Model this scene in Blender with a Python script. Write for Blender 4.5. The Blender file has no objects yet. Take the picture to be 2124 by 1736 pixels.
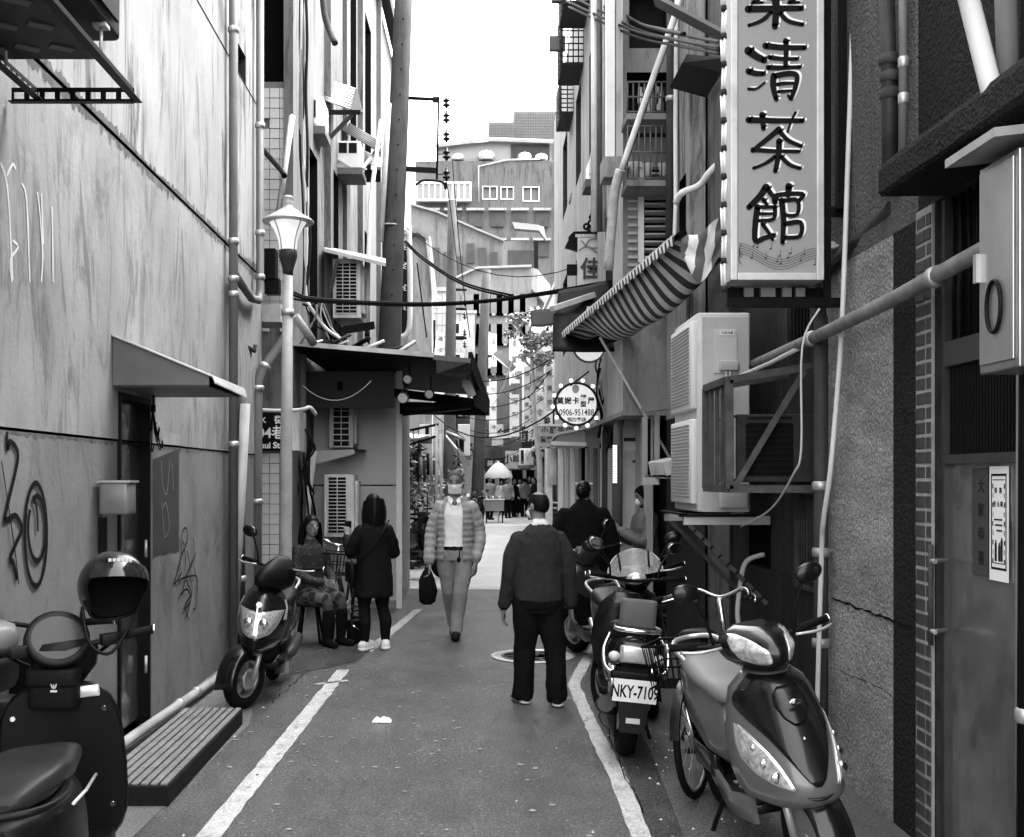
import bpy, bmesh, math, random
from mathutils import Vector, Matrix, Euler, noise
from mathutils.bvhtree import BVHTree
R = math.radians
PI = math.pi
random.seed(7)
scene = bpy.context.scene
COL = scene.collection
# ---------------------------------------------------------------- camera
EYE = 1.70
FPX, VX, VY, IW, IH = 2300.0, 970.0, 990.0, 2124.0, 1736.0
cam_d = bpy.data.cameras.new('camera')
cam = bpy.data.objects.new('camera', cam_d)
COL.objects.link(cam)
cam.location = (0, 0, EYE)
cam.rotation_euler = (R(90), 0, 0)
cam_d.sensor_width = 36.0
cam_d.lens = 36.0 * FPX / IW
cam_d.shift_x = (IW / 2 - VX) / IW
cam_d.shift_y = (VY - IH / 2) / IW
cam_d.clip_start = 0.05
cam_d.clip_end = 2000
cam_d.dof.use_dof = False
scene.camera = cam
# ---------------------------------------------------------------- sky, sun, exposure
SUN_EL, SUN_AZ = 56.0, 72.0          # azimuth measured from +Y towards +X
world = bpy.data.worlds.new('World')
scene.world = world
world.use_nodes = True
wn = world.node_tree
for n in list(wn.nodes):
 wn.nodes.remove(n)
wo = wn.nodes.new('ShaderNodeOutputWorld')
wb = wn.nodes.new('ShaderNodeBackground')
ws = wn.nodes.new('ShaderNodeTexSky')
ws.sky_type = 'NISHITA'
ws.sun_disc = False
ws.sun_elevation = R(SUN_EL)
ws.sun_rotation = R(SUN_AZ)
ws.air_density = 1.6
ws.dust_density = 4.0
wh = wn.nodes.new('ShaderNodeHueSaturation')
wh.inputs['Saturation'].default_value = 0.0
wn.links.new(ws.outputs[0], wh.inputs['Color'])
wn.links.new(wh.outputs[0], wb.inputs['Color'])
wb.inputs['Strength'].default_value = 0.15
wn.links.new(wb.outputs[0], wo.inputs[0])
sun_d = bpy.data.lights.new('sun', 'SUN')
sun_d.energy = 0.6
sun_d.angle = R(22)
sun_d.color = (1, 0.99, 0.98)
sun = bpy.data.objects.new('sun', sun_d)
COL.objects.link(sun)
_sd = Vector((math.sin(R(SUN_AZ)) * math.cos(R(SUN_EL)), math.cos(R(SUN_AZ)) * math.cos(R(SUN_EL)), math.sin(R(SUN_EL))))
sun.location = _sd * 60
sun.rotation_euler = (-_sd).to_track_quat('-Z', 'Y').to_euler()
scene.view_settings.view_transform = 'Standard'
scene.view_settings.look = 'None'
scene.view_settings.exposure = 3.3
scene.view_settings.gamma = 1.0
scene.view_settings.use_curve_mapping = False
scene.render.engine = 'CYCLES'
scene.cycles.max_bounces = 6
scene.cycles.diffuse_bounces = 4
scene.cycles.glossy_bounces = 3
scene.cycles.transmission_bounces = 4
scene.cycles.transparent_max_bounces = 6
scene.cycles.use_denoising = True
try:
 scene.cycles.denoiser = 'OPENIMAGEDENOISE'
except Exception:
 pass

# ---------------------------------------------------------------- helpers
def at(px, py, Y):
 """a point of the street seen at this place of the survey photograph, Y metres down the alley"""
 return Vector(((px - VX) * Y / FPX, Y, EYE - (py - VY) * Y / FPX))
def onx(px, py, X):
 """same, for a wall that stands X metres to the side"""
 Y = FPX * X / (px - VX)
 return Vector((X, Y, EYE - (py - VY) * Y / FPX))
def ong(px, py, Z=0.0):
 Y = (EYE - Z) * FPX / (py - VY)
 return Vector(((px - VX) * Y / FPX, Y, Z))
def lerp(a, b, t):
 return a + (b - a) * t
def interp(pts, x):
 """piecewise linear through (x, y) pairs"""
 if x <= pts[0][0]:
  return pts[0][1]
 for (x0, y0), (x1, y1) in zip(pts, pts[1:]):
  if x <= x1:
   return y0 + (y1 - y0) * (x - x0) / (x1 - x0)
 return pts[-1][1]
def smooth_path(pts, k=4):
 """Catmull-Rom through the points"""
 pts = [Vector(p) for p in pts]
 if len(pts) < 3:
  return pts
 out = []
 for i in range(len(pts) - 1):
  p0 = pts[max(i - 1, 0)]; p1 = pts[i]; p2 = pts[i + 1]; p3 = pts[min(i + 2, len(pts) - 1)]
  for j in range(k):
   t = j / k
   out.append(0.5 * ((2 * p1) + (p2 - p0) * t + (2 * p0 - 5 * p1 + 4 * p2 - p3) * t * t + (3 * p1 - p0 - 3 * p2 + p3) * t ** 3))
 out.append(pts[-1])
 return out
def sag(a, b, d, n=10):
 a = Vector(a); b = Vector(b)
 return [a.lerp(b, i / n) - Vector((0, 0, d * 4 * (i / n) * (1 - i / n))) for i in range(n + 1)]

MATS = {}
def M(key, v=0.5, rough=0.8, metal=0.0, var=0.25, sc=3.0, streak=0.0, stain=0.0, speck=0.0, bump=0.0, bsc=40.0, spec=0.25, coat=0.0, emit=0.0, alpha=1.0, trans=0.0, zs=0.3, rvar=0.0, grit=0.0):
 if key in MATS:
  return MATS[key]
 m = bpy.data.materials.new(key)
 m.use_nodes = True
 nt = m.node_tree
 N = nt.nodes; L = nt.links
 b = N['Principled BSDF']
 v = v * (0.08 + 0.92 * min(1.0, v / 0.38))
 b.inputs['Roughness'].default_value = rough
 b.inputs['Metallic'].default_value = metal
 b.inputs['Specular IOR Level'].default_value = spec * (.4 if v < .1 and rough > .3 and spec < .5 else 1)
 b.inputs['Coat Weight'].default_value = coat
 b.inputs['Coat Roughness'].default_value = 0.08
 b.inputs['Base Color'].default_value = (v, v, v, 1)
 if emit:
  b.inputs['Emission Color'].default_value = (1, 1, 1, 1)
  b.inputs['Emission Strength'].default_value = emit
 if alpha < 1:
  b.inputs['Alpha'].default_value = alpha
 if trans:
  b.inputs['Transmission Weight'].default_value = trans
 tc = N.new('ShaderNodeTexCoord')
 co = tc.outputs['Object']
 def math_(op, a, c, clamp=False):
  x = N.new('ShaderNodeMath'); x.operation = op; x.use_clamp = clamp
  for i, y in enumerate((a, c)):
   if y is None:
    continue
   if isinstance(y, (int, float)):
    x.inputs[i].default_value = y
   else:
    L.new(y, x.inputs[i])
  return x.outputs[0]
 def noise_(scale, det=5, vec=(1, 1, 1), ro=0.55, dist=0.0):
  mp = N.new('ShaderNodeMapping'); mp.inputs['Scale'].default_value = vec
  L.new(co, mp.inputs[0])
  x = N.new('ShaderNodeTexNoise'); x.inputs['Scale'].default_value = scale; x.inputs['Detail'].default_value = det
  x.inputs['Roughness'].default_value = ro; x.inputs['Distortion'].default_value = dist
  L.new(mp.outputs[0], x.inputs['Vector'])
  return x.outputs[0]
 def band(o, lo, hi):
  x = N.new('ShaderNodeMapRange'); x.interpolation_type = 'SMOOTHSTEP'
  x.inputs[1].default_value = lo; x.inputs[2].default_value = hi
  L.new(o, x.inputs[0])
  return x.outputs[0]
 val = v
 fac = None
 if var:
  n = noise_(sc)
  fac = math_('ADD', math_('MULTIPLY', math_('SUBTRACT', n, 0.5), 2.6 * var), 1.0)
 if streak:
  s = band(noise_(4.0, 8, (1, 1, zs * 0.75), 0.72, 1.6), 0.46, 0.64)
  s2 = band(noise_(1.3, 4, (1, 1, 0.4)), 0.33, 0.55)
  k = math_('SUBTRACT', 1.0, math_('MULTIPLY', math_('MULTIPLY', s, s2), streak))
  fac = k if fac is None else math_('MULTIPLY', fac, k)
 if stain:
  s = band(noise_(2.2, 8, (1, 1, 0.7), 0.7, 0.6), 0.52, 0.72)
  k = math_('SUBTRACT', 1.0, math_('MULTIPLY', s, stain))
  fac = k if fac is None else math_('MULTIPLY', fac, k)
 if speck:
  s = noise_(62.0, 5, ro=.85)
  k = math_('ADD', math_('MULTIPLY', math_('SUBTRACT', s, 0.5), 4.0 * speck), 1.0)
  fac = k if fac is None else math_('MULTIPLY', fac, k)
 if grit:
  k = math_('ADD', math_('MULTIPLY', band(noise_(48.0, 3, ro=.8), .58, .68), grit), 1.0)
  k = math_('MULTIPLY', k, math_('ADD', math_('MULTIPLY', band(noise_(5.0, 7, (1, .35, 1), .75), .4, .62), .3), .85))
  fac = k if fac is None else math_('MULTIPLY', fac, k)
 if fac is not None:
  o = math_('MULTIPLY', fac, v)
  o = math_('MINIMUM', math_('MAXIMUM', o, 0.004), 0.88)
  L.new(o, b.inputs['Base Color'])
 if rvar:
  n = noise_(sc * 1.7, 4)
  L.new(math_('ADD', math_('MULTIPLY', math_('SUBTRACT', n, 0.5), 3.0 * rvar), rough, True), b.inputs['Roughness'])
 if bump:
  bp = N.new('ShaderNodeBump'); bp.inputs['Strength'].default_value = min(1.0, bump); bp.inputs['Distance'].default_value = 0.01 * max(1, bump)
  L.new(noise_(bsc, 3), bp.inputs['Height'])
  L.new(bp.outputs[0], b.inputs['Normal'])
 MATS[key] = m
 return m

def mworld(o):
 m = Matrix.Translation(o.location) @ o.rotation_euler.to_matrix().to_4x4()
 if o.parent is None:
  return m
 return mworld(o.parent) @ o.matrix_parent_inverse @ m
def tag(o, label=None, cat=None, group=None, kind=None):
 if label: o['label'] = label
 if cat: o['category'] = cat
 if group: o['group'] = group
 if kind: o['kind'] = kind
 return o
def thing(name, label, cat, loc=(0, 0, 0), rz=0.0, group=None):
 o = bpy.data.objects.new(name, None)
 o.empty_display_size = 0.1
 COL.objects.link(o)
 o.location = loc
 o.rotation_euler = (0, 0, rz)
 return tag(o, label, cat, group)
def copy_tree(o, parent=None):
 c = o.copy(); COL.objects.link(c)
 if parent is not None:
  c.parent = parent
 for ch in list(o.children):
  copy_tree(ch, c)
 return c

class MB:
 """collects shapes that become one mesh"""
 def __init__(s):
  s.v = []; s.f = []; s.m = []; s.s = []
 def add(s, vs, fs, mi=0, sm=False):
  o = len(s.v)
  s.v += [Vector(v) for v in vs]
  for f in fs:
   s.f.append([i + o for i in f]); s.m.append(mi); s.s.append(sm)
  return s
 def box(s, c, size, rot=None, mi=0):
  x, y, z = (d / 2 for d in size)
  vs = [Vector((a, b, d)) for d in (-z, z) for b in (-y, y) for a in (-x, x)]
  if rot is not None:
   m = rot if isinstance(rot, Matrix) else Euler(rot).to_matrix()
   vs = [m @ v for v in vs]
  c = Vector(c)
  return s.add([v + c for v in vs], [(0, 2, 3, 1), (4, 5, 7, 6), (0, 1, 5, 4), (2, 6, 7, 3), (0, 4, 6, 2), (1, 3, 7, 5)], mi)
 def bb(s, a, b, mi=0):
  a, b = [min(p, q) for p, q in zip(a, b)], [max(p, q) for p, q in zip(a, b)]
  return s.box([(p + q) / 2 for p, q in zip(a, b)], [q - p for p, q in zip(a, b)], None, mi)
 def rbox(s, c, size, r, rot=None, mi=0, n=3):
  """box with rounded vertical edges and softened rims (axis z)"""
  x, y, z = (d / 2 for d in size)
  def ring(k, zz):
   out = []
   for sx, sy, a0 in ((1, 1, 0), (-1, 1, 90), (-1, -1, 180), (1, -1, 270)):
    for i in range(n + 1):
     a = R(a0 + 90 * i / n)
     out.append(Vector((sx * (x - r) + (r - k) * math.cos(a), sy * (y - r) + (r - k) * math.sin(a), zz)))
   return out
  k = r * 0.45
  rings = [ring(k, -z), ring(k * 0.3, -z + k * 0.3), ring(0, -z + k), ring(0, z - k), ring(k * 0.3, z - k * 0.3), ring(k, z)]
  m = Matrix.Identity(3) if rot is None else (rot if isinstance(rot, Matrix) else Euler(rot).to_matrix())
  c = Vector(c)
  return s.loft([[m @ v + c for v in q] for q in rings], mi)
 def beam(s, a, b, w, h=None, mi=0, up=(0, 0, 1)):
  """rectangular bar from a to b"""
  a = Vector(a); b = Vector(b); h = h or w
  d = b - a
  if d.length < 1e-6: return s
  d.normalize()
  u = Vector(up)
  if abs(d.dot(u)) > 0.98: u = Vector((0, 1, 0)) if abs(d.y) < 0.9 else Vector((1, 0, 0))
  sx = d.cross(u).normalized(); uz = sx.cross(d).normalized()
  vs = []
  for p in (a, b):
   for i, j in ((-1, -1), (1, -1), (1, 1), (-1, 1)):
    vs.append(p + sx * (i * w / 2) + uz * (j * h / 2))
  return s.add(vs, [(0, 1, 2, 3), (7, 6, 5, 4), (0, 4, 5, 1), (1, 5, 6, 2), (2, 6, 7, 3), (3, 7, 4, 0)], mi)
 def tube(s, pts, r, n=8, mi=0, closed=False, flat=1.0):
  pts = [Vector(p) for p in pts]
  k = len(pts)
  rr = r if isinstance(r, (list, tuple)) else [r] * k
  rings = []
  ref = None
  for i, p in enumerate(pts):
   d = (pts[(i + 1) % k] - pts[i - 1]) if closed else (pts[min(i + 1, k - 1)] - pts[max(i - 1, 0)])
   if d.length < 1e-9: d = Vector((0, 0, 1))
   d.normalize()
   if ref is None:
    ref = Vector((0, 0, 1)) if abs(d.z) < 0.9 else Vector((1, 0, 0))
   u = d.cross(ref)
   if u.length < 1e-4: u = d.cross(Vector((0.3, 1, 0.2)))
   u.normalize(); w = u.cross(d).normalized(); ref = w
   rings.append([p + (u * math.cos(2 * PI * j / n) + w * (flat * math.sin(2 * PI * j / n))) * rr[i] for j in range(n)])
  return s.loft(rings, mi, closed=closed)
 def loft(s, rings, mi=0, closed=False, cap=True, sm=True):
  n = len(rings[0]); k = len(rings)
  vs = [v for q in rings for v in q]
  fs = []
  for i in range(k if closed else k - 1):
   a = i * n; b = ((i + 1) % k) * n
   for j in range(n):
    j2 = (j + 1) % n
    fs.append((a + j, a + j2, b + j2, b + j))
  s.add(vs, fs, mi, sm)
  if cap and not closed:
   s.add(rings[0], [tuple(reversed(range(n)))], mi, False)
   s.add(rings[-1], [tuple(range(n))], mi, False)
  return s
 def lathe(s, prof, c=(0, 0, 0), n=16, axis=(0, 0, 1), mi=0, sm=True):
  q = Vector((0, 0, 1)).rotation_difference(Vector(axis).normalized()).to_matrix()
  c = Vector(c)
  rings = [[c + q @ Vector((r * math.cos(2 * PI * j / n), r * math.sin(2 * PI * j / n), z)) for j in range(n)] for r, z in prof]
  return s.loft(rings, mi, sm=sm)
 def disc(s, c, r, axis=(0, 0, 1), h=0.004, n=20, mi=0):
  return s.lathe([(r, 0), (r, h)], c, n, axis, mi, sm=False)
 def ball(s, c, rad, n=12, k=8, mi=0, rot=None):
  rx, ry, rz = rad if isinstance(rad, (tuple, list)) else (rad, rad, rad)
  m = Matrix.Identity(3) if rot is None else Euler(rot).to_matrix()
  c = Vector(c)
  rings = []
  for i in range(k + 1):
   a = -PI / 2 + PI * i / k
   cr = max(0.02, math.cos(a))
   rings.append([c + m @ Vector((rx * cr * math.cos(2 * PI * j / n), ry * cr * math.sin(2 * PI * j / n), rz * math.sin(a))) for j in range(n)])
  return s.loft(rings, mi)
 def prism(s, poly, vec, mi=0):
  poly = [Vector(p) for p in poly]; vec = Vector(vec); n = len(poly)
  vs = poly + [p + vec for p in poly]
  fs = [tuple(range(n)), tuple(reversed(range(n, 2 * n)))] + [(i, i + n, (i + 1) % n + n, (i + 1) % n) for i in range(n)]
  return s.add(vs, fs, mi)
 def grid(s, rows, mi=0, sm=True, thick=None):
  """rows: list of equal-length lists of points; thick = offset vector closes it into a slab"""
  n = len(rows[0]); k = len(rows)
  vs = [Vector(v) for q in rows for v in q]
  fs = [(i * n + j, i * n + j + 1, (i + 1) * n + j + 1, (i + 1) * n + j) for i in range(k - 1) for j in range(n - 1)]
  s.add(vs, fs, mi, sm)
  if thick is not None:
   t = Vector(thick)
   o = [v + t for v in vs]
   s.add(o, [tuple(reversed(f)) for f in fs], mi, sm)
   b = [j for j in range(n)] + [i * n + n - 1 for i in range(1, k)] + [(k - 1) * n + j for j in range(n - 2, -1, -1)] + [i * n for i in range(k - 2, 0, -1)]
   m = len(b)
   s.add([vs[i] for i in b] + [o[i] for i in b], [(i, i + m, (i + 1) % m + m, (i + 1) % m) for i in range(m)], mi, False)
  return s
 def ribbon(s, pts, w, nrm, mi=0, h=0.004):
  """flat painted stroke of width w lying on a surface with normal nrm"""
  pts = [Vector(p) for p in pts]; nrm = Vector(nrm).normalized()
  k = len(pts)
  ww = w if isinstance(w, (list, tuple)) else [w] * k
  rows = []
  for i, p in enumerate(pts):
   d = (pts[min(i + 1, k - 1)] - pts[max(i - 1, 0)])
   if d.length < 1e-9: d = Vector((0, 0, 1))
   u = nrm.cross(d.normalized()).normalized()
   rows.append([p + u * ww[i] / 2 + nrm * h, p - u * ww[i] / 2 + nrm * h])
  return s.grid(rows, mi, False)
 def build(s, name, mats, parent=None, W=True, label=None, cat=None, group=None, kind=None, bevel=0, center=True, fix=True):
  me = bpy.data.meshes.new(name)
  vs = s.v
  loc = None
  if parent is None and center and vs and kind is None:
   lo = [min(v[i] for v in vs) for i in range(3)]; hi = [max(v[i] for v in vs) for i in range(3)]
   loc = Vector(((lo[0] + hi[0]) / 2, (lo[1] + hi[1]) / 2, lo[2]))
   vs = [v - loc for v in vs]
  me.from_pydata([tuple(v) for v in vs], [], s.f)
  if not isinstance(mats, (list, tuple)): mats = [mats]
  for m in mats: me.materials.append(m)
  me.polygons.foreach_set('material_index', s.m)
  me.polygons.foreach_set('use_smooth', s.s)
  if fix:
   bm = bmesh.new(); bm.from_mesh(me)
   bmesh.ops.remove_doubles(bm, verts=bm.verts, dist=1e-5)
   bmesh.ops.recalc_face_normals(bm, faces=bm.faces)
   bm.to_mesh(me); bm.free()
  me.update()
  o = bpy.data.objects.new(name, me)
  COL.objects.link(o)
  if loc is not None: o.location = loc
  if parent is not None:
   o.parent = parent
   if W: o.matrix_parent_inverse = mworld(parent).inverted()
  if bevel:
   b = o.modifiers.new('bevel', 'BEVEL'); b.width = bevel; b.segments = 2; b.limit_method = 'ANGLE'; b.angle_limit = R(40)
  return tag(o, label, cat, group, kind)

def text_mesh(body, size, mat, name, parent, loc, xdir, ydir, off=0.0, ext=0.002, sx=1.0, align='CENTER', W=True, space=1.0):
 """flat raised lettering"""
 c = bpy.data.curves.new(name, 'FONT')
 c.body = body; c.size = size; c.extrude = ext; c.offset = off
 c.align_x = align; c.align_y = 'CENTER'; c.space_character = space; c.resolution_u = 3
 t = bpy.data.objects.new('tmp_text', c)
 COL.objects.link(t)
 bpy.context.view_layer.update()
 me = bpy.data.meshes.new_from_object(t.evaluated_get(bpy.context.evaluated_depsgraph_get()))
 bpy.data.objects.remove(t); bpy.data.curves.remove(c)
 X = Vector(xdir).normalized(); Yv = Vector(ydir).normalized(); Z = X.cross(Yv)
 lo = Vector(loc)
 for v in me.vertices:
  p = v.co.copy()
  v.co = lo + X * (p.x * sx) + Yv * p.y + Z * p.z
 me.materials.clear(); me.materials.append(mat)
 me.name = name
 o = bpy.data.objects.new(name, me)
 COL.objects.link(o)
 o.parent = parent
 if W: o.matrix_parent_inverse = mworld(parent).inverted()
 return o

def wall_holes(u0, u1, z0, z1, holes, P, depth, mb, mi=0, mi_rev=0, back=True, mi_back=None):
 """flat wall P(u, z, d) with rectangular holes (ua, ub, za, zb); d is depth into the wall"""
 us = sorted({u0, u1, *[h[0] for h in holes], *[h[1] for h in holes]}); zs = sorted({z0, z1, *[h[2] for h in holes], *[h[3] for h in holes]})
 us = [u for u in us if u0 <= u <= u1]; zs = [z for z in zs if z0 <= z <= z1]
 for ua, ub in zip(us, us[1:]):
  for za, zb in zip(zs, zs[1:]):
   cu, cz = (ua + ub) / 2, (za + zb) / 2
   if any(h[0] < cu < h[1] and h[2] < cz < h[3] for h in holes): continue
   mb.add([P(ua, za, 0), P(ub, za, 0), P(ub, zb, 0), P(ua, zb, 0)], [(0, 1, 2, 3)], mi)
 for a, b, c, d in holes:
  a, b, c, d = max(a, u0), min(b, u1), max(c, z0), min(d, z1)
  for (p, q), (r, t) in (((a, c), (b, c)), ((b, c), (b, d)), ((b, d), (a, d)), ((a, d), (a, c))):
   mb.add([P(p, q, 0), P(r, t, 0), P(r, t, depth), P(p, q, depth)], [(0, 1, 2, 3)], mi_rev)
  if back:
   mb.add([P(a, c, depth), P(b, c, depth), P(b, d, depth), P(a, d, depth)], [(0, 1, 2, 3)], mi_rev if mi_back is None else mi_back)
 return mb

# shared materials
black = M('black_plastic', 0.02, 0.45, var=0.2)
gloss_black = M('gloss_black_paint', 0.012, 0.28, var=0.1, coat=0.2)
rubber = M('tyre_rubber', 0.022, 0.8, var=0.3, sc=12)
chrome = M('chrome', 0.7, 0.14, 1.0, var=0.05)
steel = M('brushed_steel', 0.5, 0.3, 1.0, var=0.2, sc=6, bump=0.2, bsc=8)
galv = M('galvanised_metal', 0.42, 0.45, 0.7, var=0.25, sc=9)
rusty = M('rusty_iron', 0.13, 0.75, 0.2, var=0.5, sc=14, stain=0.4)
dark_iron = M('dark_iron', 0.035, 0.55, 0.3, var=0.4, sc=10)
white_enamel = M('white_enamel', 0.72, 0.4, var=0.12, sc=6, stain=0.12)
aged_white = M('aged_white_enamel', 0.6, 0.5, var=0.2, sc=5, streak=0.3)
pvc = M('grey_pvc_pipe', 0.2, 0.5, var=0.25, sc=5, streak=0.2)
pvc_light = M('pale_pvc_pipe', 0.52, 0.5, var=0.2, sc=5, streak=0.3)
cable_black = M('black_cable', 0.018, 0.6, var=0.1)
dark_void = M('dark_interior', 0.012, 0.9, var=0.2)
glass_dark = M('dark_window_glass', 0.03, 0.08, var=0.1, spec=0.6)
lamp_glass = M('clear_lamp_lens', 0.6, 0.08, 0.6, var=0.9, sc=45)  # strong mottling paints the sparkle of the lens into its colour
# ================================================================ ground
asphalt = M('worn_asphalt', 0.19, 0.36, var=0.25, sc=0.9, stain=0.2, speck=1.5, grit=3.0, bump=3.0, bsc=85, spec=0.55, rvar=0.12)
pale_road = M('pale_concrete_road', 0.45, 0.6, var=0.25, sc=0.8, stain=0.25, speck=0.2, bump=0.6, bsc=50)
paint = M('worn_white_road_paint', 0.42, 0.6, var=0.35, sc=9, stain=0.6, speck=0.7, bump=1.0, bsc=85)
kerb_conc = M('stained_concrete', 0.24, 0.8, var=0.35, sc=4, stain=0.45, speck=0.25, bump=0.8, bsc=60)
MB().add([(-60, -14, 0), (60, -14, 0), (60, 160, 0), (-60, 160, 0)], [(0, 1, 2, 3)]).build('road', asphalt, kind='structure')
g = MB()
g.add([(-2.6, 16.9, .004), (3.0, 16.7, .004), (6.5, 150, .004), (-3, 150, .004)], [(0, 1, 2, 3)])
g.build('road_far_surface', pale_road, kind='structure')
def line_strip(name, pts, w, z=0.004, jit=0.006, seed=1):
 rnd = random.Random(seed)
 P = []
 for (a, b) in zip(pts, pts[1:]):
  a = Vector(a); b = Vector(b); n = max(2, int((b - a).length / 0.09))
  P += [a.lerp(b, i / n) for i in range(n)]
 P.append(Vector(pts[-1]))
 rows = []
 for i, p in enumerate(P):
  d = P[min(i + 1, len(P) - 1)] - P[max(i - 1, 0)]
  u = Vector((d.y, -d.x, 0)).normalized()
  rows.append([p + u * (w / 2 + rnd.uniform(-jit, jit)) + Vector((0, 0, z)), p - u * (w / 2 + rnd.uniform(-jit, jit)) + Vector((0, 0, z))])
 m = MB().grid(rows, 0, False)
 return m.build(name, paint, kind='structure')
G = lambda x, y: ong(x, y)
line_strip('painted_line', [Vector((-1.33, 3.2, 0)), G(432, 1736), G(575, 1560), G(712, 1390)], 0.115)
line_strip('painted_line', [G(762, 1352), G(868, 1264)], 0.10, seed=2)
line_strip('painted_line', [G(655, 1420), G(722, 1412)], 0.05, seed=3)
line_strip('painted_line', [Vector((0.93, 3.2, 0)), G(1330, 1736), G(1280, 1610), G(1215, 1480), G(1190, 1420), G(1202, 1395), G(1238, 1335)], 0.10, seed=4)
line_strip('painted_line', [G(838, 1221), G(1075, 1218)], 0.12, z=0.008, seed=5)
line_strip('painted_line', [G(985, 1158), G(1035, 1157)], 0.12, z=0.008, seed=6)
# the strip of broken concrete along the right wall and dirt by the right line
apr = M('pale_concrete_apron', 0.2, 0.75, var=0.4, sc=3, stain=0.4, speck=0.3, bump=1, bsc=60)
MB().add([(-2.2, 4, .004), (-1.62, 4, .004), (-1.5, 7.6, .004), (-1.72, 9.2, .004), (-1.75, 11.9, .004), (-2.2, 11.9, .004)], [(0, 1, 2, 3, 4, 5)]).build('concrete_apron', apr, kind='structure')
# darker asphalt repairs and cracks
rep = M('dark_asphalt_repair', .15, .5, var=.3, sc=2, stain=.3, speck=1.4, grit=1.5, bump=3, bsc=85)
for pts in ([(598, 1338), (700, 1330), (772, 1346), (742, 1372), (690, 1384), (640, 1392), (600, 1400)], [(1245, 1420), (1262, 1500), (1300, 1600), (1352, 1740), (1420, 1740), (1350, 1560), (1300, 1470), (1262, 1412)]):
 MB().add([ong(*p) + Vector((0, 0, .0042)) for p in pts], [tuple(range(len(pts)))]).build('road_repair', rep, kind='structure')
rnd = random.Random(6)
for a_, b_ in (((640, 1392), (560, 1460)), ((1225, 1430), (1330, 1690))):
 A_ = ong(*a_); B_ = ong(*b_); P_ = [A_.lerp(B_, i / 16) + Vector((rnd.uniform(-.02, .02), rnd.uniform(-.03, .03), 0)) for i in range(17)]
 MB().ribbon(P_, [rnd.uniform(.004, .012) for _ in P_], (0, 0, 1), 0, .0045).build('road_crack', M('road_crack', .03, .95), kind='structure', fix=False)
# litter and pebbles
rnd = random.Random(11)
peb = MB()
for i in range(420):
 if i < 260:
  y = rnd.uniform(4.2, 9.2); x = 1.08 + rnd.gauss(0.1, 0.13)
 else:
  y = rnd.uniform(4.4, 12); x = rnd.choice([rnd.gauss(-1.45, .12), rnd.uniform(-1.1, .9)])
 s = rnd.uniform(.003, .012)
 a = rnd.uniform(0, 6.3)
 pts = [Vector((x + s * math.cos(a + k * 2.1), y + s * 1.3 * math.sin(a + k * 2.1), .005)) for k in range(3)]
 peb.add(pts + [Vector((x, y, .005 + s * .8))], [(0, 1, 3), (1, 2, 3), (2, 0, 3)], rnd.choice([0, 0, 1]))
for i in range(260):
 y = rnd.uniform(4.6, 11) ** 1.0; x = rnd.uniform(-1.5, 1.1); s = rnd.uniform(.006, .02)
 peb.add([Vector((x + s * rnd.uniform(.7, 1.2) * math.cos(k * PI / 4), y + s * rnd.uniform(.7, 1.2) * math.sin(k * PI / 4), .0065)) for k in range(8)], [tuple(range(8))], 2)
peb.build('street_grit', [M('grit_grey', .2, .9), M('grit_pale', .5, .9), M('gum_spot', .3, .8, var=.3, sc=3)], kind='stuff', label='small pale stones and grit scattered over the asphalt', cat=None)
t = ong(792, 1497)
rnd = random.Random(3)
m = MB()
rows = []
for i in range(6):
 rows.append([t + Vector(((j - 3.5) * .018 + rnd.uniform(-.006, .006), (i - 2.5) * .02 + rnd.uniform(-.005, .005), .006 + (0 if i in (0, 5) or j in (0, 7) else rnd.uniform(.004, .03)))) for j in range(8)])
m.grid(rows).build('paper_litter', M('white_tissue', .75, .9), label='crumpled white tissue lying on the asphalt', cat='litter')
# manhole cover
mh = ong(1105, 1362)
T = thing('manhole_cover', 'round patterned steel manhole cover in the asphalt beside the man in the dark jumper', 'manhole', mh)
mcov = M('manhole_steel', .5, .45, .5, var=.3, sc=20)
m = MB(); m.lathe([(.40, 0.001), (.40, .012), (.365, .014), (.36, .006), (.05, .006), (.001, .006)], mh, 40)
m.build('rim', mcov, T)
m = MB(); m.lathe([(.30, .006), (.30, .013), (.27, .013), (.27, .006)], mh, 36); m.lathe([(.17, .006), (.17, .013), (.145, .013), (.145, .006)], mh, 30)
for k in range(10):
 a = k * PI / 5
 m.box(mh + Vector((.225 * math.cos(a), .225 * math.sin(a), .009)), (.10, .022, .008), (0, 0, a))
m.build('ring_pattern', M('manhole_dark', .16, .5, .5), T)

# ================================================================ left plastered building
WL = -2.2
plaster_hi = M('streaked_pale_plaster', 0.27, 0.85, var=0.45, sc=0.7, streak=0.8, stain=0.3, speck=0.06, bump=0.25, bsc=25, zs=.22)
plaster_mid = M('stained_plaster', 0.255, 0.85, var=0.5, sc=1.0, streak=0.5, stain=0.45, speck=0.06, bump=0.25, bsc=25, zs=.3)
plaster_lo = M('grimy_lower_plaster', 0.205, 0.8, var=0.5, sc=1.3, streak=0.2, stain=0.5, speck=0.08, bump=0.25, bsc=25, zs=.5)
groove = M('wall_groove', .05, .9)
LB = thing('plastered_building', 'tall streaked pale plaster wall with graffiti and a steel side door', 'building', (WL - 1.0, 3, 0))
PL = lambda off=0: (lambda u, z, d: Vector((WL + off - d, u, z)))
door = (6.98, 7.68, 0.0, 2.24)
win = (10.28, 10.95, 5.58, 5.85)
m = MB(); wall_holes(1.6, 11.85, 0, 1.925, [door], PL(-.006), .10, m, 0, 1); m.build('lower_wall', [plaster_lo, groove], LB)
m = MB(); wall_holes(1.6, 11.85, 1.94, 3.815, [door], PL(), .106, m, 0, 1); m.build('middle_wall', [plaster_mid, groove], LB)
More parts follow.
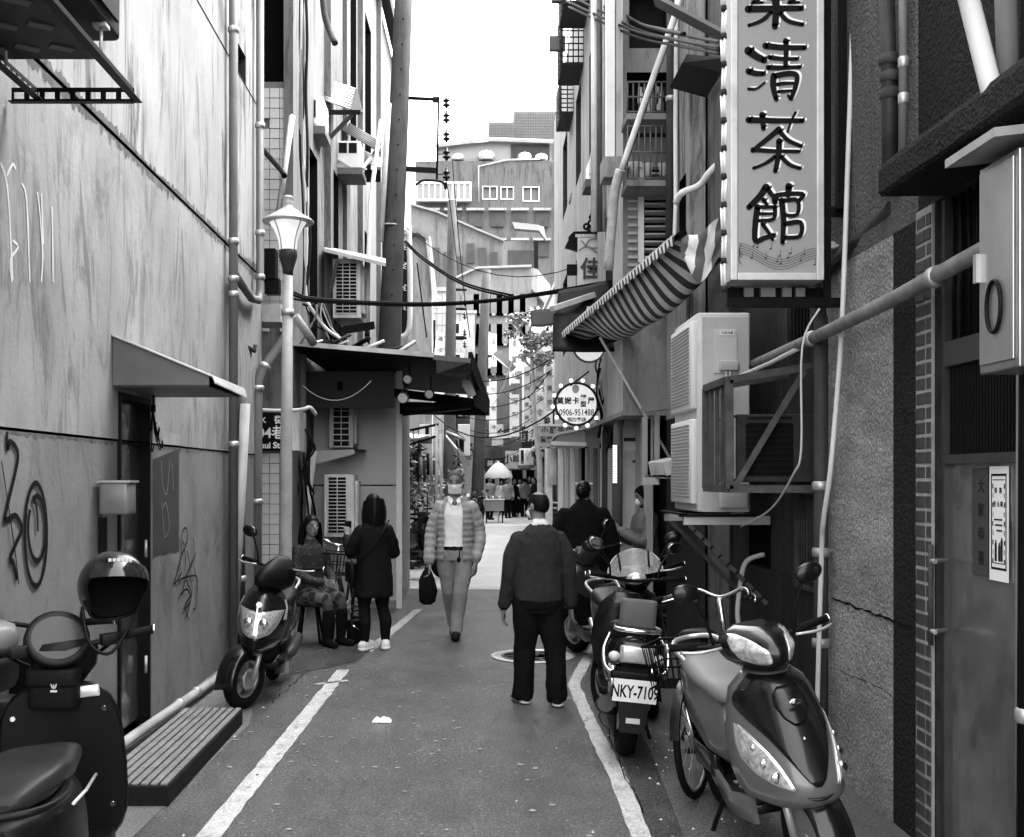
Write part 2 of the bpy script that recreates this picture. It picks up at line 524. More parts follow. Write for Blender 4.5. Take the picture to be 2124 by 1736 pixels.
m = MB(); wall_holes(1.6, 11.85, 3.835, 10.5, [win], PL(.008), .3, m, 0, 1)
m.build('upper_wall', [plaster_hi, M('window_reveal', .1, .9)], LB)
m = MB(); m.bb((WL - .16, 1.6, 0), (WL - 5, 11.83, 10.5)); m.build('core_wall', groove, LB)
m = MB(); m.bb((WL - .005, 11.85, 0), (WL - .16, 11.9, 10.5)); m.build('corner_edge', plaster_mid, LB)
for z in (5.56, 7.6):
 m = MB(); m.bb((WL + .009, 1.6, z), (WL + .013, 11.84, z + .012)); m.build('seam', groove, LB)
# ragged damp stain under and over the wall seams
for z_, dn, up, x_, sd in ((3.815, .07, 0, WL, 1), (3.84, 0, .05, WL + .008, 2), (1.925, .03, 0, WL - .006, 3)):
 rows = []
 for i in range(344):
  y_ = 3.2 + i * .025
  if z_ < 2 and 6.9 < y_ < 7.8:
   h_ = .002
  else:
   h_ = max(.004, .5 + noise.noise(Vector((y_ * 1.1, sd, 0))) * 1.3 + noise.noise(Vector((y_ * 19, sd, 5))) * 1.2)
  rows.append([Vector((x_ + .0016, y_, z_ + up * h_)), Vector((x_ + .0016, y_, z_ - dn * h_ - .002))])
 MB().grid(rows, 0, False).build('damp_stain', M('damp_stain', .17, .9, var=.6, sc=9, streak=.5), LB, fix=False)
# steel door in its recess
m = MB()
rows = []
rnd = random.Random(2)
for i in range(15):
 rows.append([Vector((WL - .075 + .006 * noise.noise(Vector((i * .35, j * .5, 2))), 7.0 + j * .66 / 6, .04 + i * 2.16 / 14)) for j in range(7)])
m.grid(rows, 0, True)
dr = m.build('door', M('scuffed_stainless_steel', .45, .2, .95, var=.4, sc=3, stain=.35, bump=1.5, bsc=3.0), LB, label='scratched stainless steel door under the metal canopy')
m = MB(); m.bb((WL - .1, 6.98, 0), (WL + .012, 7.012, 2.24)); m.bb((WL - .1, 7.652, 0), (WL + .006, 7.68, 2.24)); m.bb((WL - .1, 6.98, 2.2), (WL + .004, 7.68, 2.24)); m.build('door_frame', dark_iron, LB)
for z in (.35, 1.15):
 MB().tube([(WL - .02, 7.655, z), (WL - .02, 7.655, z + .12)], .012, 8).build('hinge', galv, LB)
# metal canopy over that door
T = thing('door_canopy', 'grey sheet metal canopy with triangular side over the steel door', 'canopy', (WL, 7.3, 2.27))
cm = M('grey_sheet_metal', .2, .5, .3, var=.35, sc=3, stain=.3)
m = MB(); m.prism([(WL + .004, 6.86, 2.27), (WL + .60, 6.86, 2.27), (WL + .60, 6.86, 2.325), (WL + .004, 6.86, 2.57)], (0, .012, 0)); m.build('side_panel', cm, T)
m = MB(); m.prism([(WL + .004, 7.81, 2.27), (WL + .60, 7.81, 2.27), (WL + .60, 7.81, 2.325), (WL + .004, 7.81, 2.57)], (0, .012, 0)); m.build('side_panel', cm, T)
m = MB(); m.grid([[(WL + .002, 6.84, 2.585), (WL + .002, 7.84, 2.585)], [(WL + .625, 6.84, 2.328), (WL + .625, 7.84, 2.328)], [(WL + .64, 6.84, 2.29), (WL + .64, 7.84, 2.27)]], 0, False, (0, 0, -.01)); m.build('roof_sheet', M('pale_worn_metal', .42, .5, .3, var=.4, sc=5, stain=.4), T)
m = MB(); m.bb((WL + .02, 6.88, 2.262), (WL + .59, 7.8, 2.268)); m.build('soffit', cm, T)
# mail box and lamp wiring
T = thing('mail_box', 'small grey metal mail box on the graffiti wall beside the steel door', 'mail box', (WL, 6.62, 1.55))
m = MB(); m.rbox((WL + .11, 6.62, 1.575), (.18, .17, .19), .025); m.build('body', M('grey_enamel_box', .24, .45, .3, var=.3, sc=8), T, bevel=0)
m = MB(); m.box((WL + .11, 6.62, 1.675), (.2, .19, .012)); m.build('lid', galv, T)
m = MB(); m.bb((WL + .003, 6.60, 1.14), (WL + .03, 6.68, 1.46)); m.build('back_plate', dark_iron, T)
T = thing('cable_bundle', 'tied bundle of black cable hanging from the door canopy edge', 'cable', (WL + .15, 7.6, 1.9))
m = MB()
rnd = random.Random(4)
c = at(318, 800, 7.6)
for k in range(16):
 a = rnd.uniform(0, 6.28); r = rnd.uniform(.02, .07)
 l = rnd.uniform(.28, .46)
 e = c + Vector((.01 + r * math.cos(a) * .9, r * math.sin(a), -l))
 m.tube(smooth_path([c + Vector((0, 0, -.10)), c + Vector((.006 * math.cos(a), .006 * math.sin(a), -.2)), e, e + Vector((.012, .006, .04))], 3), .004, 5)
m.tube([c + Vector((0, 0, .06)), c + Vector((0, 0, -.2))], .006, 6)
m.build('strands', cable_black, T)
MB().tube([c + Vector((0, 0, -.13)), c + Vector((0, 0, -.18))], .017, 8).build('tie_wrap', black, T)

# spray paint on the left wall
def zl(x, y): return (x * .3184, 650.3 + .3184 * y)
spray = M('black_spray_paint', .02, .7, var=.4, sc=20)
def graff(strokes, w, mat, name):
 m = MB()
 for k, st in enumerate(strokes):
  pts = []
  for (x, y) in st:
   q = onx(x, y, WL)
   pts.append(Vector((WL + (0 if q.z < 1.93 else .006), q.y, q.z)))
  ww = w[k] if isinstance(w, (list, tuple)) else w
  m.ribbon(smooth_path(pts, 5), ww, (1, 0, 0), 0, .001 + .0012 * (k + 1))
 return m.build(name, mat, LB, fix=False)
st1 = [zl(*p) for p in [(42, 770), (47, 885), (60, 835), (100, 870), (115, 935), (92, 1060), (30, 1320), (40, 1345), (100, 1318), (140, 1400), (110, 1480), (70, 1570), (68, 1610), (85, 1625), (108, 1736)]]
oval = lambda cx, cy, rx, ry, a0=0, a1=360: [zl(cx + rx * math.cos(R(a)), cy + ry * math.sin(R(a))) for a in range(a0, a1 + 1, 24)]
graff([st1, oval(230, 1440, 72, 335, -60, 310), oval(236, 1400, 58, 210, -120, 230), [zl(*p) for p in [(205, 1190), (232, 1270), (240, 1420)]], [zl(*p) for p in [(0, 960), (45, 1250), (90, 1560), (112, 1760)]]], [.03, .03, .03, .022, .012], spray, 'spray_tag')
def zr(x, y): return ((x * .5875) / 1.5377, (1650 + y * .5875) / 1.5377)
tagS = [[(1000, 150), (985, 110), (995, 65), (1010, 60), (1018, 100), (1008, 150), (995, 180)],
  [(975, 120), (985, 200), (960, 300), (945, 360), (985, 300)], [(985, 200), (1000, 180), (1002, 320), (985, 420)], [(1045, 110), (1050, 200), (1025, 300), (1040, 400), (1010, 540)],
  [(1010, 180), (1025, 260), (1005, 340), (1035, 410), (1000, 480), (1022, 560)], [(1058, 190), (1045, 260), (1065, 350), (1060, 480), (1045, 500)], [(960, 350), (990, 330), (1060, 320), (1062, 400)], [(970, 420), (1010, 390), (1030, 450), (990, 500)]]
graff([[zr(*p) for p in s] for s in tagS], .016, spray, 'spray_tag')
# patch of dark paint and faint scribble on it
pp = [onx(*zl(*p), WL) for p in [(1000, 950), (1170, 880), (1168, 1550), (1140, 1560), (1110, 1552), (1080, 1572), (1050, 1568), (1025, 1580), (1000, 1590)]]
m = MB(); m.add([Vector((WL - .003, p.y, p.z)) for p in pp], [tuple(range(len(pp)))])
m.build('paint_patch', M('dark_grey_paint_patch', .10, .8, var=.35, sc=5, stain=.3), LB)
pp = [onx(*zl(*p), WL) for p in [(1000, 735), (1100, 770), (1172, 795), (1172, 860), (1060, 850)]]
m = MB(); m.add([Vector((WL + .004, p.y, p.z)) for p in pp], [tuple(range(len(pp)))])
m.build('paint_patch', M('mid_grey_paint_patch', .26, .8, var=.3, sc=5), LB)
graff([[zl(*p) for p in s] for s in [[(1050, 960), (1060, 1120), (1085, 1170), (1105, 960)], [(1050, 1230), (1070, 1450), (1100, 1380), (1080, 1240), (1060, 1260)], [(1120, 980), (1125, 1150)]]], .01, M('faint_grey_paint', .2, .8), 'spray_tag')
# white drips near the top left
m = MB()
def zt(x, y): return (x * .3371, y * .3371)
for s in [[(0, 1000), (35, 1100), (55, 1300), (75, 1720)], [(40, 1080), (75, 1010), (95, 1040)], [(130, 1130), (160, 1230), (180, 1736)], [(225, 1180), (240, 1300), (258, 1560), (250, 1736)], [(250, 1190), (262, 1500)], [(315, 1270), (322, 1736)], [(75, 1480), (110, 1520), (60, 1600), (70, 1736)]]:
 pts = [onx(*zt(*p), WL) for p in s]
 pts = [Vector((WL + (0 if p.z < 3.82 else .009), p.y, p.z)) for p in smooth_path(pts, 3)]
 n = len(pts)
 m.ribbon(pts, [.014 + .012 * abs(noise.noise(Vector((i * .4, s[0][0], 0)))) for i in range(n)], (1, 0, 0), 0, .002 + .0004 * s[0][0] / 50)
m.build('paint_drips', M('white_paint_drip', .38, .7, var=.2, sc=12), LB, fix=False)

# ================================================================ drain pipes of the left wall
def pipe(name, label, pts, r, mat, collars=(), group=None, n=12, bend=0, cat='pipe', cmat=None):
 T = thing(name, label, cat, pts[0], group=group)
 P = smooth_path(pts, bend) if bend else [Vector(p) for p in pts]
 MB().tube(P, r, n).build('tube', mat, T)
 for c in collars:
  c, ax = (c if isinstance(c, tuple) and len(c) == 2 and not isinstance(c[0], (int, float)) else (c, (0, 0, 1)))
  MB().lathe([(r * 1.02, -.028), (r * 1.3, -.02), (r * 1.3, .02), (r * 1.02, .028)], c, n, ax).build('collar', cmat or galv, T)
 return T
xp = WL + .075
pvc_dk = M('dark_weathered_pipe', .12, .55, var=.4, sc=4, streak=.3)
pipe('drain_pipe', 'grey drain pipe running the full height of the pale plaster wall', [(xp, 10.06, 0), (xp, 10.06, 9.5)], .040, pvc, [(xp, 10.06, z) for z in (2.0, 3.36, 3.5, 3.84, 5.76)], n=14)
pipe('drain_pipe', 'dark lower drain pipe hugging the plaster wall corner', [(xp, 10.42, 0), (xp, 10.42, 2.5)], .036, pvc_dk, [(xp, 10.42, 1.9), (xp, 10.42, .75)])
e1 = Vector((xp, 11.35, 3.48))
pipe('drain_pipe', 'grey upper drain pipe with an elbow joining the neighbouring pipe', [(xp, 11.35, 9.5), (xp, 11.35, 3.62), (xp, 11.28, 3.5), (xp, 10.9, 3.46), (xp, 10.12, 3.55)], .040, pvc, [(xp, 11.35, 3.75), (xp, 11.35, 5.3), (xp, 11.35, 4.2)], n=14)
pipe('drain_pipe', 'grey drain pipe bending diagonally towards the lamp post', [at(598, 640, 11.7), at(596, 692, 11.7), at(545, 768, 11.55), at(535, 790, 11.5), at(533, 1010, 11.5), at(530, 1330, 11.5)], .050, pvc, [at(535, 805, 11.5), (at(549, 760, 11.57), at(596, 692, 11.7) - at(545, 768, 11.55)), at(533, 1040, 11.5)], n=14)
pipe('loose_pipe', 'pale plastic pipe leaning against the wall corner behind the scooter', [at(509, 838, 10.3), at(484, 1310, 10.2)], .046, M('pale_grey_pvc', .34, .5, var=.2, sc=4, streak=.25), [], n=14)
pipe('small_pipe', 'short stained pipe stub low on the plaster wall corner', [at(482, 697, 10.9), at(500, 712, 11.0), at(528, 728, 11.3), at(530, 715, 11.3)], .022, rusty, [])
pipe('base_pipe', 'grey plastic pipe lying along the foot of the plaster wall', [(-2.1, 5.6, .09), (-2.08, 6.9, .09), (-2.03, 8.9, .075), (-2.05, 10.0, .06)], .032, M('dusty_pvc', .33, .5, var=.3, sc=5, stain=.3), [((-2.055, 7.9, .083), (0, 1, 0)), ((-2.045, 8.35, .08), (0, 1, 0))], n=12)
# entry step with ribbed top
T = thing('entry_step', 'low concrete step with ribbed tactile top at the steel door', 'step', (-1.75, 6.7, 0))
st = M('step_concrete', .24, .8, var=.3, sc=6, stain=.3, speck=.3, bump=1, bsc=90)
m = MB(); m.bb((-1.95, 5.72, 0), (-1.545, 7.62, .105)); m.build('block', M('step_side', .05, .85, var=.4, sc=6), T, bevel=.008)
for k in range(8):
 x0 = -1.945 + k * .05
 for j in range(6):
  y0 = 5.725 + j * .315
  m = MB(); m.bb((x0 + .004, y0 + .002, .1055), (x0 + .042, y0 + .313, .120)); m.build('rib_tile', st, T, bevel=.006)

# ================================================================ air conditioner on its bracket, top left
T = thing('bracket_air_conditioner', 'air conditioner outdoor unit on a slotted steel bracket above the graffiti wall', 'air conditioner', (WL + .3, 4.5, 3.5))
m = MB(); m.rbox((-1.84, 4.45, 3.98), (.5, 1.3, .56), .04); m.build('casing', M('dark_grey_enamel', .08, .5, var=.2, sc=5), T)  # casing in one dark grey enamel tone
m = MB()
m.bb((-1.585, 3.9, 3.75), (-1.57, 5.0, 4.2)); m.build('front_panel', M('unit_front', .07, .5), T)
tray = M('stained_tray_metal', .1, .55, .4, var=.5, sc=6, stain=.4)
m = MB(); m.bb((-2.15, 3.2, 3.585), (-1.63, 5.0, 3.6)); m.build('drip_tray', tray, T)
for k in range(5):
 for j in range(3):
  m = MB(); m.box((-2.08 + j * .15, 3.9 + k * .24, 3.582), (.10, .05, .008), (0, 0, .6)); m.build('tray_emboss', M('tray_emboss', .2, .6, .4, var=.4), T)
def slotted(a, b, w, h, name, n_slot, mat):
 """bar with real slots: two rails and webs between the slots"""
 a = Vector(a); b = Vector(b); m = MB()
 d = (b - a); L = d.length; d.normalize()
 side = d.cross(Vector((0, 0, 1))).normalized()
 up = Vector((0, 0, 1))
 m.beam(a + up * h * .36, b + up * h * .36, .004, h * .28); m.beam(a - up * h * .36, b - up * h * .36, .004, h * .28)
 step = L / n_slot
 for i in range(n_slot + 1):
  c = a + d * (i * step)
  c0 = a + d * max(0, i * step - step * .17); c1 = a + d * min(L, i * step + step * .17)
  m.beam(c0, c1, .004, h * .46)
 off = up * (-h / 2) + side * (w / 2)
 m.beam(a + off, b + off, w, .004)
 return m.build(name, mat, T)
c0 = at(272, 196, 5.3)
zb = c0.z
slotted((-1.60, 3.2, zb), (-1.60, 5.32, zb), .04, .065, 'slotted_rail', 34, dark_iron)
slotted((-2.06, 3.2, zb), (-2.06, 5.32, zb), .04, .065, 'slotted_rail', 34, dark_iron)
slotted((-2.18, 5.3, zb - .005), (-1.595, 5.3, zb - .005), .04, .075, 'slotted_crossbar', 8, dark_iron)
slotted((-2.18, 4.0, zb - .005), (-1.595, 4.0, zb - .005), .04, .075, 'slotted_crossbar', 8, dark_iron)
for y in (4.05, 4.9):
 for x in (-1.62, -2.04):
  m = MB(); m.tube([(x, y, zb), (x, y, 3.72)], .008, 6); m.bb((x - .03, y - .03, 3.685), (x + .03, y + .03, 3.702)); m.build('foot_bolt', galv, T)
# ================================================================ right rough-cast building
WR = 2.1
PR = lambda off=0: (lambda u, z, d: Vector((WR + off + d, u, z)))
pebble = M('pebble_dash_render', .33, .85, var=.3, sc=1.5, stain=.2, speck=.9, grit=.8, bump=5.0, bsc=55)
pebble_dk = M('old_shaded_pebble_dash', .07, .85, var=.3, sc=1.5, stain=.3, speck=.9, bump=5.0, bsc=55)  # old door wall and ledge; also the painted shade of the narrow strip
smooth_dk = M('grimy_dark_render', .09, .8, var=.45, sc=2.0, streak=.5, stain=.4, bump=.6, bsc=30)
RB = thing('roughcast_building', 'dark rough cast building with barred windows, brick edging and a mirror steel door', 'building', (WR + 1, 3, 0))
dh = (4.2, 4.97, 0, 2.94)
wn1 = (6.62, 7.12, 1.0, 1.62)
wn2 = (7.75, 8.35, 1.05, 1.38)
wn3 = (6.75, 7.3, 2.55, 3.9)
# courses of rough cast by stretches of wall
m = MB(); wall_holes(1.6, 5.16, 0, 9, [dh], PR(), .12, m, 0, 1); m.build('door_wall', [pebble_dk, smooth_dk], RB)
m = MB(); wall_holes(5.16, 5.46, 0, 2.9, [], PR(-.004), .1, m); m.build('painted_shade_strip', pebble_dk, RB)  # shade beside the brick edging, put into a darker render colour
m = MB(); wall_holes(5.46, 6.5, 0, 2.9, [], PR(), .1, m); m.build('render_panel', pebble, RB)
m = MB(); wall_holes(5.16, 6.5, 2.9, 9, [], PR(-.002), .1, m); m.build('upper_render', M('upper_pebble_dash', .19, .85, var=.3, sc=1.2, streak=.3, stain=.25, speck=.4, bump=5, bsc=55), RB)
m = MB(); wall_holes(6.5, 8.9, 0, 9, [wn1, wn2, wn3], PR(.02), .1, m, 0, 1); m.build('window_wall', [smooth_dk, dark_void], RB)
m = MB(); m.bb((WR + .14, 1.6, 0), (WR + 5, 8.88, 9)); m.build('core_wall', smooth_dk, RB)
m = MB(); m.bb((WR + .001, 8.86, 0), (WR + .16, 8.9, 9)); m.build('corner_edge', smooth_dk, RB)
# bars of the windows
def bars(u0, u1, z0, z1, x, n, r, mat, nm='window_bar', frame=True):
 for i in range(n):
  u = lerp(u0, u1, (i + .5) / n)
  MB().tube([(x, u, z0), (x, u, z1)], r, 6).build(nm, mat, RB)
 if frame:
  m = MB(); w = .03
  m.bb((x - .02, u0 - w, z0 - w), (x + .03, u1 + w, z0)); m.bb((x - .02, u0 - w, z1), (x + .03, u1 + w, z1 + w)); m.bb((x - .02, u0 - w, z0), (x + .03, u0, z1)); m.bb((x - .02, u1, z0), (x + .03, u1 + w, z1))
  m.build('window_frame', rusty, RB)
bars(6.65, 7.09, 1.03, 1.59, WR + .012, 8, .007, rusty)
bars(6.78, 7.27, 2.58, 3.87, WR + .012, 7, .007, rusty)
# crack lines
crk = M('dark_crack', .012, .95)
def crack(pts, w, off):
 rnd = random.Random(len(pts) + int(pts[0][0]))
 P = []
 for a, b in zip(pts, pts[1:]):
  for i in range(8):
   P.append((lerp(a[0], b[0], i / 8) + rnd.uniform(-1, 1), lerp(a[1], b[1], i / 8) + rnd.uniform(-2.5, 2.5)))
 P.append(pts[-1])
 q = [onx(x, y, WR) for x, y in P]
 MB().ribbon([Vector((WR + off, p.y, p.z)) for p in q], [w * rnd.uniform(.5, 1.4) for _ in q], (-1, 0, 0), 0, .006).build('crack', crk, RB, fix=False)
crack([(1728, 1240), (1790, 1264), (1840, 1283), (1896, 1302)], .012, 0)
crack([(1600, 1185), (1650, 1205), (1690, 1216)], .006, .02)
crack([(1740, 1390), (1800, 1412), (1850, 1440)], .004, 0)
# brick edging of the door
bk = M('grey_glazed_brick', .12, .45, var=.35, sc=7)
mort = M('pale_mortar', .3, .9, var=.3, sc=12)
m = MB(); m.bb((WR - .012, 4.985, 0), (WR + .05, 5.165, 2.93)); m.build('mortar_bed', mort, RB)
proto = None
rnd = random.Random(9)
bm_w = MB().bb((-.005, -.05, -.0265), (.006, .05, .0265)); bm_n = MB().bb((-.005, -.026, -.0265), (.006, .026, .0265))
ow = bm_w.build('brick', bk, RB, W=False, bevel=.004); on = bm_n.build('brick', bk, RB, W=False, bevel=.004)
bk2 = M('grey_glazed_brick_light', .19, .45, var=.35, sc=7)
for i in range(43):
 for src, y in ((ow, 5.108), (on, 5.02)):
  if i == 0:
   o = src
  else:
   o = src.copy(); COL.objects.link(o)
  o.matrix_parent_inverse = mworld(RB).inverted()
  o.location = (WR - .012 + rnd.uniform(-.003, .003), y + rnd.uniform(-.002, .002), .035 + i * .0675)
  o.rotation_euler = (rnd.uniform(-.02, .02), rnd.uniform(-.02, .02), rnd.uniform(-.02, .02))
# door: panel, vent slats, rail, barred fanlight
dsteel = M('mirror_scratched_steel_door', .36, .22, .8, var=.6, sc=5, streak=.15, stain=.7)
m = MB()
rows = [[Vector((WR + .055 + .0035 * noise.noise(Vector((i * .3, j * .6, 9))), 4.23 + j * .72 / 8, .02 + i * 1.74 / 16)) for j in range(9)] for i in range(17)]
m.grid(rows, 0, True)
m.build('door', dsteel, RB, label='scratched mirror steel door with a pasted poster')
m = MB(); m.bb((WR + .02, 4.2, 1.76), (WR + .09, 4.97, 1.80)); m.bb((WR + .02, 4.2, 2.19), (WR + .09, 4.97, 2.30)); m.bb((WR + .02, 4.93, 0), (WR + .1, 4.968, 2.94)); m.bb((WR + .02, 4.202, 0), (WR + .1, 4.23, 2.94)); m.build('door_frame', M('old_steel_frame', .16, .4, .6, var=.3, sc=6), RB)
for i in range(26):
 y = 4.245 + i * .0265
 MB().bb((WR + .04, y, 1.80), (WR + .055, y + .014, 2.19)).build('vent_slat', dark_iron, RB)
for i in range(9):
 y = 4.28 + i * .078
 MB().tube([(WR + .05, y, 2.30), (WR + .05, y, 2.94)], .008, 6).build('fanlight_bar', dark_iron, RB)
m = MB(); m.bb((WR + .1, 4.2, 1.8), (WR + .12, 4.97, 2.94)); m.build('dark_opening', dark_void, RB)
for z in (1.02, 1.33):
 MB().tube([(WR + .03, 4.93, z), (WR - .05, 4.90, z), (WR - .05, 4.86, z)], .010, 8).build('hasp', galv, RB)
MB().tube([(WR - .03, 4.955, .95), (WR - .03, 4.955, 1.4)], .012, 8).build('bolt_rod', rusty, RB)
# poster and couplet on the door
post = MB().bb((WR + .046, 4.40, 1.28), (WR + .048, 4.56, 1.745)).build('poster', M('white_poster_paper', .72, .7, var=.12, sc=10), RB, label='white printed poster with ornate border pasted on the steel door')
ink = M('poster_ink', .06, .7)
X, Yv = (0, -1, 0), (0, 0, 1)
PX = WR + .0455
m = MB()
for a, b, c, d in ((4.415, 4.545, 1.325, 1.335), (4.415, 4.545, 1.705, 1.715), (4.415, 4.423, 1.33, 1.71), (4.537, 4.545, 1.33, 1.71), (4.43, 4.53, 1.35, 1.354), (4.43, 4.53, 1.688, 1.692)):
 m.bb((PX - .0005, a, c), (PX, b, d))
for k in range(9):
 m.bb((PX - .0005, 4.427 + (k % 2) * .004, 1.35 + k * .038), (PX, 4.436, 1.37 + k * .038)); m.bb((PX - .0005, 4.525, 1.35 + k * .038), (PX, 4.533 - (k % 2) * .004, 1.37 + k * .038))
for k in range(3):
 m.bb((PX - .0005, 4.45, 1.525 - k * .022), (PX, 4.52 - .01 * k, 1.532 - k * .022))
for x, h in ((4.455, .07), (4.475, .05), (4.505, .06)):
 m.ball((PX + .002, x, 1.38 + h), (.0025, .009, .009), 8, 6); m.bb((PX - .0005, x - .009, 1.36), (PX, x + .009, 1.375 + h))
m.build('poster_print', ink, post)
for s, (y, z) in zip('恭喜', ((4.505, 1.645), (4.465, 1.645))):
 text_mesh(s, .026, ink, 'poster_lettering', post, (PX - .0003, y, z), X, Yv, .0006, .0002)
for s, (y, z) in zip('至元寶', ((4.515, 1.59), (4.485, 1.59), (4.455, 1.59))):
 text_mesh(s, .024, ink, 'poster_lettering', post, (PX - .0003, y, z), X, Yv, .0006, .0002)
cp = MB().bb((WR + .047, 4.575, 1.29), (WR + .049, 4.72, 1.74)).build('couplet', M('faded_dark_paper', .13, .6, var=.2), RB, label='dark paper couplet with brushed characters on the steel door')
for k, s in enumerate('大家恭喜'):
 text_mesh(s, .062, ink, 'couplet_lettering', cp, (WR + .0463, 4.635, 1.66 - k * .1), X, Yv, .0012, .0002)
# rough concrete ledge over the door
m = MB()
rows = []
for i in range(12):
 y = 4.9 - i * .3
 j = .012 * noise.noise(Vector((i * .8, 0, 0)))
 rows.append([(WR, y, 3.12), (1.84 + j, y, 3.09 + j), (1.815 + j, y, 3.05), (1.815, y, 2.955 + j), (1.83, y, 2.94), (WR, y, 2.945)])
m2 = MB(); m2.loft(rows, 0, sm=False)
m2.build('door_ledge', pebble_dk, RB)
# ----- right plaster annex further on
RA = thing('plaster_annex', 'pale plaster annex with vertical dark stains behind the tea house sign', 'building', (WR + 1, 10, 0))
pl2 = M('pale_annex_plaster', .33, .85, var=.25, sc=1.2, streak=.7, stain=.3, bump=.3, bsc=25, zs=.15)
pl2d = M('stained_annex_plaster', .2, .85, var=.4, sc=2.2, streak=.6, stain=.5, bump=.4, bsc=25, zs=.2)
m = MB(); wall_holes(8.9, 9.7, 0, 8.6, [], PR(), .1, m); m.build('wall_bay', pl2d, RA)
m = MB(); wall_holes(9.7, 11.6, 2.3, 8.6, [(10.2, 10.9, 3.6, 4.6)], PR(-.02), .12, m, 0, 1); m.build('wall_bay', [pl2, dark_void], RA)
m = MB(); wall_holes(9.7, 11.6, 0, 2.3, [], PR(-.02), .1, m); m.build('wall_bay', smooth_dk, RA)
m = MB(); m.bb((WR + .14, 8.9, 0), (WR + 5, 11.6, 8.6)); m.build('core_wall', pl2d, RA)
m = MB(); m.bb((WR - .12, 9.86, 2.3), (WR - .02, 10.05, 8.6)); m.build('pilaster', pl2, RA)

# ----- cabinet, poles and conduits by the door
T = thing('meter_cabinet', 'stainless meter cabinet with a round ring handle beside the barred fanlight', 'cabinet', (1.95, 3.8, 2.05))
sc_ = M('scuffed_cabinet_steel', .38, .3, .85, var=.35, sc=3, stain=.3, streak=.3)
m = MB(); m.bb((1.80, 3.62, 2.06), (2.09, 3.9, 2.78)); m.build('box', sc_, T, bevel=.006)
m = MB(); m.bb((1.792, 3.645, 2.09), (1.799, 3.885, 2.76)); m.build('door', M('cabinet_door_steel', .45, .28, .8, var=.35, sc=3.5, stain=.3), T, bevel=.003)
m = MB(); m.prism([(1.70, 3.58, 2.80), (2.09, 3.58, 2.845), (2.09, 3.58, 2.875), (1.70, 3.58, 2.83)], (0, .37, 0)); m.build('lid', galv, T)
m = MB(); rr = [Vector((1.785, 3.765 + .05 * math.cos(a * PI / 12), 2.28 + .088 * math.sin(a * PI / 12))) for a in range(24)]; m.tube(rr, .007, 6, closed=True); m.build('ring_handle', black, T)
m = MB(); m.bb((1.775, 3.87, 2.38), (1.80, 3.895, 2.48)); m.build('latch', galv, T)
pipe('steel_post', 'dark steel post standing in front of the steel door edge', [(2.0, 3.98, 0), (1.985, 3.93, 2.05), (1.97, 3.86, 4.6)], .03, dark_iron, [(1.995, 3.96, .85)], n=10)
pipe('steel_post', 'pale grey conduit post at the edge of the door recess', [(2.04, 4.08, 0), (2.04, 4.06, 2.2)], .028, M('greyish_conduit', .22, .5, var=.25), [], n=10)
pipe('steel_pipe', 'thick grey vertical pipe above the meter cabinet', [at(2096, 320, 3.95), at(2085, -60, 3.95)], .038, M('weathered_grey_pipe', .17, .5, var=.3, sc=5, streak=.3), [at(2091, 190, 3.95)], n=12)
pipe('loose_pipe', 'pale plastic pipe leaning down across the rough cast wall', [at(2072, 250, 3.9), at(2050, 160, 3.95), at(2010, 0, 4.0), at(1990, -80, 4.0)], .036, pvc_light, [], n=12)
pipe('drain_pipe', 'rusted cast iron drain pipe with flanges on the rough cast wall', [at(1846, 400, 5.4), at(1845, 230, 5.4), at(1838, -80, 5.4)], .037, M('rusted_cast_iron', .10, .55, .3, var=.6, sc=9, stain=.5), [at(1846, 195, 5.4), at(1846, 160, 5.4), at(1844, 124, 5.4)], n=14, cmat=rusty)
pipe('conduit', 'thin grey conduit running beside the rusted drain pipe', [at(1872, 370, 5.25), at(1874, 100, 5.25), at(1872, -80, 5.25)], .020, pvc, [at(1874, 205, 5.25), at(1874, 130, 5.25)], n=10)
pipe('drain_pipe', 'grey drain pipe between the caged air conditioner and the render panel', [(2.03, 6.37, 0), (2.03, 6.37, 1.2), (2.03, 6.37, 2.6), (2.03, 6.45, 2.75), (2.06, 6.5, 6)], .040, pvc_dk, [(2.03, 6.37, 1.27), (2.03, 6.37, 1.65), (2.03, 6.37, .75)], n=14)
pipe('sloping_pipe', 'pale horizontal pipe crossing the rough cast wall above the door', [(1.99, 8.7, 2.47), (1.99, 6.4, 2.5), (1.985, 5.2, 2.53), (1.98, 4.3, 2.57), (1.98, 3.0, 2.62)], .036, M('peeling_pale_pipe', .26, .6, var=.5, sc=12, stain=.5), [((1.99, 6.4, 2.5), (0, 1, 0)), ((1.983, 4.7, 2.55), (0, 1, 0))], n=14)
pipe('sloping_pipe', 'dark upper sloping pipe under the sign frame', [at(1690, 590, 6.5), at(1800, 480, 5.9), at(1850, 430, 5.5)], .036, M('dark_glossy_pipe', .10, .3, var=.3), [], n=12)
for k, dx in enumerate((0, 7, 13)):
 pipe('cable', 'pale cable tied along the dark sloping pipe under the sign', [at(1705 + dx, 520 - dx, 6.4), at(1760 + dx, 500 - dx, 6.2), at(1820 + dx, 440 - dx, 5.8)], .012, pvc_light, [], bend=4, n=6, cat='cable', group='pale cables under the sign')
pipe('conduit', 'white flexible conduit hanging down the rough cast wall by the sign', [at(1772, -40, 6.1), at(1760, 300, 6.05), at(1748, 640, 6.0), at(1738, 800, 6.0), at(1722, 980, 6.0), at(1708, 1080, 6.1), at(1704, 1160, 6.2), (1.99, 6.33, .2)], .014, M('white_conduit', .5, .4, var=.15), [], bend=5, n=8)
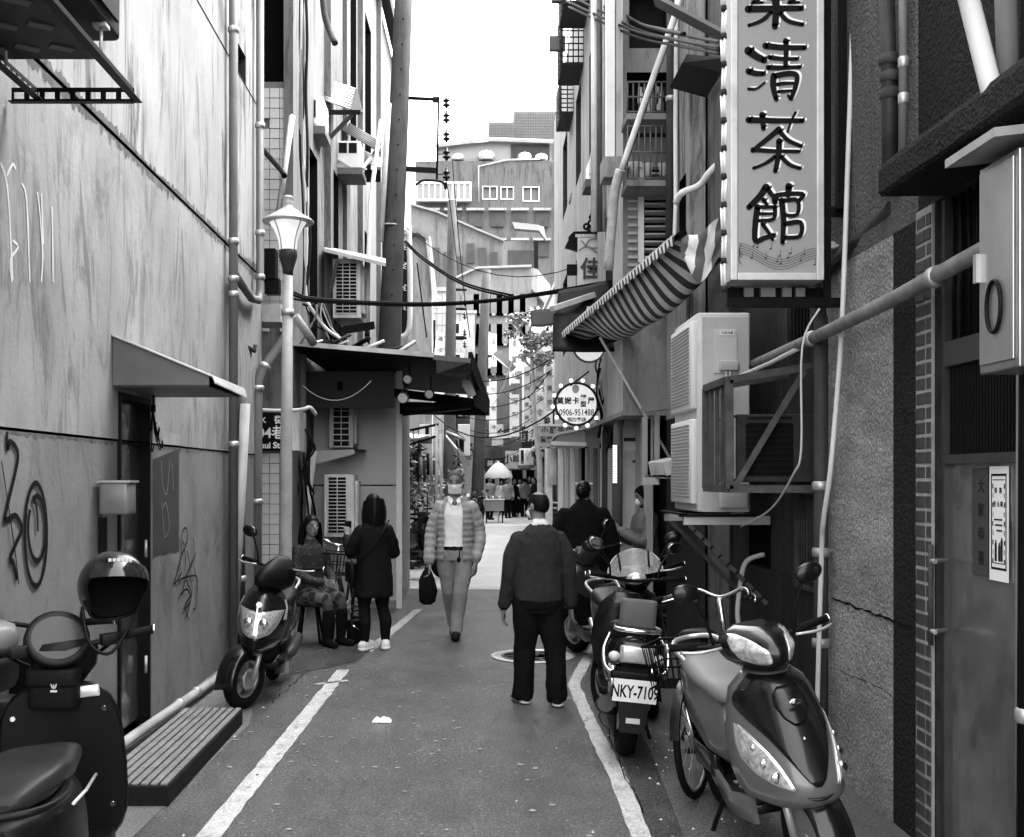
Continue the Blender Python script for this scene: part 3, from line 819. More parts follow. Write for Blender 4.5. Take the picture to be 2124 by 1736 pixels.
pipe('cable', 'thin pale cable looping below the caged air conditioner', [at(1700, 640, 6.0), at(1664, 720, 6.0), at(1662, 930, 6.0), at(1645, 985, 6.1), at(1600, 1055, 6.6), at(1537, 1092, 7.0)], .006, M('grey_cable', .4, .5), [], bend=5, n=6, cat='cable')

# ----- caged window air conditioner
T = thing('caged_air_conditioner', 'old window air conditioner inside a rusted angle iron cage', 'air conditioner', (1.8, 7.0, 1.6))
y0, y1, xo, zb, zt_ = 6.62, 7.25, 1.56, 1.63, 2.28
fr = M('weathered_angle_iron', .16, .6, .4, var=.5, sc=10, stain=.4)
for a, b in (((xo, y0, zb), (xo, y0, zt_)), ((xo, y1, zb), (xo, y1, zt_)), ((xo, y0, zb), (xo, y1, zb)), ((xo, y0, zt_), (xo, y1, zt_)), ((xo, y0, zb), (WR, y0, zb)), ((xo, y0, zt_), (WR, y0, zt_ + .09)), ((xo, y1, zb), (WR, y1, zb)), ((xo, y1, zt_), (WR, y1, zt_ + .09))):
 MB().beam(a, b, .045, .045).build('cage_bar', fr, T)
for k in range(1, 4):
 y = lerp(y0, y1, k / 4)
 MB().beam((xo, y, zb), (xo, y, zt_), .03, .012).build('cage_slat', fr, T)
MB().beam((xo + .03, y0 - .02, zb + .01), (WR - .1, y0 - .03, zt_ + .05), .035, .012, up=(0, 1, 0)).build('cage_brace', fr, T)
m = MB(); m.bb((xo + .06, y0 + .06, zb + .04), (WR, y1 - .05, zt_ - .2)); m.build('casing', M('rusty_casing', .10, .6, .3, var=.5, sc=8, stain=.5), T, bevel=.008)
m = MB(); m.bb((xo + .115, y0 + .052, zb + .08), (WR - .14, y0 + .06, zt_ - .26)); m.build('side_vent', dark_void, T)
for k in range(10):
 z = zb + .1 + k * .036
 MB().bb((xo + .12, y0 + .045, z), (WR - .15, y0 + .05, z + .010)).build('vent_louvre', dark_iron, T)
m = MB()
for k in range(12):
 m.bb((xo + .052, y0 + .08 + k * .037, zb + .06), (xo + .058, y0 + .095 + k * .037, zt_ - .22))
for k in range(5):
 m.bb((xo + .048, y0 + .075, zb + .08 + k * .08), (xo + .053, y1 - .07, zb + .09 + k * .08))
m.build('coil_grille', galv, T)
pipe('support_pole', 'pale thin pipe resting on the air conditioner cage', [at(1490, 800, 7.2), at(1600, 752, 6.9), at(1665, 718, 6.6)], .014, pvc_light, [], n=8)

# ----- big two-fan outdoor unit on a wall bracket
T = thing('outdoor_air_conditioner', 'tall pale two fan air conditioner outdoor unit on a wall bracket', 'air conditioner', (1.75, 8.1, 1.4))
ua = M('pale_unit_enamel', .5, .45, var=.12, sc=2, stain=.12)
m = MB(); m.rbox((1.775, 8.1, 2.15), (.37, .86, 1.38), .03); m.build('casing', ua, T)
m = MB(); m.bb((1.62, 7.664, 1.46), (1.945, 7.669, 2.81)); m.build('side_panel', M('unit_side_panel', .46, .45, var=.12, sc=2, stain=.2, streak=.2), T, bevel=.004)
for z0_, z1_ in ((1.5, 2.12), (2.16, 2.8)):
 m = MB(); m.rbox((1.575, 8.08, (z0_ + z1_) / 2), (.05, .78, z1_ - z0_ - .03), .02); m.build('grille_cover', M('grille_white', .62, .45, var=.1), T)
 for k in range(22):
  z = lerp(z0_ + .06, z1_ - .06, k / 21)
  MB().bb((1.543, 7.76, z), (1.552, 8.42, z + .009)).build('grille_rib', M('grille_rib', .3, .5), T)
m = MB(); m.bb((1.70, 7.655, 2.42), (1.86, 7.662, 2.72)); m.build('access_panel', ua, T, bevel=.004)
m = MB(); m.rbox((1.80, 7.64, 2.47), (.13, .04, .07), .012); m.build('valve_cover', M('valve_grey', .4, .5), T)
lab = MB().bb((1.74, 7.652, 2.68), (1.84, 7.6545, 2.71)).build('label_plate', M('label_white', .75, .5), T)
text_mesh('大同冷氣', .022, ink, 'label_lettering', lab, (1.79, 7.6515, 2.695), (1, 0, 0), (0, 0, 1), .0004, .0003)
for dx in (0, .03):
 MB().tube(smooth_path([(1.78 + dx, 7.64, 2.43), (1.785 + dx, 7.635, 2.25), (1.80 + dx * .3, 7.64, 2.05), (1.80, 7.66, 1.9)], 4), .007, 6).build('hose', pvc_light, T)
m = MB()
for x in (1.645, 1.66):
 m.bb((x, 7.661, 1.8), (x + .011, 7.664, 2.3))
m.build('side_slot', dark_void, T)
m = MB(); m.rbox((1.83, 7.63, 1.55), (.2, .06, .12), .02); m.build('pipe_cover', ua, T)
for y in (7.72, 8.45):
 MB().beam((1.5, y, 1.40), (WR, y, 1.40), .05, .06).build('bracket_arm', galv, T)
 MB().beam((1.54, y, 1.37), (WR - .02, y, .82), .04, .03).build('bracket_strut', fr, T)
m = MB(); m.bb((1.47, 7.68, 1.425), (2.0, 7.73, 1.445)); m.bb((1.47, 8.42, 1.425), (2.0, 8.47, 1.445)); m.bb((1.47, 7.68, 1.437), (1.52, 8.47, 1.45)); m.build('bracket_rail', M('black_rubber_rail', .03, .6), T)
m = MB()
for k in range(9):
 a = Vector((1.545, 7.69, 1.36)).lerp(Vector((WR - .03, 7.69, .83)), (k + .5) / 9)
 m.box(a, (.012, .006, .03), (0, .8, 0))
m.build('strut_slot', dark_void, T)
pipe('hose', 'loose white hose bent behind the air conditioner bracket', [at(1585, 1150, 8.0), at(1548, 1165, 8.0), at(1536, 1210, 8.0), at(1530, 1280, 8.0), at(1545, 1330, 8.0)], .018, pvc_light, [], bend=5, n=8, cat='hose')
# ================================================================ street lamp
lb = at(590, 1369, 10.3); lb.z = 0
T = thing('street_lamp', 'white globe street lamp on a spotted grey post beside the seated woman', 'street lamp', lb)
lp = M('spotted_grey_lamp_paint', .3, .55, var=.3, sc=6, stain=.3, speck=.15)
k = 10.3 / FPX
zz = lambda y: EYE - (y - VY) * k
tilt = Vector((8 * k, 0, 0))
def lpt(z): return lb + Vector((tilt.x * z / 4.0, 0, z))
MB().tube([lpt(z) for z in (0, .9, .92, 2.0, 3.62)], [.068, .064, .06, .055, .046], 18).build('post', lp, T)
top = lpt(3.7); top.z = 0
MB().lathe([(.046, zz(572)), (.05, zz(560)), (.072, zz(543)), (.088, zz(533)), (.088, zz(520)), (.08, zz(519))], top, 20).build('collar', M('lamp_dark_grey', .1, .4, .2), T)
g = MB(); n = 24
rings = []
for y, r in ((522, .078), (512, .082), (500, .09), (487, .108), (474, .138), (462, .172), (455, .182)):
 rings.append([top + Vector((r * (1 - .09 * abs(math.sin(2 * (2 * PI * j / n)))) * math.cos(2 * PI * j / n), r * (1 - .09 * abs(math.sin(2 * (2 * PI * j / n)))) * math.sin(2 * PI * j / n), zz(y))) for j in range(n)])
gl = M('opal_lamp_glass', .8, .25, var=.05, emit=.06)
g.loft(rings, cap=True); g.build('opal_shade', gl, T)
for a in range(4):
 m = MB(); aa = R(45 + 90 * a + 8)
 m.tube([top + Vector((r * math.cos(aa), r * math.sin(aa), zz(y))) for y, r in ((521, .083), (500, .092), (480, .125), (458, .18))], .006, 6); m.build('shade_rib', M('lamp_rib', .35, .4), T)
MB().lathe([(.236, zz(462)), (.24, zz(459)), (.225, zz(456)), (.16, zz(448)), (.105, zz(440)), (.10, zz(438)), (.052, zz(432)), (.044, zz(426)), (.047, zz(424)), (.05, zz(420)), (.04, zz(414)), (.047, zz(412)), (.05, zz(409)), (.03, zz(406)), (.004, zz(405))], top, 28).build('hood', M('lamp_hood_grey', .36, .4, .2, var=.2, sc=6), T)
MB().tube([lpt(3.2) + Vector((0, 0, 0)), lpt(3.26)], .06, 16).build('band', galv, T)

# ================================================================ stepped shophouse beyond the plaster wall
SX = lambda y: -2.03 + (y - 12.9) * .022
sh_pl = M('shophouse_plaster', .22, .85, var=.3, sc=1.0, streak=.6, stain=.3, bump=.3, bsc=25, zs=.2)
sh_dk = M('shophouse_dark_plaster', .2, .85, var=.4, sc=1.5, streak=.5, stain=.4)
SH = thing('weathered_shophouse', 'tall weathered shophouse with tin awnings rising beside the concrete pole', 'building', (-3, 18, 0))
PS = lambda off=0: (lambda u, z, d: Vector((SX(u) + off - d, u, z)))
slots = [(14.05, 14.7, 3.3, 5.9), (16.0, 16.7, 3.2, 6.2), (17.9, 18.9, 6.8, 10.4), (19.6, 21.0, 4.2, 6.2), (20.2, 21.2, 7.4, 10.2), (23, 24.2, 5, 8)]
m = MB(); wall_holes(12.9, 27, 0, 11.4, slots, PS(), .25, m, 0, 1, mi_back=1); m.build('facade', [sh_pl, M('deep_window_dark', .03, .8, var=.3)], SH)
m = MB(); wall_holes(-3.4, -2.035, 0, 11.4, [(-2.5, -2.13, 6.3, 11)], lambda u, z, d: Vector((u, 12.9 + d, z)), .4, m, 0, 1, mi_back=1); m.build('end_wall', [sh_pl, dark_void], SH)
m = MB(); m.bb((-2.5, 13.3, 0), (-7, 26.9, 11.38)); m.build('core_wall', sh_dk, SH)
m = MB(); m.bb((-2.13, 12.84, 0), (-2.02, 13.3, 11.6)); m.build('pilaster', sh_pl, SH)
m = MB(); m.grid([[(SX(y) + .05, y, 11.4) for y in (12.8, 27.2)], [(SX(y) + .25, y, 11.35) for y in (12.8, 27.2)], [(SX(y) + .27, y, 11.5) for y in (12.8, 27.2)], [(SX(y), y, 11.6) for y in (12.8, 27.2)]], 0, False); m.build('eaves', dark_iron, SH)
for y in (15.3, 19.1, 22.2):
 MB().bb((SX(y), y, 3.2), (SX(y) + .09, y + .3, 11.3)).build('pilaster', sh_pl, SH)
MB().bb((SX(17.4), 17.2, 3.4), (SX(17.4) + .06, 17.7, 11)).build('pilaster', sh_dk, SH)
# wall tiles on the end wall
tm = M('old_white_wall_tile', .5, .4, var=.25, sc=7, stain=.6)
src = MB().bb((-.056, -.012, -.056), (.056, .004, .056)).build('wall_tile', tm, SH, W=False, bevel=.004)
inv = mworld(SH).inverted()
first = True
rnd = random.Random(21)
for band in ((.15, 2.0), (3.45, 6.2)):
 z = band[0]
 while z < band[1]:
  for i in range(4):
   if rnd.random() < .03: continue
   o = src if first else src.copy()
   if not first: COL.objects.link(o)
   first = False
   o.matrix_parent_inverse = inv
   o.location = (-2.48 + i * .118, 12.892 + rnd.uniform(-.002, .002), z)
  z += .118
# street name plate
T = thing('street_sign', 'dark lane name plate with white lettering behind the lamp post', 'sign', at(560, 935, 12.8))
a = at(533, 853, 12.8); b = at(590, 935, 12.8)
MB().bb((a.x, 12.8, b.z), (b.x, 12.815, a.z)).build('plate', M('dark_sign_enamel', .02, .5), T)
wt = M('white_lettering', .75, .5, var=.05)
for s, px, py, sz in (('水', 543, 872, .1), ('街', 578, 872, .1), ('104巷', 556, 899, .165), ('hui St.', 562, 924, .1)):
 text_mesh(s, sz, wt, 'lettering', T, at(px, py, 12.796), (1, 0, 0), (0, 0, 1), .003, .002)
T = thing('junction_box', 'pale electrical junction box with wiring beside the lamp post', 'electrical box', at(618, 935, 12.6))
a = at(602, 853, 12.6); b = at(626, 935, 12.6)
MB().bb((a.x, 12.5, b.z), (b.x, 12.62, a.z)).build('casing', aged_white, T, bevel=.006)
MB().bb((b.x, 12.46, b.z - .01), (b.x + .04, 12.66, a.z - .02)).build('open_lid', M('box_lid', .3, .5), T)
for kk in range(5):
 q = at(632 + kk * 3, 890 + kk * 6, 12.55)
 MB().tube(smooth_path([q, q + Vector((.05, 0, -.1)), q + Vector((.02 - .03 * kk, .03, -.35)), q + Vector((.04, .02, -.6))], 4), .012, 6).build('wire', black, T)
pipe('conduit', 'pale conduit running along the top of the lane name plate', [at(535, 850, 12.6), at(575, 852, 12.55), at(625, 850, 12.4), at(642, 845, 12.4), at(655, 860, 12.5)], .022, aged_white, [], bend=4, n=8)
# the metal hood and beam behind the lamp head
T = thing('steel_beam', 'pale box beam jutting past the lamp post above the corner pipe', 'beam', at(560, 660, 12))
a = at(526, 640, 12.0)
MB().box(at(556, 656, 12.1), (.36, .5, .19)).build('beam_body', M('pale_beam', .34, .7, var=.4, sc=6, stain=.5), T)
MB().box(at(536, 690, 11.9), (.05, .06, .22)).build('hook', rusty, T)
pipe('steel_tube', 'broken steel tube poking diagonally from the tiled end wall', [at(545, 310, 12.6), at(585, 355, 12.2), at(590, 365, 12.1)], .03, dark_iron, [])
pipe('timber_pole', 'grey timber plank leaning beside the lamp head', [at(578, 440, 12.2), at(606, 240, 12.6)], .035, M('grey_timber', .35, .8, var=.4, sc=9, stain=.3), [], n=4, cat='plank')
T = thing('fuse_box', 'dark fuse box with wires behind the lamp shade', 'electrical box', at(560, 600, 12.5))
MB().box(at(556, 550, 12.6), (.2, .2, .35)).build('casing', dark_iron, T, bevel=.01)
MB().box(at(566, 595, 12.6), (.16, .16, .18)).build('socket', black, T, bevel=.01)

# ---- window units and tin awnings along the shophouse
def corrugate(p00, p10, p01, p11, n, amp, mat, name, parent, nrm):
 """corrugated sheet between corners: waves run from p0x to p1x"""
 p00, p10, p01, p11 = map(Vector, (p00, p10, p01, p11)); nrm = Vector(nrm).normalized()
 rows = []
 for i in range(n * 6 + 1):
  t = i / (n * 6)
  o = nrm * (amp * math.sin(2 * PI * t * n))
  rows.append([p00.lerp(p01, t) + o, p10.lerp(p11, t) + o])
 return MB().grid(rows, 0, True, -nrm * .003).build(name, mat, parent)
tin_hi = M('bright_corrugated_tin', .4, .35, .7, var=.2, sc=6)
tin_dk = M('dull_corrugated_tin', .16, .5, .5, var=.4, sc=5, stain=.4)
def box_ac(label, a, b, Y, dep, panes, base=True, mat=None):
 """window unit in a white box; a, b = corners of the near face"""
 A = at(*a, Y); B = at(*b, Y)
 T = thing('window_air_conditioner', label, 'air conditioner', (A.x, Y, B.z))
 mat = mat or white_enamel
 m = MB(); m.bb((A.x, Y, B.z), (B.x, Y + dep, A.z)); m.build('casing', mat, T, bevel=.012)
 w = B.x - A.x; h = A.z - B.z
 for (u0, u1, v0, v1) in panes:
  MB().bb((A.x + u0 * w, Y - .006, B.z + v0 * h), (A.x + u1 * w, Y + .002, B.z + v1 * h)).build('dark_panel', M('ac_dark_panel', .04, .5, var=.2), T)
 if base:
  MB().bb((A.x - .05, Y - .03, B.z - .10), (B.x + .03, Y + dep, B.z - .002)).build('shelf', M('ac_shelf', .2, .7, var=.4, sc=6, stain=.3), T)
  MB().beam((A.x, Y - .01, A.z - h * .7), (A.x + w * .55, Y - .025, B.z), .02, .02).build('stay', galv, T)
 return T
box_ac('white window air conditioner box under the bright corrugated awning', (640, 200), (670, 262), 14.4, .55, [(.05, .5, .3, .88)])
box_ac('white air conditioner box with two dark panes under the dull tin awning', (699, 292), (748, 348), 16.6, .6, [(.08, .42, .55, .92), (.5, .84, .55, .92)])
T = thing('corrugated_awning', 'bright corrugated tin awning with an open triangular end', 'awning', at(690, 230, 15.5))
corrugate(at(647, 198, 15.2), at(726, 228, 15.2), at(654, 155, 15.8), at(738, 183, 15.8), 9, .022, tin_hi, 'tin_sheet', T, (.2, -.7, .6))
m = MB(); m.prism([at(640, 130, 14.9), at(660, 155, 14.9), at(650, 198, 14.9), at(636, 198, 14.9)], (0, .04, 0)); m.build('end_cheek', dark_iron, T)
m = MB(); m.prism([at(726, 226, 15.2), at(752, 233, 15.3), at(740, 184, 15.9), at(736, 184, 15.9)], (.01, .03, -.01)); m.build('torn_edge', M('dark_torn_sheet', .05, .6, var=.5, sc=15), T)
MB().beam(at(681, 233, 15.2), at(748, 233, 15.2), .06, .05).build('support_bar', dark_iron, T)
MB().beam(at(732, 236, 15.2), at(668, 302, 15.0), .05, .04, up=(0, 1, 0)).build('support_strut', dark_iron, T)
T = thing('corrugated_awning', 'dull tin awning sloping above the two pane air conditioner', 'awning', at(740, 330, 18))
corrugate(at(696, 262, 17), at(790, 318, 17.0), at(700, 240, 17.5), at(788, 292, 17.5), 6, .02, tin_dk, 'tin_sheet', T, (.3, -.7, .6))
corrugate(at(750, 335, 17.4), at(796, 350, 17.4), at(756, 312, 17.8), at(796, 330, 17.8), 6, .015, tin_hi, 'tin_sheet', T, (.3, -.7, .6))
MB().beam(at(788, 304, 17.2), at(752, 350, 17), .05, .05, up=(0, 1, 0)).build('support_strut', galv, T)
MB().bb(at(745, 352, 17.4), at(790, 378, 17.44)).build('front_board', dark_iron, T)
# larger unit with wire grille, under a tin roof
def grille_ac(label, a, b, Y, dep, rows_, cols_, dark=.03, side_px=0, cmat=None, gbox=(.12, .86, .08, .92)):
 A = at(*a, Y); B = at(*b, Y); w = B.x - A.x; h = A.z - B.z
 T = thing('outdoor_air_conditioner', label, 'air conditioner', (A.x, Y, B.z))
 m = MB(); m.bb((A.x, Y, B.z), (B.x, Y + dep, A.z)); m.build('casing', cmat or aged_white, T, bevel=.015)
 u0, u1, v0, v1 = gbox
 g0 = Vector((A.x + u0 * w, Y, B.z + v0 * h)); g1 = Vector((A.x + u1 * w, Y, B.z + v1 * h))
 MB().bb((g0.x, Y - .004, g0.z), (g1.x, Y + .002, g1.z)).build('coil_opening', M('coil_dark', dark, .7, var=.3, sc=20), T)
 for i in range(rows_ + 1):
  z = lerp(g0.z, g1.z, i / rows_); MB().tube([(g0.x, Y - .016, z), (g1.x, Y - .016, z)], .007, 5).build('grille_wire', M('grille_wire', .55, .5), T)
 for i in range(cols_ + 1):
  x = lerp(g0.x, g1.x, i / cols_); MB().tube([(x, Y - .02, g0.z), (x, Y - .02, g1.z)], .006, 5).build('grille_wire', MATS['grille_wire'], T)
 MB().rbox(((B.x + .015), Y + dep * .5, (A.z + B.z) / 2), (.05, dep * .7, h * .8), .02).build('fan_guard', cmat or aged_white, T)
 return T
T = grille_ac('large pale air conditioner with wire grille beside the concrete pole', (690, 536), (748, 660), 15.0, .75, 14, 3)
roof = M('pale_tin_roof', .4, .5, .3, var=.3, sc=5, stain=.3)
m = MB(); m.grid([[at(672, 514, 14.8), at(800, 545, 14.8)], [at(680, 512, 16.2), at(800, 536, 16.2)]], 0, False, (0, 0, -.05)); m.build('tin_roof', roof, T)
MB().beam(at(700, 540, 14.85), at(676, 640, 14.9), .05, .04, up=(0, 1, 0)).build('roof_stay', rusty, T)
MB().beam(at(682, 690, 15), at(775, 675, 15.2), .12, .10).build('bracket', dark_iron, T)
MB().bb(at(676, 672, 14.9), at(715, 700, 15.5)).build('bracket_plate', dark_iron, T)
pipe('conduit', 'pale conduit rising beside the large grille air conditioner', [at(762, 690, 15.3), at(764, 540, 15.3), at(768, 420, 15.5), at(790, 250, 16.2)], .03, pvc_light, [])
pipe('timber_pole', 'pale timber strut strapped alongside the concrete pole', [at(790, 500, 16.6), at(800, 320, 16.6), at(806, 215, 16.7)], .045, M('pale_timber', .5, .8, var=.3, sc=6), [], n=6, cat='plank')
# long loose cables down the shophouse corner
for i in range(9):
 rnd = random.Random(i + 40)
 x = 622 + rnd.uniform(0, 14)
 pts = [at(x + rnd.uniform(-4, 4) + (6 if y > 300 else 0), y, 12.75 + .05 * rnd.random()) for y in (-40, 80, 190, 300, 400, 500, 590, 625)]
 pipe('cable', 'loose pale cable hanging down the shophouse corner pilaster', pts, .011 + .008 * rnd.random(), M('cable_grey_%d' % (i % 3), (.05, .25, .45)[i % 3], .6), [], bend=4, n=6, cat='cable', group='cables down the shophouse corner')
pipe('vine_cable', 'thick dark cable with vine climbing the shophouse pilaster', [at(690 - 22, -20, 12.7), at(695 - 22, 30, 12.7), at(703 - 20, 62, 12.7), at(715 - 20, 90, 12.6)], .035, rusty, [], bend=3, cat='cable')

# ================================================================ kiosk
KS = thing('metal_kiosk', 'grey sheet metal kiosk with corner post under the dark canopy', 'kiosk', (-1.4, 15.5, 0))
ks = M('grey_kiosk_sheet', .36, .55, .1, var=.12, sc=1.2, stain=.2)
Y = 14.4
kx0 = at(640, 0, Y).x; kx1 = at(822, 0, Y).x
MB().bb((kx0, Y, .06), (kx1, Y + .05, at(0, 1008, Y).z)).build('lower_panel', ks, KS)
MB().bb((kx0, Y, at(0, 1005, Y).z), (kx1, Y + .05, at(0, 775, Y).z)).build('upper_panel', ks, KS)
MB().bb((kx1 + .002, Y - .03, 0), (at(834, 0, Y).x, Y + .08, at(0, 770, Y).z)).build('corner_post', M('white_corner_trim', .6, .5, var=.15, stain=.15), KS)
MB().bb((kx1 - .05, Y + .08, 0), (kx1 + .03, 17.2, 3.0)).build('side_panel', ks, KS)
MB().bb((kx0 + .1, Y - .03, 0), (kx1, Y, .1)).build('plinth', kerb_conc, KS)
MB().bb((-3, Y + 2.8, 0), (kx1, Y + 2.85, 3)).build('rear_panel', ks, KS)
MB().bb((-2.45, 13.4, 0), (-1.96, 13.5, 3.2)).build('shadow_wall', sh_dk, KS)
def dress(T): return T
grille_ac('dim air conditioner with round edged grille high on the kiosk wall', (682, 835), (733, 930), 14.0, .38, 7, 2, .03, gbox=(.18, .84, .04, .95), cmat=M('dim_enamel', .34, .5, var=.2, stain=.2))
T = thing('wall_bracket', 'pale steel bracket carrying the dim kiosk air conditioner', 'bracket', at(700, 950, 14.0))
m = MB(); m.prism([at(650, 935, 13.98), at(735, 932, 13.98), at(735, 942, 13.98), at(650, 963, 13.98)], (0, .04, 0)); m.build('arm', M('bracket_pale', .36, .5, .2), T)
m = MB(); m.bb(at(690, 932, 14.0), at(760, 936, 14.4)); m.build('shelf', dark_iron, T)
grille_ac('pale air conditioner with long dark grille low on the kiosk wall', (672, 984), (735, 1114), 13.9, .48, 16, 2, .02, gbox=(.14, .74, .06, .96))
pipe('conduit', 'fat pale pipe running down beside the kiosk air conditioner', [at(650, 935, 13.7), at(642, 1000, 13.7), at(630, 1130, 13.5), at(625, 1330, 13.4)], .05, aged_white, [], n=12)
for i in range(4):
 pipe('cable', 'dark cable straggling down the kiosk side wall', [at(606 + i * 12, 940, 13.3), at(618 + i * 8, 1010, 13.2), at(612 + i * 14, 1070, 13.3), at(622 + i * 9, 1180, 13.3)], .014, cable_black, [], bend=4, n=6, cat='cable', group='cables beside the kiosk')

# ================================================================ dark canopy over the kiosk
CN = thing('dark_canopy', 'low black canopy with spot lamps over the grey kiosk', 'canopy', (-1.0, 14.8, 2.7))
cnm = M('blackened_canopy_sheet', .02, .7, var=.5, sc=4, stain=.3)
cpale = M('canopy_pale_edge', .42, .5, .3, var=.4, sc=5, stain=.3)
p = [at(606, 713, 12.9), at(975, 745, 13.2), at(1006, 815, 16.8), at(720, 790, 16.8)]
m = MB(); m.grid([[p[0], p[1]], [p[3], p[2]]], 0, False, (0, 0, -.05)); m.build('roof_sheet', cnm, CN)
MB().beam(at(606, 712, 12.87), at(900, 737, 13.1), .05, .055).build('roof_edge', cpale, CN)
MB().beam(at(898, 741, 13.12), at(975, 749, 13.2), .05, .06).build('roof_edge', M('canopy_grey_edge', .2, .6), CN)
MB().beam(at(832, 846, 14.2), at(1012, 850, 15.2), .06, .16).build('valance_beam', cnm, CN)
MB().beam(at(975, 748, 13.2), at(1012, 846, 15.2), .05, .22).build('outer_beam', cnm, CN)
MB().beam(at(700, 800, 13.6), at(985, 835, 14.9), .08, .10).build('rafter', cnm, CN)
MB().tube([at(835, 852, 14.2), at(975, 838, 14.5)], .07, 12).build('rolled_awning', M('rolled_black_awning', .03, .5, var=.4), CN)
m = MB(); m.prism([at(905, 748, 13.1), at(972, 752, 13.1), at(978, 772, 13.2), at(960, 785, 13.2), at(905, 775, 13.1)], (0, .02, -.01)); m.build('hanging_tarp', M('grey_tarp', .1, .5, var=.5, sc=7), CN)
m = MB(); m.prism([at(985, 790, 14), at(1012, 835, 14), at(1008, 856, 14), at(985, 842, 14), at(978, 815, 14)], (0, .03, 0)); m.build('hanging_tarp', M('dark_tarp', .05, .5, var=.5, sc=7), CN)
m = MB(); m.prism([at(960, 785, 13.5), at(975, 790, 13.5), at(988, 818, 13.5), at(975, 825, 13.5), at(958, 800, 13.5)], (0, .02, 0)); m.build('hanging_tarp', M('pale_tarp', .3, .5, var=.5, sc=9), CN)
MB().bb((-2.4, 13.6, 2.55), (-.9, 13.65, 3.0)).build('back_board', M('board_dim', .08, .7), CN)
for (x, y, Yd, s) in ((848, 783, 13.5, 1), (893, 814, 13.6, 1), (838, 822, 13.4, 1.2)):
 c = at(x, y, Yd)
 L_ = thing('spot_lamp', {848: 'small round spot lamp under the middle of the black canopy', 893: 'small round spot lamp nearer the outer beam of the black canopy', 838: 'bright tubular spot lamp at the inner edge of the black canopy'}[x], 'lamp', c)
 m = MB(); m.lathe([(.03, 0), (.055 * s, .03), (.06 * s, .12), (.05 * s, .13)], c + Vector((0, .12, .02)), 14, (-.2, -1, -.35)); m.build('shell', M('lamp_shell', .14, .4, .5), L_)
 m = MB(); m.lathe([(.05 * s, 0), (.05 * s, .01)], c + Vector((-.015, 0, -.02)), 14, (-.2, -1, -.35)); m.build('lens', M('lamp_lens', .5, .2, var=.4, sc=60), L_)
 MB().tube([c + Vector((0, .1, .02)), c + Vector((0, .12, .22))], .01, 6).build('arm', black, L_)
pipe('cable', 'thin sagging cable under the black canopy', sag(at(628, 800, 12.9), at(770, 790, 13.0), .2), .006, M('pale_thin_cable', .3, .6), [], n=5, cat='cable')
# clutter lying on the canopy roof
rnd = random.Random(8)
for i in range(7):
 x = 640 + i * 30 + rnd.uniform(-6, 6)
 a = at(x, 712 + (x - 606) * .085, 13.3 + rnd.uniform(0, .8)); b = a + Vector((rnd.uniform(.15, .4), rnd.uniform(-.3, .3), rnd.uniform(.05, .25)))
 pipe('scrap_pole', 'odd length of timber or pipe thrown on the canopy roof', [a, b], rnd.uniform(.012, .03), (aged_white, rusty, pvc_light, dark_iron)[i % 4], [], n=6, cat='scrap', group='scrap lying on the canopy roof')
cm_ = [M('bundle_cable_%d' % i, v, .5) for i, v in enumerate((.02, .02, .3, .55))]
for i in range(14):
 rnd = random.Random(100 + i)
 c = at(648 + rnd.uniform(-22, 22), 622 + rnd.uniform(-8, 12), 12.6)
 e = at(648 + rnd.uniform(-26, 60), 700 + rnd.uniform(-20, 14), 12.7)
 mid = (c + e) / 2 + Vector((rnd.uniform(-.1, .12), rnd.uniform(-.05, .05), rnd.uniform(-.1, .1)))
 pipe('cable', 'tangled cable end dangling from the knot beside the lamp post', [c, mid, e], .008 + .012 * rnd.random() ** 3, cm_[i % 4], [], bend=5, n=5, cat='cable', group='tangle of cables beside the lamp post')
pipe('conduit', 'fat grey conduit slanting down onto the canopy roof', [at(612, 655, 12.5), at(640, 695, 12.6), at(650, 712, 12.7)], .05, M('fat_grey', .3, .6, var=.3), [], n=10)

# ================================================================ utility poles
conc = M('spun_concrete_pole', .15, .75, var=.25, sc=4, stain=.2, streak=.3, bump=.4, bsc=60)
def pole(label, base, top, r0, r1, name='utility_pole'):
 T = thing(name, label, 'utility pole', base)
 MB().tube([Vector(base).lerp(Vector(top), i / 8) for i in range(9)], [lerp(r0, r1, i / 8) for i in range(9)], 20).build('shaft', conc, T)
 return T
def insulator(T, c, s=1.0):
 MB().lathe([(a * .62, b * .62) for a, b in [(.02, -.16), (.035, -.15), (.035, -.10), (.09, -.09), (.10, -.07), (.04, -.03), (.035, .02), (.085, .03), (.09, .05), (.04, .08), (.03, .15), (.015, .17)]], c, 12).build('insulator', M('dark_insulator', .04, .3, var=.2), T)
p1b = at(787, 1218, 17.0); p1b.z = 0
p1t = at(842, -120, 17.0)
P1 = pole('thick leaning concrete utility pole rising behind the dark canopy', p1b, p1t, .20, .13)
MB().tube([at(808, 470, 16.98), at(808, 468, 16.98)], .18, 20).build('pale_band', pvc_light, P1)
for i in range(12):
 y = 40 + i * 52
 x = lerp(842, 787, (y + 120) / 1338)
 MB().lathe([(.012, 0), (.012, .02)], at(x + 1, y, 16.84), 8, (0, -1, 0)).build('step_bolt_hole', dark_void, P1)
MB().tube([at(838, 203, 17), at(908, 206, 17)], .028, 8).build('cross_arm', dark_iron, P1)
MB().beam(at(832, 350, 17), at(905, 354, 17), .07, .07).build('cross_arm', dark_iron, P1)
MB().tube([at(910, 200, 17), at(906, 372, 17)], .016, 8).build('drop_rod', dark_iron, P1)
MB().box(at(904, 207, 17), (.1, .08, .07)).build('clamp', dark_iron, P1)
for y in (212, 243, 282, 320, 362):
 MB().tube([at(908, y, 17), at(925, y - 1, 17)], .008, 5).build('insulator_pin', dark_iron, P1)
 insulator(P1, at(926, y, 17))
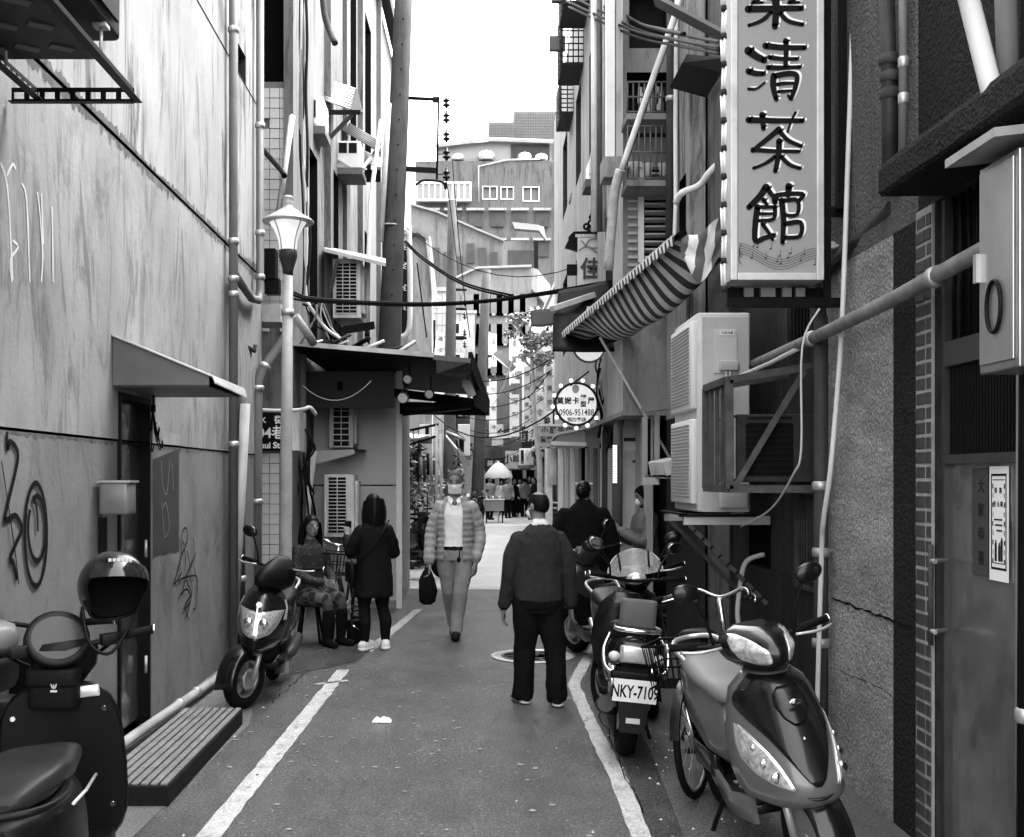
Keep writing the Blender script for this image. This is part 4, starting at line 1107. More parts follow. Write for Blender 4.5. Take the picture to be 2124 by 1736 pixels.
pipe('cable', 'dark looped lead below the pole insulators', [at(925, 378, 17), at(924, 392, 17), at(918, 378, 17), at(880, 374, 17), at(862, 384, 17)], .018, cable_black, [], bend=5, cat='cable')
p2b = at(930, 1120, 30); p2b.z = 0
P2 = pole('slim concrete utility pole with stub arms further down the left side', p2b, at(938, 416, 30), .18, .12)
for y in (600, 640, 700):
 MB().tube([at(930, y, 30), at(968, y + 1, 30)], .04, 6).build('stub_arm', dark_iron, P2)
p3b = at(987, 1090, 38); p3b.z = 0
P3 = pole('third distant concrete utility pole nearest the umbrella', p3b, at(1009, 560, 38), .22, .15)
MB().tube([at(1000, 740, 38), at(1020, 738, 38)], .05, 6).build('stub_arm', dark_iron, P3)
for y in (628, 655, 690, 715):
 insulator(P2, at(964, y, 30), 1)
# ================================================================ overhead cables
def cable(label, pts, r, mat=cable_black, group=None, n=6, bend=6):
 return pipe('overhead_cable', label, pts, r, mat, [], bend=bend, n=n, cat='cable', group=group)
for i, dy in enumerate((0, 4, -3)):
 cable('black cable of the twisted bundle crossing the alley below the striped awning', [at(610, 612 + dy * 2, 12.2), at(660, 622 + dy, 12.4), at(850, 631 + dy * .8, 12.8), at(1000, 625 + dy * .6, 13.2), at(1130, 608 + dy * .8, 13.5), at(1260, 586 + dy, 13.8)], .013 + .004 * (i == 0), group='twisted cable bundle across the alley')
for i, dy in enumerate((0, 5)):
 cable('cable dropping from the concrete pole to the bundle across the alley', [at(842, 500 + dy, 16.8), at(880, 535 + dy, 16), at(960, 585 + dy, 14.5), at(1060, 612 + dy, 13.4)], .014, group='cables dropping from the concrete pole')
cable('thin cable from the concrete pole to the plum blossom sign', sag(at(840, 470, 16.8), at(1245, 530, 15.2), .5), .007, bend=0)
cable('thin slack wire from the concrete pole top insulators', [at(926, 378, 17), at(934, 430, 22), at(950, 560, 28)], .01)
cable('long wire rising past the slim pole', [at(938, 330, 25), at(946, 430, 25), at(962, 600, 25), at(975, 700, 25)], .012)
cable('wire from the pole collar falling behind the canopy', [at(865, 545, 20), at(872, 600, 20), at(885, 700, 20)], .014)
cable('low sagging wire between the far signs and round lamp sign', sag(at(885, 845, 22), at(1160, 845, 15), .5), .012, bend=0)
cable('low sagging wire crossing above the umbrella', sag(at(1020, 760, 36), at(1140, 770, 20), .8), .012, bend=0)
# ================================================================ tea house sign
SG = thing('tea_house_sign', 'tall hanging sign reading a tea house name in bold brush characters', 'sign', (1.7, 6.1, 2.79))
Ys = 6.1
k = Ys / FPX
def sp(px, py, d=0.0): return at(px, py, Ys - d) if d == 0 else Vector(((px - VX) * k, Ys - d, EYE - (py - VY) * k))
sx0, sx1, szb, szt = sp(1514, 0).x, sp(1707, 0).x, sp(0, 582).z, 4.75
sfm = bpy.data.materials.new('sign_face_acrylic'); sfm.use_nodes = True
M('sign_face', .32, .35, var=.22, sc=.9, stain=.05, spec=.5)
sframe = M('sign_aluminium_frame', .55, .4, .3, var=.2, sc=8, stain=.25)
MB().bb((sx0 + .02, Ys, szb + .02), (sx1 - .02, Ys + .16, szt)).build('light_box', aged_white, SG)
MB().bb((sx0 + .035, Ys - .008, szb + .04), (sx1 - .035, Ys - .002, szt - .02)).build('face', MATS['sign_face'], SG)
for a, b in (((sx0, szb), (sx0 + .038, szt)), ((sx1 - .038, szb), (sx1, szt))):
 MB().bb((a[0], Ys - .022, a[1]), (b[0], Ys + .18, b[1])).build('frame_rail', sframe, SG, bevel=.004)
MB().bb((sx0 + .039, Ys - .022, szb), (sx1 - .039, Ys + .18, szb + .04)).build('frame_rail', sframe, SG, bevel=.004)
# brush strokes of the four characters: (points in survey coordinates of the enlarged view, width)
def zs_(x, y): return ((2200 + x * .5759) / 1.5377, (y * .5759) / 1.5377)
STROKES = [
 # 樂 (only its lower half is in view; the rest continues above)
 ([(320, 55), (470, 52), (615, 50)], 34), ([(470, -30), (475, 60), (468, 150)], 40), ([(450, 70), (400, 115), (325, 145)], 22), ([(495, 75), (540, 120), (620, 140)], 24),
 ([(350, -20), (380, 0), (340, 20), (400, 18)], 18), ([(550, -20), (580, 0), (540, 20), (600, 18)], 18), ([(430, -80), (520, -80), (520, -10), (430, -10), (430, -80)], 20), ([(430, -45), (520, -45)], 16),
 # 清
 ([(322, 285), (365, 315), (410, 338)], 40), ([(322, 398), (360, 410), (405, 412)], 30), ([(322, 497), (365, 495), (412, 462)], 14),
 ([(415, 258), (520, 268), (632, 268)], 30), ([(437, 322), (510, 330), (590, 330)], 22), ([(430, 378), (520, 380), (605, 375)], 24), ([(528, 232), (530, 300), (525, 380)], 28),
 ([(462, 425), (458, 480), (475, 552)], 32), ([(462, 428), (530, 412), (588, 422), (580, 490), (556, 550)], 28), ([(556, 550), (540, 535)], 16), ([(480, 472), (520, 465), (570, 465)], 18), ([(488, 512), (560, 506)], 16),
 # 茶
 ([(322, 668), (470, 672), (620, 672)], 30), ([(398, 640), (405, 715)], 30), ([(582, 628), (560, 670), (538, 735)], 14),
 ([(490, 720), (430, 770), (345, 838)], 28), ([(492, 728), (540, 780), (612, 812)], 24), ([(345, 832), (460, 840), (600, 842)], 22), ([(492, 785), (486, 870), (470, 950)], 30), ([(470, 870), (420, 905), (350, 935)], 20), ([(500, 870), (550, 915), (605, 935)], 22),
 # 館
 ([(420, 1040), (385, 1090), (325, 1150)], 36), ([(425, 1045), (450, 1080), (480, 1105)], 26), ([(365, 1150), (470, 1148)], 20), ([(405, 1110), (425, 1140)], 22), ([(372, 1150), (360, 1240), (360, 1335), (410, 1320), (460, 1305)], 30), ([(468, 1150), (460, 1215), (380, 1225)], 22), ([(380, 1188), (455, 1185)], 16), ([(400, 1245), (440, 1300), (455, 1330)], 20),
 ([(545, 1035), (540, 1085)], 34), ([(468, 1125), (478, 1085), (620, 1078), (600, 1115)], 26), ([(505, 1115), (515, 1220), (510, 1345)], 30), ([(505, 1118), (590, 1112), (590, 1190), (515, 1195)], 22), ([(515, 1245), (608, 1235), (605, 1310), (515, 1318)], 24)]
sink = M('sign_black_ink', .018, .5)
shade = M('sign_white_halo', .82, .5, var=.05)
def brush(pts, w, dx, dy, dd, mb):
 q = [Vector(((2200 + (x + dx) * .5759) / 1.5377, ((y + dy) * .5759) / 1.5377, 0)) for x, y in pts]
 q = smooth_path(q, 5) if len(q) > 2 else [q[0].lerp(q[1], i / 4) for i in range(5)]
 P = [sp(v.x, v.y, dd) for v in q]
 wm = 1.15 * w * .5759 / 1.5377 * k
 n = len(P)
 ww = [wm * (1.0 - .25 * (i / (n - 1))) for i in range(n)]
 mb.ribbon(P, ww, (0, -1, 0), 0, 0)
 for e, r in ((P[0], ww[0]), (P[-1], ww[-1])):
  mb.add([e + Vector((r / 2 * math.cos(a * PI / 6), 0, r / 2 * math.sin(a * PI / 6))) for a in range(12)], [tuple(range(12))])
groups = ((0, 8, 'character_music'), (8, 20, 'character_clear'), (20, 29, 'character_tea'), (29, 42, 'character_hall'))
for a, b, nm in groups:
 m = MB(); m2 = MB()
 for i, (pts, w) in enumerate(STROKES[a:b]):
  brush(pts, w, 0, 0, .0125 + i * .0002, m)
  brush(pts, w * .9, 15, -10, .0095 + i * .0001, m2)
 m2.build('character_halo', shade, SG, fix=False)['kind'] = 'stuff'
 m.build(nm, sink, SG, fix=False)['kind'] = 'stuff'
# wavy stave with notes
for j in range(5):
 pts = []
 for i in range(25):
  x = 268 + i * (448 / 24)
  y = 1395 + j * 14 + 38 * math.sin((x - 400) / 448 * 2 * PI * 1.0 + .3) * (-1 if False else 1) + (x - 268) * .06
  pts.append(sp(*zs_(x, y - 8), .0095))
 MB().ribbon(pts, .0022, (0, -1, 0)).build('stave_line', M('stave_ink', .05, .5), SG, fix=False)
for (x, y) in ((350, 1365), (370, 1372), (340, 1430), (418, 1432), (445, 1380), (480, 1450), (495, 1420), (540, 1430), (555, 1405), (610, 1445), (630, 1410), (688, 1468), (500, 1462)):
 m = MB(); c = sp(*zs_(x, y), .011)
 m.add([c + Vector((.006 * math.cos(a * PI / 5), 0, .0045 * math.sin(a * PI / 5))) for a in range(10)], [tuple(range(10))])
 m.bb(c + Vector((.0035, -.0004, 0)), c + Vector((.0055, 0, .034))); m.build('music_note', MATS['stave_ink'], SG, fix=False)
m = MB(); m.tube([sp(*zs_(x, y), .012) for x, y in ((285, 1350), (275, 1372), (270, 1400), (284, 1430), (292, 1410), (276, 1395), (268, 1440), (282, 1465))], .0018, 4); m.build('treble_clef', MATS['stave_ink'], SG)
# edge tubes with clips
for i in range(13):
 z = szt - .05 - i * .155
 if z < szb - .02: break
 MB().lathe([(.016, 0), (.016, .016), (.014, .03)], (sx0 - .028, Ys + .02, z - .115), 8, (0, 0, 1)).build('tube_clip', M('tube_clip', .09, .6, var=.4, sc=30), SG)
 for dx, dy in ((0, 0), (-.014, .02), (.004, .05)):
  MB().tube([(sx0 - .024 + dx, Ys + .01 + dy, z - .08), (sx0 - .024 + dx + (.006 if i % 2 else -.004), Ys + .01 + dy, z + .038)], .0055, 6).build('edge_tube', M('white_edge_tube', .82, .15, var=.05, coat=.4), SG)
# steel frame that carries it
FR = thing('steel_gantry', 'dark steel gantry carrying the tea house sign from the wall', 'gantry', (2.0, 6.1, 2.5))
for a, b, w in (((sp(1725, 0).x, Ys + .1, szt), (sp(1725, 0).x, Ys + .1, sp(0, 632).z), .045), ((sp(1515, 0).x, Ys + .1, sp(0, 622).z), (WR, Ys + .1, sp(0, 622).z), .05), ((sp(1725, 0).x, Ys + .1, sp(0, 430).z), (WR, Ys + .1, sp(0, 430).z), .05), ((WR - .03, Ys + .05, szt), (WR - .03, Ys + .05, sp(0, 430).z), .05), ((sp(1520, 0).x, Ys + .16, sp(0, 600).z), (WR - .1, Ys + .16, sp(0, 600).z), .06)):
 MB().beam(a, b, w, w).build('steel_bar', dark_iron, FR)
for x in (1560, 1600, 1640, 1668):
 MB().box(sp(x, 602, -.08), (.05 + .03 * (x == 1600), .03, .05)).build('bracket_block', M('bracket_block', .2, .6, var=.4), FR)

# ================================================================ block on the right with balconies
B3 = thing('balcony_block', 'narrow cluttered block with louvred window and balconies behind the striped awning', 'building', (2.5, 13, 0))
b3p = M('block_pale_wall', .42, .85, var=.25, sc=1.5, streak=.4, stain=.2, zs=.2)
b3d = M('block_grey_wall', .3, .85, var=.35, sc=1.5, streak=.4, stain=.3)  # greyer wall tone for the end wall, core and slabs
Y3 = 11.65
k3 = Y3 / FPX
x3 = at(1292, 0, Y3).x
hole = [(at(1335, 0, Y3).x, at(1388, 0, Y3).x, at(0, 545, Y3).z, at(0, 340, Y3).z), (at(1300, 0, Y3).x, at(1385, 0, Y3).x, at(0, 285, Y3).z, at(0, 150, Y3).z), (at(1305, 0, Y3).x, at(1385, 0, Y3).x, at(0, 100, Y3).z, 6.9)]
m = MB(); wall_holes(x3, 2.5, 2.4, 9.4, hole, lambda u, z, d: Vector((u, Y3 + d, z)), .3, m, 0, 1, mi_back=1); m.build('end_wall', [b3d, M('louvre_dark', .06, .8, var=.3)], B3)
SX3 = lambda y: x3 + (y - Y3) * .02
m = MB(); wall_holes(Y3, 24, 2.4, 9.4, [(12.6, 13.4, 3.6, 4.8), (12.6, 13.4, 6, 7.2), (14.4, 15.6, 3.6, 5), (14.4, 15.6, 6.2, 7.6), (17, 18, 4, 5.2), (17, 18, 6.4, 7.8), (20, 21.2, 4, 5.4), (20, 21.2, 6.6, 8)], lambda u, z, d: Vector((SX3(u) + d, u, z)), .25, m, 0, 1, mi_back=1); m.build('facade', [b3p, M('facade_window_dark', .12, .5, var=.4, sc=2)], B3)
m = MB(); wall_holes(Y3 + .02, 24, 0, 2.4, [(13, 14, 0, 2.1), (15, 16.4, 0, 2.2), (18, 19.5, 0, 2.2)], lambda u, z, d: Vector((1.95 + d, u, z)), .3, m, 0, 1, mi_back=1); m.build('shop_front', [M('shop_wall', .36, .8, var=.3, sc=2), dark_void], B3)
m = MB(); m.bb((2.3, Y3 + .35, 0), (7, 24, 9.38)); m.build('core_wall', b3d, B3)
m = MB(); m.bb((x3 - .005, Y3 - .01, 2.35), (2.32, 24, 2.4)); m.build('soffit', b3d, B3)
# louvre slats
z0_, z1_ = hole[0][2], hole[0][3]
for i in range(13):
 z = lerp(z0_ + .05, z1_ - .03, i / 12)
 MB().box(((hole[0][0] + hole[0][1]) / 2, Y3 + .02, z), (hole[0][1] - hole[0][0] - .02, .07, .018), (R(-20), 0, 0)).build('louvre_slat', M('pale_louvre', .5, .5, .3, var=.1), B3)
m = MB(); w_ = .03
for a, b in (((hole[0][0] - .06, z0_), (hole[0][0], z1_)), ((hole[0][1], z0_), (hole[0][1] + .03, z1_))):
 m.bb((a[0], Y3 - .03, a[1]), (b[0], Y3 + .03, b[1]))
m.build('louvre_frame', white_enamel, B3)
for i in range(14):
 z = lerp(at(0, 600, Y3).z, at(0, 385, Y3).z, i / 13)
 MB().box((at(1312, 0, Y3).x, Y3 - .015, z), (.10, .02, .03)).build('shutter_slat', M('grey_shutter', .42, .6, var=.2), B3)
MB().bb((at(1299, 0, Y3).x, Y3 - .06, at(0, 350, Y3).z), (at(1330, 0, Y3).x, Y3 - .01, at(0, 338, Y3).z)).build('pipe_end', white_enamel, B3)
# balconies with railings on the end wall
def railing(a, b, z0, z1, n, mat, parent, r=.010, y2=None):
 a = Vector(a); b = Vector(b)
 for z in (z0, (z0 + z1) / 2, z1):
  MB().tube([(a.x, a.y, z), (b.x, b.y, z)], r, 6).build('rail', mat, parent)
 for i in range(n + 1):
  p = a.lerp(b, i / n)
  MB().tube([(p.x, p.y, z0), (p.x, p.y, z1)], r * .8, 5).build('baluster', mat, parent)
rl = M('grey_railing', .2, .5, .4, var=.3, sc=9)
BY = 11.2
for (zt0, zt1, yb) in ((370, 262, 372), (232, 170, 236)):
 zz0, zz1 = at(0, zt0, BY).z, at(0, zt1, BY).z
 railing((at(1302, 0, BY).x, BY, 0), (at(1396, 0, BY).x, BY, 0), zz0, zz1, 8, rl, B3)
 MB().bb((at(1300, 0, BY).x, BY - .02, zz0 - .08), (at(1398, 0, BY).x, Y3 - .02, zz0 - .02)).build('balcony_slab', b3d, B3)
MB().bb((at(1250, 0, 11.4).x, 11.3, at(0, 372, 11.4).z), (at(1290, 0, 11.4).x, Y3 - .02, at(0, 330, 11.4).z)).build('bay_box', b3d, B3)
MB().bb((at(1258, 0, 11.4).x, 11.4, at(0, 330, 11.4).z), (at(1275, 0, 11.4).x, 11.5, at(0, -60, 11.4).z)).build('tall_strip', white_enamel, B3)
MB().bb((at(1278, 0, 11.4).x, 11.42, at(0, 330, 11.4).z), (at(1289, 0, 11.4).x, 11.5, at(0, -60, 11.4).z)).build('tall_strip', b3p, B3)
# laundry and pots on the balcony
rnd = random.Random(31)
for i in range(9):
 x = 1330 + i * 6 + rnd.uniform(-2, 2)
 a = at(x, 180, 11.3); h = rnd.uniform(.15, .35)
 m = MB(); rows = [[a + Vector((dx * .012, .01 * math.sin(dx + j), -h * j / 5)) for dx in range(-2, 3)] for j in range(6)]
 m.grid(rows).build('hanging_cloth', M('cloth_%d' % (i % 3), (.5, .2, .06)[i % 3], .9, var=.3), thing('laundry', 'small garment hanging on the cluttered block balcony', 'laundry', a, group='laundry on the balcony'))
for x in (1315, 1345, 1375):
 c = at(x, 366, 11.4)
 MB().lathe([(.03, 0), (.05, .12), (.055, .13)], c, 10).build('flower_pot', white_enamel, label='small white pot standing on the balcony floor', cat='pot', group='pots on the balcony')
# pale wrapped pipes strapped diagonally up the block
pipe('lagged_pipe', 'pale lagged pipe bundle running diagonally up the balcony block', [at(1289, 352, 11.0), at(1320, 262, 10.9), at(1362, 140, 10.8), at(1402, 26, 10.7), at(1420, -40, 10.7)], .03, M('white_lagging', .72, .6, var=.2, sc=12), [], bend=3, n=8)
pipe('lagged_pipe', 'dark pipe beside the pale lagged bundle', [at(1294, 352, 11.05), at(1325, 262, 10.95), at(1367, 140, 10.85), at(1407, 26, 10.75)], .016, cable_black, [], bend=3, n=6)
pipe('lagged_pipe', 'pale lagged pipe continuing down behind the striped awning', [at(1287, 352, 11.1), at(1275, 400, 11.2), at(1268, 480, 11.3), at(1262, 560, 11.4)], .05, M('grey_lagging', .45, .7, var=.4, sc=14), [], bend=3, n=8)
pipe('lagged_pipe', 'curved white lagged pipe entering the annex wall', [at(1402, 420, 9.8), at(1415, 400, 9.7), at(1450, 385, 9.6), at(1470, 360, 9.5), at(1500, 330, 9.4)], .03, M('white_lagging', .72), [], bend=4, n=8)
pipe('lagged_pipe', 'white lagged pipe dropping along the annex corner', [at(1404, -20, 10.9), at(1401, 250, 10.9), at(1402, 420, 10.8), at(1398, 520, 10.8)], .022, M('white_lagging', .72), [], bend=2, n=8)
pipe('drain_pipe', 'tall dark drain pipe on the corner of the annex', [at(1392, -40, 10.95), at(1390, 300, 10.95), at(1388, 600, 10.95)], .04, pvc_dk, [at(1391, 205, 10.95)], n=10)
for i, x in enumerate((1232, 1243, 1252)):
 pipe('drain_pipe', 'pale riser pipe in a row on the cluttered block facade', [at(x, -40, 12.6 + i * .2), at(x, 480, 12.6 + i * .2)], .035, (aged_white, pvc, pvc_light)[i], [], n=8, group='riser pipes on the block facade')
# iron window cages further along the facade
def cage(label, x0, x1, y0, y1, Y, dep, nr, nc):
 A = at(x0, y0, Y); B = at(x1, y1, Y)
 T = thing('window_cage', label, 'window cage', (A.x, Y, B.z))
 cgm = M('thin_dark_cage', .10, .5, .4)
 for i in range(nr + 1):
  z = lerp(B.z, A.z, i / nr)
  MB().tube([(B.x, Y, z), (A.x, Y, z), (A.x, Y + dep, z)], .012, 5).build('cage_rail', cgm, T)
 for i in range(nc + 1):
  x = lerp(A.x, B.x, i / nc)
  MB().tube([(x, Y, B.z), (x, Y, A.z)], .010, 5).build('cage_bar', cgm, T)
 for i in range(1, 5):
  MB().tube([(A.x, Y + dep * i / 4, B.z), (A.x, Y + dep * i / 4, A.z)], .010, 5).build('cage_bar', cgm, T)
 MB().bb((A.x, Y, B.z - .02), (B.x, Y + dep, B.z)).build('cage_floor', M('cage_floor', .12, .7), T)
 return T
cage('iron window cage with shelf hung high over the far alley', 1167, 1222, 10, 130, 16.5, .9, 9, 5)
cage('slender iron window cage below the shelf cage', 1164, 1216, 158, 232, 18.5, 1.0, 8, 4)
cage('iron cage at the top right of the sky gap', 1171, 1232, -80, 2, 15.5, .9, 8, 5)
MB().bb(at(1140, 74, 17), at(1172, 108, 17.1)).build('sign_board', M('grey_board', .2, .7, var=.2), label='small blank grey board sticking out beside the window cage', cat='board')
MB().bb(at(1145, -10, 16), at(1175, 8, 16.1)).build('sign_board', M('grey_board', .2), label='blank grey board above the sky gap cage', cat='board')
box_ac('small dark box air conditioner on the balcony block facade', (1222, 330), (1240, 372), 14.0, .4, [(.2, .8, .15, .85)], True)
box_ac('pale box air conditioner beside the window cage', (1190, 370), (1212, 400), 19.0, .4, [(.2, .8, .15, .85)], True)
T = thing('iron_awning_frame', 'dark flat board and struts sticking out above the annex', 'frame', at(1450, 120, 9.2))
MB().prism([at(1415, 130, 9.4), at(1498, 150, 8.9), at(1500, 120, 8.9), at(1425, 112, 9.4)], (0, .6, 0)).build('board', dark_iron, T)
MB().beam(at(1360, 0, 10), at(1500, 75, 9), .04, .10, up=(0, 1, 0)).build('rail', M('grey_rail', .16, .6), T)
for i, (a, b) in enumerate((((1175, 2), (1500, 100)), ((1220, -4), (1500, 88)), ((1180, 14), (1502, 112)), ((1250, -4), (1420, 70)), ((1190, -6), (1500, 104)))):
 cable('black cable sweeping down from the sky gap to the tea house sign', [at(a[0], a[1], 14), at(lerp(a[0], b[0], .4), lerp(a[1], b[1], .45) + 14, 11), at(lerp(a[0], b[0], .7), lerp(a[1], b[1], .72) + 10, 9), at(b[0], b[1], 7.0)], .013, group='cables sweeping down to the sign')

# ================================================================ striped awning half rolled
AW = thing('striped_awning', 'half rolled striped canvas awning with a torn valance above the alley', 'awning', (1.5, 10.5, 3))
sm = bpy.data.materials.new('awning_stripes'); sm.use_nodes = True
def stripe_mat(name, scale, a=.62, b=.04):
 m = bpy.data.materials.new(name); m.use_nodes = True
 nt = m.node_tree; N = nt.nodes; L = nt.links
 bs = N['Principled BSDF']; bs.inputs['Roughness'].default_value = .85
 uv = N.new('ShaderNodeAttribute'); uv.attribute_name = 'stripe'
 mt = N.new('ShaderNodeMath'); mt.operation = 'FRACT'
 ml = N.new('ShaderNodeMath'); ml.operation = 'MULTIPLY'; ml.inputs[1].default_value = scale
 L.new(uv.outputs['Fac'], ml.inputs[0]); L.new(ml.outputs[0], mt.inputs[0])
 gt = N.new('ShaderNodeMath'); gt.operation = 'GREATER_THAN'; gt.inputs[1].default_value = .5
 L.new(mt.outputs[0], gt.inputs[0])
 tc = N.new('ShaderNodeTexCoord'); ns = N.new('ShaderNodeTexNoise'); ns.inputs['Scale'].default_value = 9; ns.inputs['Detail'].default_value = 6
 L.new(tc.outputs['Object'], ns.inputs['Vector'])
 mx = N.new('ShaderNodeMapRange'); mx.inputs[3].default_value = b; mx.inputs[4].default_value = a
 L.new(gt.outputs[0], mx.inputs[0])
 mu = N.new('ShaderNodeMath'); mu.operation = 'MULTIPLY'
 m2 = N.new('ShaderNodeMapRange'); m2.inputs[3].default_value = .65; m2.inputs[4].default_value = 1.2
 L.new(ns.outputs[0], m2.inputs[0]); L.new(mx.outputs[0], mu.inputs[0]); L.new(m2.outputs[0], mu.inputs[1])
 L.new(mu.outputs[0], bs.inputs['Base Color'])
 MATS[name] = m
 return m
def striped_grid(rows, svals, name, mat, parent):
 """svals: stripe coordinate per row/column vertex"""
 mb = MB().grid(rows)
 o = mb.build(name, mat, parent, fix=False)
 at_ = o.data.attributes.new('stripe', 'FLOAT', 'POINT')
 at_.data.foreach_set('value', [v for r in svals for v in r])
 return o
a0 = at(1412, 492, 8.9); a1 = at(1172, 696, 12.7)
nu, nv = 60, 12
rows = []; sv = []
for i in range(nu + 1):
 t = i / nu
 p = a0.lerp(a1, t)
 sagd = .55 * math.sin(PI * min(1, t * 1.15)) ** .7 + .12
 w = []; s_ = []
 for j in range(nv + 1):
  u = j / nv
  # hanging belly of cloth from the front bar back towards the wall
  back = Vector((.42, -.1, 0)) * u
  drop = -sagd * math.sin(PI * (u * .78)) * .62 + .06 * math.sin(9 * t + 5 * u) * u
  w.append(p + back + Vector((0, 0, drop + .05 * u))); s_.append(t + .02 * math.sin(u * 3))
 rows.append(w); sv.append(s_)
striped_grid(rows, sv, 'canvas_belly', stripe_mat('awning_stripes_narrow', 21), AW)
rows = []; sv = []
for i in range(80):
 t = i / 79
 p = a0.lerp(a1, t)
 rows.append([p + Vector((-.02, 0, .06)), p + Vector((-.06, -.01, .01)), p + Vector((-.05, -.01, -.05 - .012 * math.sin(t * 120)))]); sv.append([t] * 3)
striped_grid(rows, sv, 'valance', stripe_mat('valance_stripes', 42, .7, .03), AW)
MB().tube([a0 + Vector((.02, 0, .03)), a1 + Vector((.02, 0, .03))], .035, 10).build('front_bar', dark_iron, AW)
MB().beam(a0 + Vector((.4, 0, .1)), a1 + Vector((.75, 0, .25)), .06, .10).build('rear_bar', dark_iron, AW)
MB().beam(a1 + Vector((.1, -.05, .0)), at(1405, 655, 12.3), .04, .05).build('support_arm', dark_iron, AW)
# near hanging end with broad stripes
rows = []; sv = []
c0 = at(1412, 498, 8.7); c1 = at(1512, 448, 8.2)
for i in range(17):
 t = i / 16
 p = c0.lerp(c1, t)
 dpt = .36 * math.sin(PI * (t * .85 + .08)) + .02
 rows.append([p + Vector((.0, .05 * math.sin(4 * u * 3 + t * 6), -dpt * u + .02 * math.sin(11 * t))) for u in (0, .2, .4, .6, .8, 1)]); sv.append([t + .12 * u for u in (0, .2, .4, .6, .8, 1)])
striped_grid(rows, sv, 'hanging_cloth', stripe_mat('broad_stripes', 2.6, .72, .10), AW)
m = MB(); rows = []
cc = at(1265, 655, 11.6)
for i in range(9):
 rows.append([cc + Vector(((i - 4) * .06, .04 * math.sin(i * 2 + j), .10 - .05 * j * (1 - abs(i - 4) / 6) + .015 * math.sin(i * 3))) for j in range(6)])
m.grid(rows).build('torn_rag', M('torn_white_rag', .62, .9, var=.5, sc=12), AW)
pipe('timber_pole', 'thin pole propped diagonally under the striped awning', [at(1245, 700, 11.8), at(1395, 960, 11.2)], .016, M('grey_pole', .38, .6), [], n=8, cat='pole')

# dark tarpaulin canopies below it
DK = thing('tarpaulin_canopy', 'dark tarpaulin canopy jutting out under the striped awning', 'canopy', at(1270, 680, 13))
tar = M('dark_tarpaulin', .04, .6, var=.4, sc=4, stain=.3)
def tarp(pts, dep, name='tarpaulin', mat=tar):
 rows = []
 A, B, C, D = map(Vector, pts)
 for i in range(9):
  t = i / 8
  rows.append([A.lerp(B, u / 8).lerp(D.lerp(C, u / 8), t) + Vector((0, 0, .007 * math.sin(u * 1.1 + i))) for u in range(9)])
 MB().grid(rows, 0, True, (0, dep, -.012)).build(name, mat, DK)
tarp([at(1148, 650, 12.9), at(1400, 655, 12.9), at(1400, 725, 12.4), at(1146, 728, 12.4)], .02)
tarp([at(1158, 604, 13.4), at(1270, 580, 13.4), at(1290, 650, 13.0), at(1152, 660, 13.0)], .02)
tarp([at(1100, 645, 13.6), at(1160, 636, 13.6), at(1160, 672, 13.6), at(1102, 676, 13.6)], .02, 'loose_flap', M('grey_flap', .2, .6, var=.3))
MB().beam(at(1145, 640, 12.9), at(1230, 612, 13.2), .10, .06).build('pale_slat', pvc_light, DK)
tarp([at(1310, 760, 12.1), at(1400, 740, 12.1), at(1400, 850, 12.0), at(1312, 850, 12.0)], .02, 'tarpaulin')
tarp([at(1330, 665, 12.0), at(1392, 665, 12.0), at(1392, 760, 12.0), at(1330, 752, 12.0)], .02, 'tarpaulin')
MB().beam(at(1255, 712, 12.3), at(1400, 640, 11.6), .05, .06).build('frame_bar', dark_iron, DK)
MB().beam(at(1320, 640, 11.9), at(1318, 760, 11.9), .05, .05).build('frame_bar', dark_iron, DK)
MB().beam(at(1300, 850, 12), at(1405, 852, 11.6), .06, .08).build('frame_bar', dark_iron, DK)

# ================================================================ vertical sign with plum blossom
T = thing('plum_blossom_sign', 'pale vertical sign with a painted branch and dark ornate crest', 'sign', at(1226, 590, 15))
A = at(1198, 492, 15); B = at(1256, 592, 15)
f = MB().bb((A.x, 15, B.z), (B.x, 15.12, A.z)).build('panel', M('pale_sign_panel', .62, .5, var=.2, sc=5), T)
MB().bb((A.x - .03, 14.99, A.z), (B.x + .03, 15.14, A.z + .04)).build('top_rail', aged_white, T)
text_mesh('佳', .3, M('grey_sign_ink', .16, .6), 'lettering', T, at(1226, 560, 14.985), (1, 0, 0), (0, 0, 1), .006, .004)
m = MB()
rnd = random.Random(12)
for pts in ([(1200, 520), (1215, 512), (1235, 515), (1254, 505)], [(1215, 512), (1222, 498), (1240, 495)], [(1225, 514), (1238, 524), (1252, 522)], [(1205, 498), (1215, 510)]):
 m.ribbon(smooth_path([at(x, y, 14.992) for x, y in pts], 4), .02, (0, -1, 0), 0, .003)
m.build('painted_branch', M('branch_paint', .28, .7), T, fix=False)
cr = M('dark_crest', .03, .5)
m = MB(); m.prism([at(1172, 512, 15), at(1182, 492, 15), at(1198, 488, 15), at(1198, 520, 15)], (0, .1, 0)); m.prism([at(1180, 490, 15), at(1262, 490, 15), at(1268, 478, 15), at(1190, 480, 15)], (0, .2, 0)); m.build('crest_base', cr, T)
for dx, dy, r in ((0, 464, 8), (-11, 470, 6), (11, 470, 6), (-5, 474, 5), (6, 474, 5)):
 m = MB(); c = at(1228 + dx, dy, 15.05); m.tube([c + Vector((r * k3 * 1.25 * math.cos(a * PI / 6), 0, r * k3 * 1.25 * math.sin(a * PI / 6))) for a in range(12)], .018, 6, closed=True); m.build('crest_scroll', cr, T)
MB().lathe([(.03, 0), (.05, .05), (.02, .1), (.005, .16)], at(1228, 458, 15.05), 10).build('crest_finial', cr, T)
MB().bb(at(1176, 548, 15.05), at(1198, 572, 15.1)).build('side_plate', cr, T)
